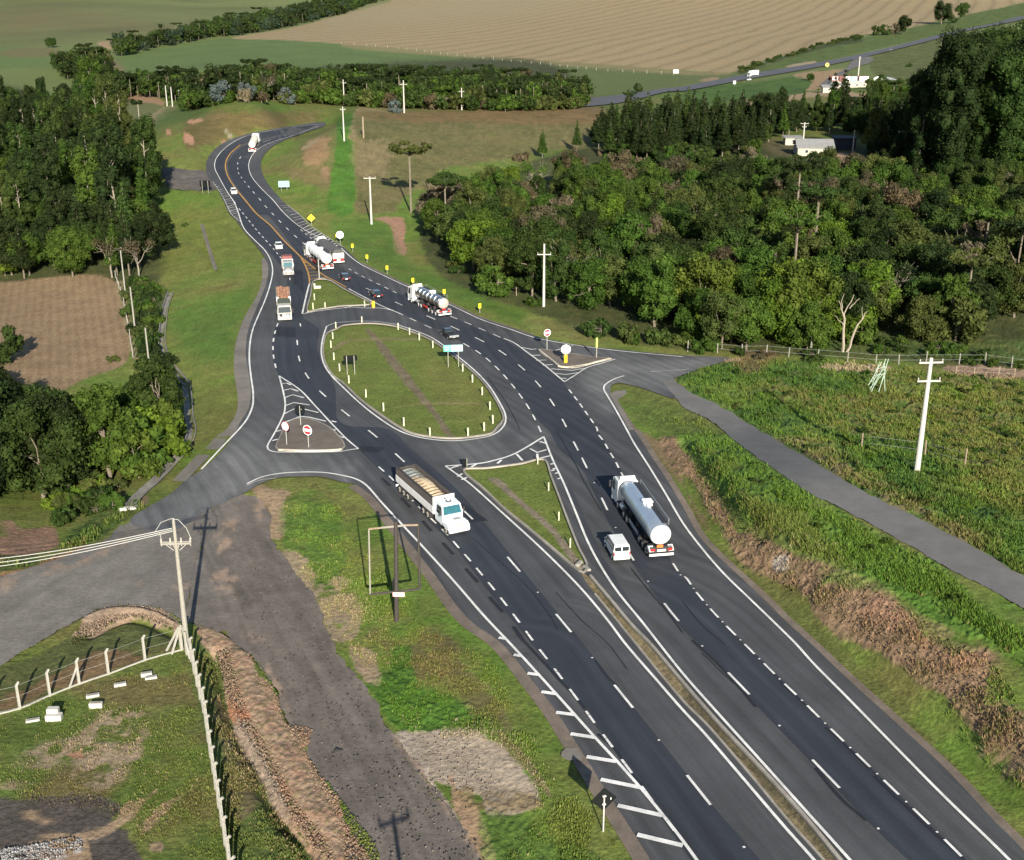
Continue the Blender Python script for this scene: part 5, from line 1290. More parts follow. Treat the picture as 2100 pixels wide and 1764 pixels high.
for a, b_ in zip(A_, A_[1:]):
    s.add([a + Vector((0, -.06, -.3)), b_ + Vector((0, -.06, -.3)), b_ + Vector((0, -.06, .12)), a + Vector((0, -.06, .12)), a + Vector((0, .06, -.3)), b_ + Vector((0, .06, -.3)), b_ + Vector((0, .06, .12)), a + Vector((0, .06, .12))],
          [(0, 1, 2, 3), (4, 7, 6, 5), (3, 2, 6, 7)], POSTF)
s.build('footing', f1)
c0 = G1(372, 1334); f2 = empty('concrete_fence', c0, 0, 'long row of close white bent-top posts from the big pole to the bottom edge', 'fence')
ln = smooth_line(pts('J 1180,105 1225,300 1262,450 1290,640 1322,840 1362,1080 1400,1300 1440,1500 1490,1760'), 6); PL = ground(ln)
S_ = np.concatenate([[0], np.cumsum(np.linalg.norm(np.diff(PL[:, :2], axis=0), axis=1))]); P2 = []
for q in np.arange(0, S_[-1], 2.05):
    P2.append(Vector((np.interp(q, S_, PL[:, 0]), np.interp(q, S_, PL[:, 1]), np.interp(q, S_, PL[:, 2]))) - c0)
for q in P2: fence_post(f2, q, 2.15, POSTF, bx=(.9, .1), w=.14)
wires(f2, P2, (.15, .7, 1.3, 2.1), .012)
s = MB()
for a, b_ in zip(P2, P2[1:]):
    s.add([a + Vector((-.06, 0, -.3)), b_ + Vector((-.06, 0, -.3)), b_ + Vector((-.06, 0, .15)), a + Vector((-.06, 0, .15)), a + Vector((.06, 0, -.3)), b_ + Vector((.06, 0, -.3)), b_ + Vector((.06, 0, .15)), a + Vector((.06, 0, .15))], [(0, 1, 2, 3), (4, 7, 6, 5), (3, 2, 6, 7)], POSTF)
s.build('footing', f2)
# braced corner posts at the pole
f3 = empty('corner_post', G1(374, 1333), 0, 'cluster of braced concrete fence posts at the foot of the big pole', 'fence')
for a, b_ in (((0, 0), (0, 0)), ((-1.5, -.3), (-.1, 0)), ((-.8, -.9), (0, -.1)), ((1.1, -1.6), (.2, 0)), ((.6, -.8), (.6, -.8))):
    s = MB(); s.tube([(a[0], a[1], -.3), (b_[0], b_[1], 2.25)], .10, POSTF if a[0] else POSTF, 4); s.build('post', f3)
# wooden/stone field fence along the wood and the track on the right
def field_fence(line, n, h, label, m, hole=.1, r=.09):
    l = ground(smooth_line(pts(line), 12)); S = np.concatenate([[0], np.cumsum(np.linalg.norm(np.diff(l[:, :2], axis=0), axis=1))])
    o = Vector(l[0]); f = empty('field_fence', o, 0, label, 'fence'); P = []
    rnd = random.Random(n)
    for i in range(n):
        q = S[-1] * (i + .3 * (rnd.random() - .5)) / (n - 1); q = min(max(q, 0), S[-1])
        P.append(Vector((np.interp(q, S, l[:, 0]), np.interp(q, S, l[:, 1]), np.interp(q, S, l[:, 2]))) - o)
        s = MB(); hh = h * (.8 + .4 * rnd.random()); s.tube([P[-1] - Vector((0, 0, .3)), P[-1] + Vector((rnd.uniform(-.1, .1), 0, hh))], r, m, 5); s.build('post', f)
    wires(f, P, (h * .4, h * .85), .012)
    return f
field_fence('F 30,840 240,848 380,862 440,855 630,870 960,895 1190,915 1400,918 1560,915 1700,915 1845,915 2000,935 2200,960', 14, 1.8, 'row of pale posts between the wood and the weedy field', POSTC, r=.085)
field_fence('F 1680,975 1765,985 1900,990 2050,1000', 4, 1.5, 'short row of wooden posts at the soil track on the far right', WOOD)
field_fence('C 1690,1050 1740,1070 1780,1075', 5, 3, 'cluster of pale fence posts before the big eucalyptus wood', POSTC, r=.25)
field_fence('E 870,420 960,465 1100,500', 3, 1.5, 'three thin posts on the green bank under the big wood', WOOD)
field_fence('I 1100,110 1630,185 1770,240', 3, 2.0, 'few leaning thin posts in the tall weeds', WOOD)
field_fence('B 0,272 300,296 700,345 1200,395 1600,437 2050,462', 34, 2.2, 'long line of small pale posts along the lower edge of the stubble field', POSTC, r=.2)
field_fence('D 712,385 760,540 790,690 820,880', 14, 1.6, 'pale boards and posts along the side of the ploughed plot', POSTC, r=.10)
p = G1(787 / 3 + 1400, 441.75 + 850 / 3); r_ = empty('tall_post', p, 0, 'taller pale post in the row at the wood edge, left of the bare forked tree', 'post'); s = MB(); s.cyl((0, 0, -.3), (0, 0, 4.4), .18, .14, POSTC, 8); s.build('shaft', r_)
p = G1(137 / 3 + 700, 850 / 3); r_ = empty('wooden_pole', p, 0, 'short brown pole at the left corner of the dry meadow', 'pole'); s = MB(); s.cyl((0, 0, -.3), (0, 0, 7), .3, .25, WOOD, 8); s.build('shaft', r_)

# ---------------------------------------------------------------- concrete blocks on the lawn
bl = [((203, 468), (80, 16), .16, 'flat grey slab leftmost on the yard lawn'), ((340, 450), (90, 45), .75, 'stack of pale concrete blocks on the yard lawn'), ((592, 385), (80, 20), .45, 'raised pale block below the others on the yard lawn'), ((572, 318), (80, 20), .2, 'pale block in the middle of the yard lawn'), ((740, 250), (75, 20), .22, 'pale block near the middle fence posts'), ((902, 190), (70, 20), .3, 'upper one of two adjoining pale blocks near the pole'), ((930, 206), (75, 14), .18, 'lower one of two adjoining pale blocks near the pole')]
for (q, wpx, h, lb) in bl:
    p = G1(q[0] / 3, 1322.5 + q[1] / 3); L_ = wpx[0] / 3 / 26.0 / 2; rz = .32 if q[0] not in (592, 340) else .05
    r_ = empty('concrete_block', p, rz, lb, 'concrete block', 'concrete blocks on the yard lawn')
    if q[0] == 340:
        s = MB(); s.box(-.62, .62, -.5, .1, -.05, .48, POSTW, .04); s.build('lower_block', r_); s = MB(); s.box(-.6, .3, -.1, .42, .1, .82, POSTW, .04); s.build('upper_block', r_)
    else:
        s = MB(); s.box(-L_, L_, -.2, .2, -.05, h, POSTW, .03); s.build('block', r_)
        s = MB(); s.box(-L_ * .8, L_ * .8, -.16, .16, h, h + .02, POSTC); s.build('top_face', r_)
p = G1(262, 1046); r_ = empty('drain_outlet', p, .1, 'pale concrete outlet block where the storm channel meets the old road', 'drain outlet')
s = MB(); s.box(-.9, .9, -.25, .25, -.1, .35, POSTW, .04); s.build('headwall', r_)
for x in (-.9, .9): s = MB(); s.box(x - .15, x + .15, -.2, .7, -.1, .3, POSTW, .04); s.build('wing', r_)
# kerb stones at the tip of the median
for (u, v_, rz, lb) in ((1187, 1158, -.5, 'pale boulder-like kerb stone at the left of the median tip'), (1203, 1168, .5, 'larger pale kerb stone at the right of the median tip')):
    p = G1(u, v_); r_ = empty('kerb_stone', p, rz, lb, 'kerb stone'); s = MB(); s.box(-.22, .22, -.6, .6, -.1, .28, POSTC, .1); s.build('stone', r_)

# ---------------------------------------------------------------- leaning green lattice frame
p = G1(1800, 806); r_ = empty('lattice_tower', p, 0, 'leaning pale green metal lattice frame standing in the weeds', 'lattice frame')
TG = mat('pale_green_metal', (.36, .46, .38), .5, noise=.1)
def dp(u, v_, dy=0.0):
    a, sl = slopes(u, v_); Y = p.y + dy; return Vector((a * Y, Y, CAMH + sl * Y)) - p
s = MB()
for a, b_ in (((1784, 810), (1817, 736)), ((1781, 790), (1808, 742)), ((1802, 804), (1822, 736)), ((1815, 807), (1813, 745))): s.tube([dp(*a), dp(*b_, 1.2)], .05, TG, 5)
s.build('legs', r_)
s = MB()
for a, b_ in (((1784, 796), (1810, 768)), ((1787, 783), (1813, 757)), ((1796, 757), (1818, 752)), ((1790, 778), (1804, 742)), ((1785, 800), (1800, 760)), ((1806, 790), (1818, 760)), ((1792, 770), (1817, 766)), ((1795, 790), (1815, 745))): s.tube([dp(*a, .3), dp(*b_, .6)], .035, TG, 5)
s.build('bracing', r_)
# black loose scrap on the track
p = G1(2080 / 3, 1322.5 + 660 / 3); r_ = empty('tyre_scrap', p, .4, 'small torn black scrap of tyre lying on the grey track', 'tyre scrap'); s = MB(); s.tube([(-.35, 0, .05), (-.1, .12, .16), (.15, .02, .1), (.4, .15, .05)], [.05, .12, .1, .04], RUBBER, 6); s.build('tread', r_)

# ---------------------------------------------------------------- buildings
ROOFW = mat('pale_fibre_cement_roof', (.22, .225, .22), .8, noise=.12, scale=.6)
WALLW = mat('lime_washed_wall', (.40, .37, .30), .85, noise=.08)
WALLB = mat('dark_shed_cloth', (.014, .018, .030), .7, noise=.15)
WINM = mat('window_dark', (.03, .035, .04), .2)
BROWNR = mat('brown_roof', (.16, .07, .05), .8, noise=.2)
def house(uv, w, d, h, rh, roofm, wallm, label, rz=0.0, name='farmhouse', win=3, over=.5, gable=True, cat='house'):
    p = G1(*uv); r_ = empty(name, p, rz, label, cat)
    s = MB(); s.box(-w / 2, w / 2, 0, d, -1.0, h, wallm); s.build('wall', r_)
    s = MB()
    if gable: s.prism([(-over, h), (d / 2, h + rh), (d + over, h), (d + over, h + .15), (d / 2, h + rh + .15), (-over, h + .15)], -w / 2 - over, w / 2 + over, roofm)
    else: s.prism([(-over, h), (d + over, h + rh), (d + over, h + rh + .15), (-over, h + .15)], -w / 2 - over, w / 2 + over, roofm)
    s.build('roof', r_)
    for i in range(win):
        x = -w / 2 + w * (i + .5) / win
        f = MB(); f.box(x - .6, x + .6, -.06, .05, 1.0, 2.2, WHITE_D); fo = f.build('window', r_); g_ = MB(); g_.box(x - .5, x + .5, -.1, -.07, 1.1, 2.1, WINM); 
        go = g_.build('pane', fo)
    return r_
house((1672, 320), 13.0, 12.0, 2.9, 2.6, ROOFW, WALLW, 'white farmhouse with pale grey roof among pines on the right', rz=-.1, win=2)
house((1733, 306), 8.0, 5, 4.0, .5, WALLB, WALLB, 'dark blue sheeted shed beside the white farmhouse', name='shed', gable=False, win=0, cat='shed')
house((1627, 298), 6.5, 4, 2.8, .5, ROOFW, WALLW, 'small pale lean-to at the left of the white farmhouse', name='lean_to', gable=False, win=1, cat='shed')
sh = house((1742, 180), 22.0, 10, 4.2, 2.5, BROWNR, WALLW, 'roadside shop with painted panels and brown roof by the far road', rz=-.05, name='roadside_shop', win=5, cat='shop')
s = MB()
for x, wd, m in ((-11, 3.5, mat('panel_pink', (.72, .5, .48), .6)), (-6.6, 3.0, mat('panel_maroon', (.16, .05, .05), .6)), (-3.0, 3.0, PLATEW), (.5, 3.6, mat('panel_sky', (.30, .58, .68), .6)), (5.5, 5.5, PLATEW)):
    t_ = MB(); t_.box(x, x + wd, -.5, -.2, 3.6, 6.6, m, .1); t_.build('painted_panel', sh)
house((1722, 186), 9.0, 5, 3.0, 1.0, ROOFW, WALLW, 'low pale annex in front of the roadside shop', name='annex', gable=False, win=2, cat='annex')
house((1700, 190), 7.0, 4, 2.8, 1.2, ROOFW, WALLW, 'small pale kiosk left of the roadside shop', name='kiosk', gable=False, win=1, cat='kiosk')
# white curved screens beside the shop
def screen(line, h, label, th=.5):
    P = ground(smooth_line(pts(line), 4)); o = Vector(P[0]); r_ = empty('white_screen', o, 0, label, 'screen wall')
    s = MB()
    for a, b_ in zip(P, P[1:]):
        a = Vector(a) - o; b_ = Vector(b_) - o
        s.add([a + Vector((0, 0, -.5)), b_ + Vector((0, 0, -.5)), b_ + Vector((0, 0, h)), a + Vector((0, 0, h)), a + Vector((0, th, -.5)), b_ + Vector((0, th, -.5)), b_ + Vector((0, th, h)), a + Vector((0, th, h))], [(0, 1, 2, 3), (4, 7, 6, 5), (3, 2, 6, 7), (0, 3, 7, 4), (1, 5, 6, 2)], PLATEW)
    s.build('wall', r_)
screen('C 1165,535 1180,508 1225,503', 3.2, 'white curved low screen just right of the roadside shop')
screen('C 1240,505 1290,515 1325,535 1260,545', 3.4, 'larger white curved screen further right of the roadside shop')
screen('C 1135,550 1158,545', 1.8, 'tiny white screen below the roadside shop')
# far farm buildings glimpsed through the left wood
def hut(uv, w, h, m, lb, name='hut'):
    p = G1(*uv); r_ = empty(name, p, .1, lb, 'hut'); s = MB(); s.box(-w / 2, w / 2, 0, w * .7, -.5, h, WALLW); s.build('wall', r_); s = MB(); s.prism([(-.3, h), (w * .35, h + 1.2), (w * .7 + .3, h), (w * .35, h + 1.0)], -w / 2 - .3, w / 2 + .3, m); s.build('roof', r_)
hut((83, 240), 4.5, 3, PLATEW, 'white hut glimpsed through the left wood, left one')
hut((105, 243), 4.0, 2.6, PLATEW, 'white hut glimpsed through the left wood, right one')
# ================================================================ VEHICLES (local +Y = forward, origin on the ground)
def wheel(parent, x, y, r, w, hub, dual=False):
    s = MB(); sx = 1 if x > 0 else -1; n = 16
    s.cyl((x - sx * w, y, r), (x, y, r), r, r, RUBBER, n); t = s.build('wheel', parent)
    s = MB(); s.cyl((x, y, r), (x + sx * .03, y, r), r * .62, r * .5, hub, n); s.cyl((x + sx * .03, y, r), (x + sx * .08, y, r), r * .25, r * .2, CHASSIS, 8); s.build('rim', t)
    return t
def place(root, uvr, uvf, hw, side=-1, off=.08, front=None):
    """put the vehicle so that its side line runs from uvr (rear) to uvf (front); side -1: left side"""
    a, b_ = G1(*uvr, off), G1(*uvf, off); d = (b_ - a); L = d.xy.length; ang = math.atan2(d.y, d.x) - math.pi / 2
    root.rotation_mode = 'XYZ'; pitch = math.atan2(b_.z - a.z, L)
    root.rotation_euler = (pitch, 0, ang)
    right = Vector((math.cos(ang), math.sin(ang), 0))
    root.location = a - right * side * hw
    if front: root.location = b_ - right * side * hw - d.normalized() * front      # anchored at its nose
    return L
def quad_window(mb, P, m, off=.02, nrm=None):
    P = [Vector(q) for q in P]; n = (P[1] - P[0]).cross(P[3] - P[0]).normalized()
    if nrm is not None and n.dot(Vector(nrm)) < 0: n = -n
    mb.add([q - n * .02 for q in P] + [q + n * off for q in P], [(4, 5, 6, 7), (0, 1, 5, 4), (1, 2, 6, 5), (2, 3, 7, 6), (3, 0, 4, 7)], m)

def cab_over(root, y0, L, W, H, m, roof=True, deflector=True):
    hw = W / 2; z0 = .55
    b = MB(); b.prism([(y0, z0), (y0 + L - .1, z0), (y0 + L, z0 + .3), (y0 + L, H * .55), (y0 + L - .22, H - .12), (y0 + L - .5, H), (y0 + .1, H), (y0, H - .1)], -hw, hw, m, inset=[.04, .04, .03, .0, .1, .14, .12, .1]); b.build('cab', root)
    w = MB(); quad_window(w, [(-hw + .12, y0 + L + .002, H * .56), (hw - .12, y0 + L + .002, H * .56), (hw - .2, y0 + L - .2, H - .25), (-hw + .2, y0 + L - .2, H - .25)], GLASSM, .02, (0, 1, 0)); w.build('windscreen', root)
    for sx in (-1, 1):
        w = MB(); quad_window(w, [(sx * (hw - .01), y0 + L - 1.1, H * .56), (sx * (hw - .01), y0 + L - .2, H * .56), (sx * (hw - .09), y0 + L - .35, H - .35), (sx * (hw - .09), y0 + L - 1.1, H - .35)], GLASSM, .02, (sx, 0, 0)); w.build('side_window', root)
        w = MB(); w.box(sx * (hw + .22) - .1, sx * (hw + .22) + .1, y0 + L - .05, y0 + L + .1, H * .55, H * .8, CHASSIS, .03); w.tube([(sx * hw, y0 + L - .05, H * .8), (sx * (hw + .2), y0 + L, H * .78)], .025, CHASSIS, 5); w.build('mirror', root)
        w = MB(); w.box(sx * (hw - .3) - .2, sx * (hw - .3) + .2, y0 + L, y0 + L + .06, z0 + .12, z0 + .36, PLATEW, .03); w.build('headlight', root)
    w = MB(); w.box(-hw + .3, hw - .3, y0 + L + .0, y0 + L + .03, H * .32, H * .5, CHASSIS, .01); w.build('grille', root)
    w = MB(); w.box(-hw, hw, y0 + L - .3, y0 + L + .12, .32, .72, m, .06); w.build('bumper', root)
    if deflector:
        w = MB(); w.prism([(y0 + .2, H), (y0 + L - .6, H), (y0 + .5, H + .55), (y0 + .2, H + .6)], -hw + .3, hw - .3, m, inset=[0, .05, .15, .15]); w.build('air_deflector', root)
def tank_loft(y0, y1, rx, rz, zc, n=24, bulge=.28):
    secs = []
    def ring(y, k): return [(rx * k * math.cos(2 * math.pi * i / n), y, zc + rz * k * math.sin(2 * math.pi * i / n)) for i in range(n)]
    for t in (.02, .35, .65, .85, .96, 1.0): secs.append(ring(y0 - bulge * math.cos(math.asin(min(t, .999))) if t < 1 else y0, t))
    k = max(2, int((y1 - y0) / 1.5))
    for i in range(1, k): secs.append(ring(y0 + (y1 - y0) * i / k, 1.0))
    for t in (1.0, .96, .85, .65, .35, .02): secs.append(ring(y1 + bulge * math.cos(math.asin(min(t, .999))) if t < 1 else y1, t))
    return secs
def rear_gear(root, hw, y, red=True, bumper=PLATEW):
    s = MB(); s.box(-hw, hw, y - .12, y, .45, .68, bumper, .02); s.build('underrun_bar', root)
    s = MB(); s.box(-hw + .1, hw - .1, y + .02, y + .15, .75, 1.3, CHASSIS, .02); s.build('rear_panel', root)
    for sx in (-1, 1):
        s = MB(); s.box(sx * (hw - .35) - .25, sx * (hw - .35) + .25, y - .04, y + .02, .95, 1.2, REDL, .02); s.build('tail_light', root)
    s = MB(); s.box(-.45, .45, y - .03, y + .015, .9, 1.12, PLATEW, .01); s.build('number_plate', root)
def tanker(name, label, L=15.0, cabm=WHITE, tankm=STEELB, endm=WHITE, ribs=0, ribm=None, wheels=(1.3, 2.6, 3.9), hub=ALU, drive=(9.0, 10.3), steer=12.9, W=2.55, tr=1.12, zc=2.5, walk=True, panel=ORANGE, stripe=None, deflector=True):
    root = empty(name, label=label, cat='tanker truck'); hw = W / 2
    cy = L - 2.3
    cab_over(root, cy, 2.3, 2.5, 3.15, cabm, deflector=deflector)
    s = MB(); s.box(-.45, .45, .3, cy + .2, .75, 1.05, CHASSIS, .02); s.box(-hw + .1, hw - .1, .3, 1.2, 1.05, 1.3, CHASSIS, .02)
    for y in (3.0, 6.0, 9.0): s.box(-hw + .3, hw - .3, y - .1, y + .1, 1.0, 1.5, CHASSIS)
    s.build('chassis', root)
    s = MB(); s.loft(tank_loft(.55, cy - .75, tr, tr * .98, zc), tankm); t = s.build('tank', root, smooth=True)
    s = MB(); secs = tank_loft(.55, .58, tr * .985, tr * .965, zc, bulge=.30)[:6]; secs = [[(x, y - .03, z) for x, y, z in q] for q in secs]; s.loft(secs, endm, cap=True); s.build('end_cap', t, smooth=True)
    for i in range(ribs):
        y = .9 + (cy - 2.0) * i / max(1, ribs - 1); s = MB(); n = 24
        s.loft([[((tr + .05) * math.cos(2 * math.pi * j / n), yy, zc + (tr * .98 + .05) * math.sin(2 * math.pi * j / n)) for j in range(n)] for yy in (y - .06, y + .06)], ribm or tankm); s.build('rib', t)
    if walk:
        s = MB(); s.box(.25, .85, .9, cy - 1.3, zc + tr * .90, zc + tr * .98, CHASSIS, .02); s.build('walkway', t)
        s = MB(); s.box(-.35, .75, L * .38, L * .38 + .9, zc + tr * .95, zc + tr + .25, PLATEW, .08); s.box(-.1, .5, L * .38 - .7, L * .38 - .1, zc + tr * .93, zc + tr + .18, PLATEW, .1); s.build('manhole', t)
        s = MB(); s.tube([(.95, 1.0, zc + tr * .75), (.95, 1.0, zc + tr + .35), (.95, cy - 1.5, zc + tr + .35), (.95, cy - 1.5, zc + tr * .75)], .03, ALU, 5); s.build('handrail', t)
    if stripe:
        s = MB(); s.box(-.55, .6, .18, .21, zc + .02, zc + .12, stripe); s.build('painted_band', t)
    for y in wheels:
        for sx in (-1, 1): wheel(root, sx * hw, y, .50, .55, hub)
    for y in drive:
        for sx in (-1, 1): wheel(root, sx * (hw - .02), y, .52, .55, hub)
    for sx in (-1, 1): wheel(root, sx * (hw - .05), steer, .52, .32, hub)
    for sx in (-1, 1):
        s = MB(); s.cyl((sx * (hw - .35), drive[1] + .75, .85), (sx * (hw - .35), drive[1] + 1.9, .85), .3, .3, ALU, 12); s.build('fuel_tank', root)
        s = MB(); s.box(sx * (hw - .12) - .05, sx * (hw - .12) + .05, wheels[-1] + .8, drive[0] - .8, .6, 1.0, ALU if hub is ALU else REDP, .02); s.build('side_guard', root)
    rear_gear(root, hw, .0)
    s = MB(); s.box(-.5, .15, .0, .03, 1.32, 1.62, panel, .01); s.build('hazard_plate', root)
    for xa in (-hw - .02, hw - .5): s = MB(); s.prism([(.0, .9), (.9, .9), (.9, 1.25), (.5, 1.35), (.0, 1.1)], xa, xa + .52, cabm); s.build('mudguard', root)
    return root
t1 = tanker('tanker_truck', 'silver blue tanker with round white tank end, nearest truck on the right carriageway', L=15.5, stripe=mat('pale_band', (.62, .58, .40), .5))
L1 = place(t1, (1330.6, 1150.5), (1266.5, 1049), 1.28, -1)
t2 = tanker('tanker_truck', 'polished steel ribbed tanker with white cab beside the yellow markers', L=14.5, tankm=mat('ribbed_steel', (.52, .50, .46), .30, metal=1.0, noise=.35, scale=.9), endm=mat('steel_end', (.80, .74, .66), .3, metal=.6), ribs=7, ribm=STEEL, hub=PLATEW, drive=(8.2, 9.4), wheels=(1.4, 3.0, 4.6), panel=REDL, deflector=True, zc=2.45, tr=1.05)
L2 = place(t2, (899.5, 653), (838, 620), 1.28, -1)
t3 = tanker('tanker_truck', 'white tanker with grey hoops and white cab, beside the grey tarpaulin truck', L=15.5, tankm=mat('tank_white', (.74, .75, .75), .35), endm=WHITE, ribs=6, ribm=mat('grey_hoops', (.33, .36, .37), .4), hub=mat('pink_hub', (.62, .36, .34), .5), panel=ORANGE, walk=True)
L3 = place(t3, (661, 557), (613.6, 519), 1.28, -1)
t4 = tanker('tanker_truck', 'small-looking white tanker rounding the far bend', L=11.5, tankm=mat('tank_beige', (.50, .50, .44), .45), endm=WHITE, ribs=4, ribm=CREAM, hub=ALU, drive=(6.4, 7.6), wheels=(1.3, 2.6, 3.8), steer=9.6, panel=REDP, walk=False)
L4 = place(t4, (510, 313.5), (516, 300), 1.28, -1)

# grey tarpaulin truck
root = empty('tarpaulin_truck', label='truck with a grey tarpaulin covered body and white tail, right of the white tanker', cat='truck')
cab_over(root, 13.0, 2.2, 2.5, 3.0, WHITE, deflector=True)
s = MB(); s.box(-.45, .45, .3, 13.2, .75, 1.05, CHASSIS); s.build('chassis', root)
s = MB(); s.box(-1.28, 1.28, .1, 12.6, 1.15, 2.5, WHITE_D, .04); s.build('body', root)
s = MB(); s.box(-1.25, 1.25, .0, .12, 1.75, 2.2, PLATEW, .03); s.build('tail_board', root)
secs = []
for i in range(16):
    y = .15 + 12.4 * i / 15; k = .10 * math.sin(i * 2.1); secs.append([(-1.3, y, 2.2), (-1.26, y, 2.75 + k * .3), (-.7, y, 3.2 + k), (0, y, 3.32 + k), (.7, y, 3.2 + k), (1.26, y, 2.75 - k * .3), (1.3, y, 2.2)])
s = MB(); s.loft(secs, TARP); s.build('tarpaulin', root)
for y in (1.3, 2.6, 3.9, 8.8, 10.1):
    for sx in (-1, 1): wheel(root, sx * 1.27, y, .5, .55, ALU)
for sx in (-1, 1): wheel(root, sx * 1.22, 13.6, .5, .32, ALU)
rear_gear(root, 1.25, 0); s = MB(); s.box(-1.2, 1.2, .02, .05, .72, 1.2, REDP, .02); s.build('red_tail_panel', root)
place(root, (684, 544), (641, 511.5), 1.25, -1)

# bonneted grain truck, foreground
def bonnet_cab(root, y0, m, W=2.45):
    hw = W / 2
    b = MB(); b.prism([(y0, .75), (y0 + 1.95, .75), (y0 + 1.95, 1.75), (y0 + 1.6, 2.75), (y0 + 1.45, 2.85), (y0 + .1, 2.9), (y0, 2.8)], -hw, hw, m, inset=[.04, .04, .03, .14, .2, .16, .12]); b.build('cab', root)
    b = MB(); b.prism([(y0 + 1.9, .8), (y0 + 3.5, .8), (y0 + 3.62, 1.0), (y0 + 3.58, 1.5), (y0 + 3.4, 1.66), (y0 + 1.95, 1.86), (y0 + 1.9, 1.8)], -hw + .3, hw - .3, m, inset=[0, .1, .1, .14, .2, .1, .08]); b.build('bonnet', root)
    b = MB(); quad_window(b, [(-hw + .16, y0 + 1.96, 1.82), (hw - .16, y0 + 1.96, 1.82), (hw - .27, y0 + 1.64, 2.68), (-hw + .27, y0 + 1.64, 2.68)], GLASST, .02, (0, 1, .3)); b.build('windscreen', root)
    b = MB(); b.box(-.45, .45, y0 + 3.6, y0 + 3.64, .95, 1.45, GALV, .01); b.build('grille', root)
    b = MB(); b.box(-.4, .4, y0 + 2.7, y0 + 3.3, 1.70, 1.745, GALV, .01); b.build('bonnet_vent', root)
    b = MB(); b.box(-hw, hw, y0 + 3.45, y0 + 3.8, .42, .88, m, .1); b.build('bumper', root)
    b = MB(); b.box(-.25, .25, y0 + 3.8, y0 + 3.83, .58, .76, mat('reddish_plate', (.72, .40, .36), .5)); b.build('number_plate', root)
    b = MB(); b.cyl((-.05, y0 + .8, 2.85), (-.05, y0 + .8, 2.98), .32, .27, CHASSIS, 12); b.cyl((-.05, y0 + .8, 2.98), (-.05, y0 + .8, 3.0), .2, .2, PLATEW, 12); b.build('roof_vent', root)
    for sx in (-1, 1):
        b = MB(); b.prism([(y0 + 2.0, .8), (y0 + 3.55, .7), (y0 + 3.55, 1.05), (y0 + 3.1, 1.28), (y0 + 2.4, 1.28), (y0 + 2.0, 1.1)], *sorted((sx * (hw - .42), sx * hw)), m); b.build('mudguard', root)
        b = MB(); b.box(*sorted((sx * (hw - .38), sx * (hw - .1))), y0 + 3.5, y0 + 3.58, .95, 1.15, PLATEW, .03); b.build('headlight', root)
        b = MB(); quad_window(b, [(sx * (hw - .02), y0 + .5, 1.8), (sx * (hw - .02), y0 + 1.75, 1.8), (sx * (hw - .12), y0 + 1.5, 2.6), (sx * (hw - .12), y0 + .5, 2.6)], GLASSM, .02, (sx, 0, 0)); b.build('side_window', root)
        b = MB(); b.box(sx * (hw + .18) - .08, sx * (hw + .18) + .08, y0 + 1.8, y0 + 1.9, 1.8, 2.4, CHASSIS, .03); b.build('mirror', root)
        b = MB(); b.cyl((sx * (hw - .35), y0 + .1, .75), (sx * (hw - .35), y0 + 1.3, .75), .3, .3, GALV, 12); b.build('fuel_tank', root)
root = empty('grain_truck', label='white bonneted truck hauling an open trailer of pale grain on the left carriageway', cat='truck')
cy = 11.0; bonnet_cab(root, cy, mat('icy_white', (.66, .72, .74), .35, noise=.05))
s = MB(); s.box(-.45, .45, .3, cy + 3, .75, 1.0, CHASSIS); s.build('chassis', root)
s = MB()
for sx in (-1, 1): s.box(*sorted((sx * 1.2, sx * 1.3)), .1, cy - .3, 1.15, 2.0, WHITE, .03)
s.box(-1.25, 1.25, .1, cy - .3, 1.05, 1.2, CHASSIS); s.build('side_wall', root)
s = MB()
for sx in (-1, 1): s.box(*sorted((sx * 1.2, sx * 1.27)), .15, cy - .35, 2.0, 2.85, mat('rusty_board', (.10, .085, .075), .8, noise=.3), .02)
s.box(-1.2, 1.2, .1, .18, 2.0, 2.85, RUST, .02); s.build('upper_board', root)
s = MB(); s.box(-1.28, 1.28, cy - .4, cy - .25, 1.15, 3.15, WHITE, .06); s.box(-1.3, -.9, cy - .25, cy - .1, 1.0, 1.9, WHITE, .05); s.build('head_board', root)
s = MB(); s.box(-.2, .05, cy - .25, cy - .05, 2.1, 2.9, CHASSIS, .04); s.build('exhaust', root)
secs = []
for i in range(14):
    y = .3 + (cy - .8) * i / 13; t = i / 13; pk = (2.35 + .75 * math.sin(math.pi * min(1, max(0, (t - .2) / .75))) ) if t > .2 else 2.25
    secs.append([(-1.18, y, 1.5), (-1.18, y, 2.2), (-.5, y, pk - .05), (.25, y, pk), (.9, y, 2.4), (1.18, y, 2.2), (1.18, y, 1.5)])
s = MB(); s.loft(secs, LOAD); s.build('grain_heap', root, smooth=True)
s = MB(); secs = [[(a, y, b_) for a, b_ in ((-1.17, 2.25), (-.2, 2.55 + .05 * math.sin(y * 9)), (1.17, 2.35), (1.17, 2.3), (-1.17, 2.2))] for y in np.linspace(.22, 3.0, 12)]; s.loft(secs, mat('translucent_sheet', (.33, .35, .32), .4)); s.build('cover_sheet', root)
for i in range(13):
    y = .5 + (cy - 1.2) * i / 12; s = MB(); s.tube([(-1.22, y, 2.85), (0, y, 3.02), (1.22, y, 2.85)], .035, RUST, 5); s.build('tarp_hoop', root)
s = MB(); s.prism([(0, 0), (1, 0), (1, 1), (0, 1)], 0, 0.001, RUST) if False else None
s = MB(); s.box(1.0, 1.3, .2, cy - .4, 2.86, 3.0, RUST, .05); s.build('rolled_cover', root)
for y in (1.1, 2.3, 3.5, 7.9, 9.1):
    for sx in (-1, 1): wheel(root, sx * 1.27, y, .5, .55, mat('dusty_hub', (.42, .39, .33), .7))
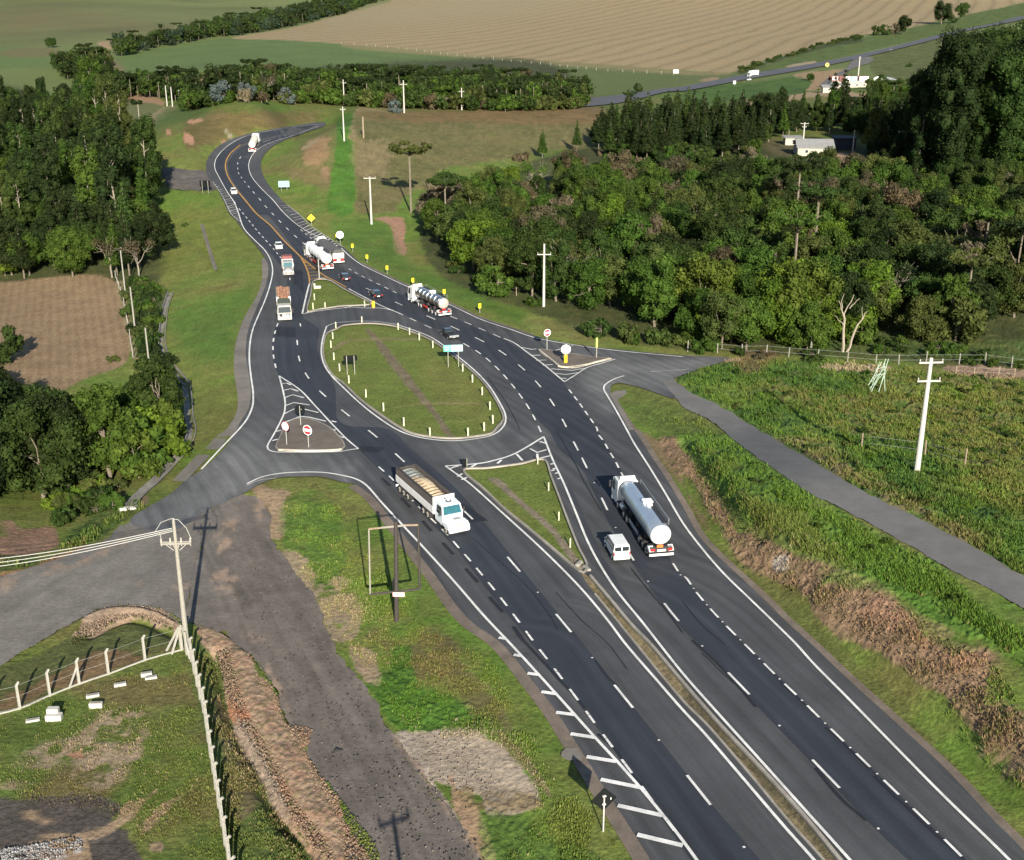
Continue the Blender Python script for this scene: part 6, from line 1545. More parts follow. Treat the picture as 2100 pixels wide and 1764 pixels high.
for sx in (-1, 1): wheel(root, sx * 1.2, cy + 2.75, .5, .32, mat('dusty_hub', (.42, .39, .33), .7))
rear_gear(root, 1.25, 0)
# heading towards the camera: its right side is at the picture's left
L5 = place(root, (836, 1028), (915, 1099.5), 1.27, +1, front=14.0)

# van
def small_van(root, m):
    hw = .86
    b = MB(); b.prism([(.0, .35), (.0, 1.05), (.08, 1.2), (.12, 1.78), (.25, 1.86), (2.7, 1.86), (3.0, 1.75), (3.5, 1.15), (4.15, .98), (4.3, .8), (4.3, .35)], -hw, hw, m, inset=[.05, .0, .0, .1, .14, .14, .12, .02, .08, .1, .08]); b.build('body', root)
    for x0, x1 in ((-hw + .13, -.06), (.06, hw - .13)):
        w = MB(); w.box(x0, x1, .03, .10, 1.2, 1.66, GLASSM, .03); w.build('rear_window', root)
    w = MB(); quad_window(w, [(-hw + .1, 3.48, 1.2), (hw - .1, 3.48, 1.2), (hw - .2, 3.04, 1.72), (-hw + .2, 3.04, 1.72)], GLASSM, .02, (0, 1, .5)); w.build('windscreen', root)
    for sx in (-1, 1):
        w = MB(); quad_window(w, [(sx * (hw - .01), .35, 1.2), (sx * (hw - .01), 3.3, 1.2), (sx * (hw - .09), 2.9, 1.68), (sx * (hw - .09), .35, 1.68)], GLASSM, .015, (sx, 0, 0)); w.build('side_window', root)
        w = MB(); w.box(*sorted((sx * (hw - .12), sx * (hw + .0))), -.02, .06, .75, 1.15, REDL, .02); w.build('tail_light', root)
        w = MB(); w.box(sx * (hw + .1) - .08, sx * (hw + .1) + .08, 3.2, 3.3, 1.1, 1.28, BLACKP, .03); w.build('mirror', root)
        for y in (.75, 3.45): wheel(root, sx * (hw + .01), y, .31, .2, ALU)
    w = MB(); w.box(-hw, hw, -.1, .12, .32, .56, m, .05); w.build('bumper', root)
    w = MB(); w.cyl((-.02, -.02, .92), (-.02, .0, .92), .07, .07, CHASSIS, 10); w.build('badge', root)
    w = MB(); w.box(-.25, .2, -.03, .0, .62, .74, GALV); w.build('number_plate', root)
    w = MB(); w.box(-hw + .15, hw - .15, 4.2, 4.34, .5, .75, CHASSIS, .02); w.build('grille', root)
root = empty('white_van', label='small white van with two rear windows driving beside the silver blue tanker', cat='van'); small_van(root, WHITE)
place(root, (1258, 1156), (1246.6, 1136), .86, -1)

def car(name, label, m, kind='hatch', hub=ALU, glass=GLASSM, L=4.1):
    root = empty(name, label=label, cat='pickup' if kind == 'pickup' else 'car'); hw = .87
    low = [(.0, .32), (.0, .7), (.06, .92), (L * .72, .95), (L - .15, .8), (L, .6), (L, .32)]
    b = MB(); b.prism(low, -hw, hw, m, inset=[.06, .0, .04, .05, .12, .14, .12]); b.build('body', root)
    g0, g1, g2, g3 = {'hatch': (.12, .45, 2.3, 3.0), 'sedan': (.65, 1.15, 2.5, 3.15), 'pickup': (1.75, 1.9, 2.9, 3.5)}[kind]
    k = L / 4.1; g0, g1, g2, g3 = g0 * k, g1 * k, g2 * k, g3 * k
    b = MB(); b.prism([(g0, .92), (g1, 1.42), (g1 + .15, 1.46), (g2, 1.46), (g3, .94)], -hw + .05, hw - .05, m, inset=[.0, .16, .2, .2, .02]); b.build('roof', root)
    w = MB(); quad_window(w, [(-hw + .12, g3 - .06, .98), (hw - .12, g3 - .06, .98), (hw - .27, g2 + .06, 1.41), (-hw + .27, g2 + .06, 1.41)], glass, .015, (0, 1, .5)); w.build('windscreen', root)
    w = MB(); quad_window(w, [(-hw + .12, g0 + .04, .98), (hw - .12, g0 + .04, .98), (hw - .25, g1 - .04, 1.39), (-hw + .25, g1 - .04, 1.39)], glass, .015, (0, -1, .5)); w.build('rear_window', root)
    for sx in (-1, 1):
        w = MB(); quad_window(w, [(sx * (hw - .055), g0 + .3, .98), (sx * (hw - .055), g3 - .3, .98), (sx * (hw - .20), g2, 1.38), (sx * (hw - .20), g1 + .1, 1.38)], glass, .015, (sx, 0, 0)); w.build('side_window', root)
        w = MB(); w.box(*sorted((sx * (hw - .3), sx * (hw - .02))), -.02, .05, .66, .84, REDL, .02); w.build('tail_light', root)
        w = MB(); w.box(*sorted((sx * (hw - .4), sx * (hw - .1))), L - .06, L + .01, .58, .74, PLATEW, .02); w.build('headlight', root)
        w = MB(); w.box(sx * (hw + .08) - .07, sx * (hw + .08) + .07, g3 - .35, g3 - .25, .95, 1.08, m, .03); w.build('mirror', root)
        for y in (.72 * k, L - .8): wheel(root, sx * (hw + .01), y, .31, .2, hub)
    w = MB(); w.box(-.26, .26, -.03, .0, .5, .68, PLATEW, .01); w.build('number_plate', root)
    w = MB(); w.box(-.4, .4, L - .02, L + .02, .42, .56, CHASSIS, .01); w.build('grille', root)
    if kind == 'pickup':
        w = MB(); w.box(-hw + .1, hw - .1, .1, 1.65, .93, .96, CHASSIS, .0); w.build('load_bed', root)
        w = MB(); w.box(-hw, hw, -.08, .03, .55, .9, ALU, .03); w.build('tailgate', root)
        w = MB(); w.tube([(-hw + .15, 1.7, .95), (-hw + .2, 1.75, 1.4), (hw - .2, 1.75, 1.4), (hw - .15, 1.7, .95)], .05, CHASSIS, 6); w.build('roll_bar', root)
    return root
place(car('black_pickup', 'black pickup with a silver tailgate driving above the pale green direction board', BLACKP, 'pickup', L=4.8), (921.5, 700.5), (906, 690), .88, -1)
place(car('black_car', 'black car at the nose of the upper grass triangle, behind the steel tanker', BLACKP), (768, 615.5), (756.5, 607.5), .88, -1)
place(car('black_car', 'black car following the white tanker, higher up than the other black car', BLACKP), (702.5, 579.5), (695, 572), .88, -1)
place(car('white_car', 'white car descending towards the red fronted truck on the left carriageway', WHITE, 'sedan'), (560, 494), (565, 514.5), .88, +1, front=4.1)
place(car('white_car', 'white car with dark windows near the hatched shoulder below the bend', WHITE, 'hatch'), (469, 388), (474.5, 401), .88, +1, front=4.1)
place(car('white_car', 'tiny white car beneath the box truck on the far road', WHITE, 'hatch'), (1541, 165), (1530, 167), .88, -1)
place(car('silver_car', 'tiny silver grey car alone on the far road', ALU, 'hatch', L=5), (1828, 104.5), (1837, 102), .88, +1)
place(car('red_car', 'tiny red car at the far right end of the far road', REDP, 'hatch', L=5), (1967, 68), (1976, 65.5), .88, +1)
# small truck with red body front
root = empty('flatbed_truck', label='small white fronted truck with a red load rack ahead of the brick truck', cat='truck')
bonnet_cab(root, 5.2, mat('greyish_enamel', (.24, .24, .235), .5), 2.3)
s = MB(); s.box(-.4, .4, .2, 7.5, .7, .95, CHASSIS); s.build('chassis', root)
s = MB(); s.box(-1.2, 1.2, .1, 5.0, 1.05, 1.25, WOOD); 
for sx in (-1, 1): s.box(*sorted((sx * 1.15, sx * 1.22)), .1, 5.0, 1.25, 2.1, GALV, .02)
s.build('load_bed', root)
s = MB(); s.box(-1.1, 1.1, .2, 2.2, 1.26, 3.0, mat('faded_red', (.22, .07, .06), .6, noise=.3), .06); s.build('red_rack', root)
s = MB(); s.box(-1.12, 1.12, 2.3, 4.8, 1.26, 2.5, mat('dull_load', (.20, .17, .16), .8, noise=.4), .15); s.build('covered_load', root)
s = MB(); s.box(-1.2, 1.2, 4.9, 5.05, 1.2, 3.0, GALV, .03); s.build('head_board', root)
for y in (1.4, 7.9):
    for sx in (-1, 1): wheel(root, sx * 1.18, y, .46, .4, GALV)
rear_gear(root, 1.15, 0)
place(root, (577, 545), (580.5, 569.5), 1.2, +1, front=8.9)
# brick truck
root = empty('brick_truck', label='white cab truck loaded with reddish fired bricks and an olive sheet', cat='truck')
cab_over(root, 15.4, 2.0, 2.5, 2.9, mat('dusty_white', (.40, .39, .35), .5), deflector=False)
s = MB(); s.box(-.45, .45, .3, 16, .75, 1.0, CHASSIS); s.build('chassis', root)
s = MB(); s.box(-1.25, 1.25, .1, 15.0, 1.1, 1.4, CHASSIS); s.build('load_bed', root)
s = MB()
for sx in (-1, 1): s.box(*sorted((sx * 1.2, sx * 1.27)), .1, 10.4, 1.4, 2.6, CREAM, .02)
s.build('side_board', root)
rnd = random.Random(4)
s = MB()
for i in range(17):
    for j in range(4):
        x = -1.16 + j * .58; y = .2 + i * .6; s.box(x, x + .56, y, y + .57, 1.41, 2.75 + rnd.uniform(-.18, .22), BRICKL, .07)
s.build('brick_stack', root)
s = MB(); s.box(-1.2, 1.2, 10.6, 14.9, 1.4, 2.8, OLIVE, .25); s.build('olive_sheet', root)
s = MB(); s.box(-1.22, 1.22, 14.95, 15.1, 1.4, 2.5, CHASSIS, .02); s.build('head_board', root)
for sx in (-1, 1): s = MB(); s.box(*sorted((sx * .9, sx * 1.3)), 10.3, 10.6, 2.1, 3.0, PLATEW, .05); s.build('corner_flap', root)
for y in (1.5, 2.8, 4.1, 11.6, 12.9, 16.4):
    for sx in (-1, 1): wheel(root, sx * 1.25, y, .5, .5 if y < 15 else .32, GALV)
s = MB(); s.cyl((-.55, 17.42, 1.0), (-.55, 17.46, 1.0), .3, .3, PLATEW, 12); s.build('front_disc', root); s = MB(); s.cyl((0.1, 17.43, 1.15), (.1, 17.47, 1.15), .32, .32, CREAM, 12); s.build('front_disc', root)
rear_gear(root, 1.2, 0)
place(root, (567, 606), (570.5, 661.5), 1.25, +1, front=17.5)
# box truck far away
root = empty('box_truck', label='white box truck on the far road at the edge of the stubble field', cat='truck')
cab_over(root, 9.2, 2.0, 2.4, 2.9, WHITE); s = MB(); s.box(-1.3, 1.3, .1, 9.1, 1.1, 4.1, PLATEW, .06); s.build('box', root)
s = MB(); s.box(-.5, .5, .2, 10, .7, 1.05, CHASSIS); s.build('chassis', root)
for y in (1.5, 2.8, 9.9):
    for sx in (-1, 1): wheel(root, sx * 1.25, y, .5, .4, ALU)
rear_gear(root, 1.25, 0)
place(root, (1556, 156), (1524, 160), 1.3, -1)
print('lengths', L1, L2, L3, L4, L5)
# ================================================================ TREES
def leaf_material(attr=False):
    m = bpy.data.materials.new('foliage'); m.use_nodes = True; nt = m.node_tree; nt.nodes.clear()
    out = nt.nodes.new('ShaderNodeOutputMaterial'); mix = nt.nodes.new('ShaderNodeMixShader'); mix.inputs[0].default_value = .30
    d = nt.nodes.new('ShaderNodeBsdfPrincipled'); d.inputs['Roughness'].default_value = .7; d.inputs['Specular IOR Level'].default_value = .08
    t = nt.nodes.new('ShaderNodeBsdfTranslucent')
    oi = nt.nodes.new('ShaderNodeObjectInfo'); geo = nt.nodes.new('ShaderNodeNewGeometry'); tc = nt.nodes.new('ShaderNodeTexCoord')
    n = nt.nodes.new('ShaderNodeTexNoise'); n.inputs['Scale'].default_value = .45; n.inputs['Detail'].default_value = 3
    nt.links.new(geo.outputs['Position'], n.inputs['Vector'])
    src = oi.outputs['Color']
    if attr: aa = nt.nodes.new('ShaderNodeAttribute'); aa.attribute_name = 'cover'; src = aa.outputs['Color']
    c = vmul(nt, src, mrange(nt, geo.outputs['Random Per Island'], 0, 1, .72, 1.30))
    c = vmul(nt, c, mrange(nt, n.outputs['Fac'], .3, .7, .70, 1.32))
    hs = nt.nodes.new('ShaderNodeHueSaturation'); nt.links.new(c, hs.inputs['Color'])
    nt.links.new(mrange(nt, n.outputs['Fac'], .3, .7, .506, .494), hs.inputs['Hue'])
    nt.links.new(hs.outputs[0], d.inputs['Base Color'])
    tcol = vmul(nt, hs.outputs[0], mrange(nt, n.outputs['Fac'], 0, 1, 1.2, 1.2)); nt.links.new(tcol, t.inputs['Color'])
    nt.links.new(d.outputs[0], mix.inputs[1]); nt.links.new(t.outputs[0], mix.inputs[2]); nt.links.new(mix.outputs[0], out.inputs[0])
    return m
LEAF = leaf_material(); LEAFA = leaf_material(True)
BARK = mat('grey_bark', (.16, .135, .10), .9, noise=.3, scale=2)
BARKP = mat('pale_bark', (.24, .21, .165), .85, noise=.25, scale=1.2)
BARKW = mat('bare_white_wood', (.30, .26, .20), .85, noise=.2, scale=2)

def leaf_cloud(rng, centers, radii, per, size, up=.25, flat=1.0, core=True, stretch=(1, 1, 1)):
    """leaf sprays around each bough; a few rough inner lumps close the crown"""
    V = []; F = []; b0 = 0
    for c, r in zip(centers, radii):
        n = max(8, int(per * (r / np.mean(radii)) ** 2))
        d = rng.normal(size=(n, 3)); d /= np.linalg.norm(d, axis=1)[:, None]; d[:, 2] += up; d /= np.linalg.norm(d, axis=1)[:, None]
        rad = r * (.72 + .42 * rng.random(n)) * (1 + .18 * np.sin(d[:, 0] * 5 + c[0]) * np.sin(d[:, 1] * 5 + c[1]))
        p = np.array(c) + d * rad[:, None] * np.array([1, 1, flat]) * np.array(stretch)
        nr = d + rng.normal(size=(n, 3)) * .55; nr /= np.linalg.norm(nr, axis=1)[:, None]
        a = np.cross(nr, rng.normal(size=(n, 3))); a /= np.linalg.norm(a, axis=1)[:, None]; b = np.cross(nr, a)
        s = size * (.55 + .9 * rng.random(n))[:, None]; k = (.55 + .5 * rng.random(n))[:, None]
        q = np.stack([p - a * s, p - b * s * k, p + a * s, p + b * s * k], 1)
        V.append(q.reshape(-1, 3)); F.append(b0 + np.arange(n * 4).reshape(n, 4)); b0 += n * 4
        if core:
            m = 7; th = np.linspace(0, math.pi, 5)[1:-1]; ring = []
            for t_ in th:
                for j in range(m): ring.append((math.sin(t_) * math.cos(2 * math.pi * j / m), math.sin(t_) * math.sin(2 * math.pi * j / m), math.cos(t_)))
            ring = np.array(ring) * r * .66 * (.85 + .3 * rng.random((len(ring), 1))) * np.array([1, 1, flat]) * np.array(stretch) + np.array(c)
            V.append(ring); f = [(b0 + i * m + j, b0 + i * m + (j + 1) % m, b0 + (i + 1) * m + (j + 1) % m, b0 + (i + 1) * m + j) for i in range(2) for j in range(m)]
            f += [(b0, b0 + 2, b0 + 4, b0 + 6), (b0 + 2 * m, b0 + 2 * m + 2, b0 + 2 * m + 4, b0 + 2 * m + 6)]
            F.append(np.array(f)); b0 += len(ring)
    return np.concatenate(V), np.concatenate(F)
def branch(s, a, b, r0, r1, m, rng, wob=.12, n=5):
    a, b = np.array(a, float), np.array(b, float); L = np.linalg.norm(b - a)
    P = [a + (b - a) * t + (rng.normal(size=3) * wob * L * .3 if 0 < t < 1 else 0) + np.array([0, 0, .08 * L * math.sin(math.pi * t)]) * 0 for t in np.linspace(0, 1, n)]
    s.tube(P, list(np.linspace(r0, r1, n)), m, 5)
PROTO = {}
def proto(kind, name, crown, trunk):
    root = empty(name); root.location = (0, 0, -500)
    co = mesh_obj('crown', crown[0], crown[1], LEAF, root) if crown is not None else None
    if trunk is not None: trunk.build('trunk', root)
    root['cat_'] = name; PROTO.setdefault(kind, []).append(root)
def make_broad(seed, H=12, R=5.2, nb=42, per=190, leaf=.20, kind='broad', name='broadleaf_tree', base=.35, bark=None, spread=1.0, br=(.8, 2.1)):
    rng = np.random.default_rng(seed); cs = []; rs = []
    while len(cs) < nb:
        d = rng.normal(size=3); d /= np.linalg.norm(d); q = rng.random() ** .33
        if q < .45: continue
        z = base * H + (H * (1 - base)) * .5 * (1 + d[2] * q * .95)
        prof = 1.0 - .35 * max(0, (z / H - .6) / .4) ** 2
        cs.append((d[0] * q * R * prof * spread, d[1] * q * R * prof, z - .4)); rs.append(rng.uniform(*br) * (1 - .15 * q) * R / 5)
    s = MB(); b = bark or BARK; fx, fy = rng.normal(size=2) * .4
    branch(s, (0, 0, -.6), (fx, fy, H * .5), .26 * H / 12, .16 * H / 12, b, rng, .05)
    for c in cs[:9]: branch(s, (fx * .8, fy * .8, H * rng.uniform(.25, .48)), c, .11 * H / 12, .04, b, rng)
    proto(kind, name, leaf_cloud(rng, cs, rs, per, leaf), s)
for i in range(5): make_broad(10 + i, H=[12, 13, 11, 12.5, 14][i], R=[5.2, 5.6, 5.0, 4.6, 5.8][i], base=[.12, .2, .08, .15, .16][i])
for i in range(2): make_broad(40 + i, H=7, R=3.6, nb=20, per=95, leaf=.26, kind='small', name='small_tree', base=.12)
for i in range(2): make_broad(60 + i, H=2.4, R=2.0, nb=10, per=80, leaf=.2, kind='bush', name='bush', base=.05, br=(1.3, 2.2))
for i in range(3): make_broad(30 + i, H=[12, 13.5, 11][i], R=[3.7, 4.1, 3.5][i], nb=36, per=170, leaf=.19, kind='laurel', name='evergreen_tree', base=.1, br=(1.3, 2.3))
def make_euca(seed, H=24, R=3.6, kind='euca', bark=None, lo=.2, per=150, leaf=.25, nb=38, name='eucalyptus_tree'):
    rng = np.random.default_rng(seed); cs = []; rs = []
    for i in range(nb):
        t = rng.random(); z = H * (lo + (1 - lo) * t); rr = R * (math.sin(math.pi * min(1, .18 + .82 * (1 - t) ** .8)) * .75 + .3) * rng.uniform(.35, 1); a = rng.uniform(0, 6.28)
        cs.append((rr * math.cos(a), rr * math.sin(a), z - 1)); rs.append(rng.uniform(1.0, 1.75) * R / 3.6)
    s = MB(); branch(s, (0, 0, -.6), (rng.normal() * .4, rng.normal() * .4, H * .93), .30 * H / 24, .06, bark or BARKP, rng, .015, 8)
    for c in cs[:12]: branch(s, (0, 0, c[2] - 2.4), c, .10, .04, bark or BARKP, rng)
    proto(kind, name, leaf_cloud(rng, cs, rs, per, leaf, stretch=(1, 1, 1.25)), s)
for i in range(3): make_euca(80 + i, H=[24, 22, 26][i])
for i in range(2): make_euca(90 + i, H=42, R=7.5, kind='giant', nb=110, per=230, leaf=.30, lo=.10)
def make_pine(seed, H=17, R=3.0, kind='pine'):
    rng = np.random.default_rng(seed); cs = []; rs = []; lv = 13
    for i in range(lv):
        t = i / (lv - 1); z = H * (.28 + .70 * t); rr = R * (1 - t) ** .8 * rng.uniform(.75, 1.1); k = max(1, int(6 * (1 - t) + 1))
        for j in range(k):
            a = 2 * math.pi * j / k + rng.uniform(0, 1); cs.append((rr * .7 * math.cos(a), rr * .7 * math.sin(a), z + rng.uniform(-.4, .4))); rs.append(.65 + .65 * (1 - t))
    s = MB(); branch(s, (0, 0, -.6), (0, 0, H * .96), .24, .05, BARK, rng, .008, 6)
    proto(kind, 'pine_tree', leaf_cloud(rng, cs, rs, 85, .21, up=.1, flat=.8), s)
for i in range(3): make_pine(100 + i, H=[17, 19, 16][i])
def make_arau(seed, H=19, R=5.5):
    rng = np.random.default_rng(seed); cs = []; rs = []; s = MB()
    branch(s, (0, 0, -.6), (0, 0, H * .90), .30, .2, BARK, rng, .006, 6)
    for i in range(24):
        a = 2 * math.pi * i / 24 + rng.uniform(-.1, .1); rr = R * (rng.uniform(.45, 1.0)); z = H * .86 + 1.3 * (rr / R) ** 2 + rng.uniform(-.3, .5)
        cs.append((rr * math.cos(a), rr * math.sin(a), z)); rs.append(rng.uniform(.75, 1.15)); branch(s, (0, 0, H * .80 + rng.uniform(0, .6)), cs[-1], .09, .04, BARK, rng, .05)
    for i in range(5): cs.append((rng.normal() * .9, rng.normal() * .9, H * .88)); rs.append(.9)
    proto('arau', 'araucaria_tree', leaf_cloud(rng, cs, rs, 75, .24, flat=.6), s)
make_arau(5); make_arau(6, 13, 5.0)
def make_dry(seed, H=11, R=4.2, leaves=True, kind='dry'):
    rng = np.random.default_rng(seed); s = MB(); cs = []; rs = []
    branch(s, (0, 0, -.6), (.2, .1, H * .5), .24, .16, BARKP, rng, .03)
    for i in range(11):
        a = rng.uniform(0, 6.28); rr = R * rng.uniform(.3, 1); z = H * rng.uniform(.65, 1); e = (rr * math.cos(a), rr * math.sin(a), z); st = (.1, .05, H * rng.uniform(.28, .5))
        branch(s, st, e, .11, .03, BARKP, rng)
        for j in range(3): branch(s, tuple(np.array(st) * .4 + np.array(e) * .6), tuple(np.array(e) + rng.normal(size=3) * 1.2), .05, .02, BARKP, rng)
        cs.append(e); rs.append(rng.uniform(.9, 1.5))
    proto(kind, 'sparse_tree', leaf_cloud(rng, cs, rs, 70, .22, core=False) if leaves else None, s)
make_dry(7); make_dry(8)

PAL = {'dark': (.033, .056, .013), 'deep': (.021, .033, .010), 'mid': (.048, .084, .014), 'bright': (.085, .135, .016), 'olive': (.060, .075, .020), 'brown': (.082, .068, .038),
       'silver': (.085, .110, .105), 'blue': (.030, .050, .028), 'yellow': (.078, .110, .018), 'tan': (.135, .115, .072)}
WORD = {'dark': 'dark green', 'deep': 'blackish green', 'mid': 'mid green', 'bright': 'bright green', 'olive': 'olive green', 'brown': 'reddish brown', 'silver': 'silvery grey', 'blue': 'blue-green', 'yellow': 'yellowish green', 'tan': 'dry tan'}
trng = random.Random(11)
def tree(kind, p, tint, label, group=None, sc=1.0, cat=None, scz=None):
    pr = trng.choice(PROTO[kind]); r = copy_tree(pr)
    if 'cat_' in r: del r['cat_']
    r.location = Vector(p) - Vector((0, 0, .15)); r.rotation_euler = (0, 0, trng.uniform(0, 6.28))
    s = sc * trng.uniform(.86, 1.16); r.scale = (s * trng.uniform(.9, 1.12), s, s * (scz or 1) * trng.uniform(.9, 1.12))
    c = PAL[tint]; k = trng.uniform(.80, 1.25); col_ = (c[0] * k * trng.uniform(.88, 1.08), c[1] * k, c[2] * k, 1)
    for ch in r.children: ch.color = col_
    tag(r, label, cat or {'bush': 'bush'}.get(kind, 'tree'), group); return r
def scatter(region, spacing, kinds, tints, where, group, sc=1.0, maxn=400, jit=.42, scz=None, avoid=()):
    poly = smooth_line(pts(region), 20, True)
    P = ground(poly)[:, :2]; x0, y0 = P.min(0); x1, y1 = P.max(0); n = 0; out = []
    y = y0; r = 0
    while y < y1:
        x = x0 + (spacing / 2 if r % 2 else 0)
        while x < x1:
            qx, qy = x + trng.uniform(-jit, jit) * spacing, y + trng.uniform(-jit, jit) * spacing
            x += spacing
            z = float(hgt(qx, qy)); u, v_ = project(qx, qy, z)
            if not inside(np.array([u]), np.array([v_]), poly)[0]: continue
            if any(math.hypot(qx - a, qy - b) < c for a, b, c in avoid): continue
            out.append((qy, qx, z, u, v_))
        y += spacing * .87; r += 1
    out.sort()
    if len(out) > maxn: out = trng.sample(out, maxn)
    cnt = len(out)
    for i, (qy, qx, z, u, v_) in enumerate(sorted(out)):
        k = trng.choices(list(kinds), list(kinds.values()))[0]
        t = trng.choices(list(tints), list(tints.values()))[0]
        row = 'at the near edge of' if i < cnt * .2 else ('at the back of' if i > cnt * .75 else 'deep in')
        kw = {'broad': 'broadleaf tree', 'small': 'round tree', 'laurel': 'evergreen tree', 'bush': 'bush', 'euca': 'tall eucalyptus', 'giant': 'giant eucalyptus', 'pine': 'pine', 'arau': 'araucaria', 'dry': 'sparse tree'}[k]
        tree(k, (qx, qy, z), t, '%s %s %s %s' % (WORD[t], kw, row, where), group + ', ' + kw, sc=sc, scz=scz)
    return cnt
hs = G1(1665, 320); pl_ = G1(1115, 629)
AV = ((hs.x - 2, hs.y - 14, 12), (hs.x - 3, hs.y - 28, 10), (hs.x + 8, hs.y - 26, 10), (hs.x + 14, hs.y - 14, 10), (hs.x, hs.y + 3, 10), (hs.x + 10, hs.y - 6, 9), (hs.x + 4, hs.y - 16, 9), (pl_.x, pl_.y - 6, 7), (pl_.x, pl_.y - 14, 6))
n1 = scatter('Z 868,470 905,520 1000,588 1090,622 1215,648 1238,682 1330,698 1500,712 1620,708 1720,700 1840,700 1990,694 2110,668 2240,640 2240,420 1990,398 1830,402 1700,388 1500,384 1340,382 1200,390 1110,402 1000,418 900,445', 7.1,
        {'broad': 5, 'laurel': 5, 'small': 1.2, 'dry': .6, 'arau': .2}, {'dark': 5, 'deep': 2.5, 'mid': 5, 'bright': .5, 'olive': 3.4, 'brown': .7, 'tan': .5}, 'the big wood right of the highway', 'trees of the big wood', maxn=420, avoid=AV, sc=.91)
scatter('Z 880,520 1000,600 1090,632 1215,660 1225,690 1500,722 1500,712 1330,700 1240,684 1215,650 1090,622 1000,590', 4.5, {'bush': 3, 'small': 1}, {'mid': 3, 'dark': 2, 'olive': 1}, 'the rim of the big wood', 'bushes at the rim of the big wood', sc=.9, avoid=AV)
# bright trees at its near right
for u, v_, k, t, lb, sc in ((1495, 640, 'small', 'bright', 'bright lime green round tree below the tall trees right of the white pole', 1.5), (1590, 700, 'broad', 'bright', 'bright green full tree left of the bare forked tree', .85), (1555, 690, 'small', 'yellow', 'yellowish green tree next to the bright green full tree', 1.2), (1655, 718, 'broad', 'mid', 'dense rounded green tree at the wood edge just left of the bare tree', .8), (1480, 715, 'broad', 'olive', 'olive green bushy tree at the wood edge above the side road', .72), (1530, 718, 'broad', 'mid', 'full green tree at the wood edge above the paved side road', .78),
                           (1885, 700, 'broad', 'olive', 'round olive tree standing forward at the right wood edge', .72), (1960, 700, 'small', 'olive', 'smaller olive tree beside the round one at the right wood edge', 1.1), (1230, 688, 'bush', 'dark', 'dark low bush where the wood reaches the side road', 1.3), (1290, 700, 'bush', 'olive', 'brownish low bush above the right paved triangle', 1.4), (1350, 706, 'bush', 'dark', 'dark bush at the wood foot above the side road', 1.3)):
    tree(k, G1(u, v_), t, lb, sc=sc)
for u, v_, lb in ((1462, 575, 'tall pale-trunked eucalyptus standing above the middle of the big wood'),): tree('euca', G1(u, v_), 'dark', lb, sc=.72)
scatter('Z 1430,705 1560,712 1700,712 1790,700 1790,660 1600,640 1470,630 1400,650', 6.0, {'broad': 1, 'small': 1}, {'bright': 2, 'mid': 2, 'yellow': .5}, 'the bright front of the wood', 'bright trees at the front of the wood', maxn=22, sc=.95)
# bare forked tree
p = G1(1728, 722); r_ = empty('bare_tree', p, 0, 'bare pale forked tree without leaves in front of the big wood', 'tree')
rng_ = np.random.default_rng(3); s = MB()
branch(s, (0, 0, -.5), (-.2, 0, 5.5), .24, .17, BARKW, rng_, .02); branch(s, (.5, 0, -.4), (2.0, 0, 4.6), .20, .14, BARKW, rng_, .05); branch(s, (2.0, 0, 4.6), (3.4, .2, 6.8), .12, .04, BARKW, rng_)
branch(s, (-.2, 0, 5.5), (-1.4, .2, 8.6), .14, .04, BARKW, rng_); branch(s, (-.2, 0, 5.5), (.9, 0, 9.6), .14, .04, BARKW, rng_); branch(s, (.4, 0, 7.3), (1.9, 0, 9.0), .08, .03, BARKW, rng_); branch(s, (-.8, 0, 7), (-.7, 0, 9.8), .08, .03, BARKW, rng_); branch(s, (2.6, 0, 5.6), (2.5, .2, 7.6), .07, .03, BARKW, rng_); branch(s, (-.3, 0, 4.5), (-1.9, 0, 6.2), .08, .03, BARKW, rng_)
s.build('trunk', r_)
# pines right, their straight row and the trees by the farmhouse
scatter('Z 1222,312 1300,335 1420,330 1530,322 1545,290 1530,262 1400,262 1260,272 1225,290', 4.9, {'pine': 1}, {'deep': 3, 'dark': 1}, 'the pine grove above the big wood', 'pines of the grove above the big wood', maxn=120, sc=.92, scz=.86)
scatter('Z 1225,318 1300,340 1420,338 1530,330 1560,312 1420,322 1300,322', 4.5, {'bush': 2, 'small': 1}, {'dark': 2, 'mid': 1, 'olive': 1, 'tan': .4}, 'the foot of the pine grove', 'scrub at the foot of the pine grove', maxn=45, sc=.9)
scatter('Z 1540,300 1610,300 1640,275 1720,275 1850,292 1870,262 1800,252 1640,250 1560,255 1540,270', 8.5, {'pine': 3, 'broad': 2, 'euca': .6}, {'deep': 3, 'dark': 2, 'mid': .6}, 'the dark trees behind the farmhouse', 'dark trees behind the farmhouse', maxn=60, avoid=AV, sc=.78)
for u, v_, k, t, lb, sc in ((1785, 322, 'pine', 'olive', 'olive green pine standing right of the bare pole at the farmhouse', 1.25), (1800, 326, 'pine', 'olive', 'second olive green pine right of the farmhouse yard', 1.1), (1705, 250, 'pine', 'dark', 'dark pine rising in front of the roadside shop', 1.3), (1725, 255, 'pine', 'deep', 'tall dark pine right below the roadside shop', 1.3), (1830, 213, 'arau', 'dark', 'flat-topped araucaria below the white curved screens', .9), (1290, 225, 'arau', 'dark', 'dark araucaria crown beside the left end of the far road', .75), (1310, 190, 'small', 'dark', 'small dark tree above the left end of the far road', .9),
                           (1112, 325, 'pine', 'mid', 'young ragged tree alone in the lower dry meadow', .62), (1068, 332, 'bush', 'brown', 'brownish bush left of the young ragged tree', 1.4), (1183, 312, 'pine', 'dark', 'small dark pine at the foot of the pine grove', .55)):
    tree(k, G1(u, v_), t, lb, sc=sc)
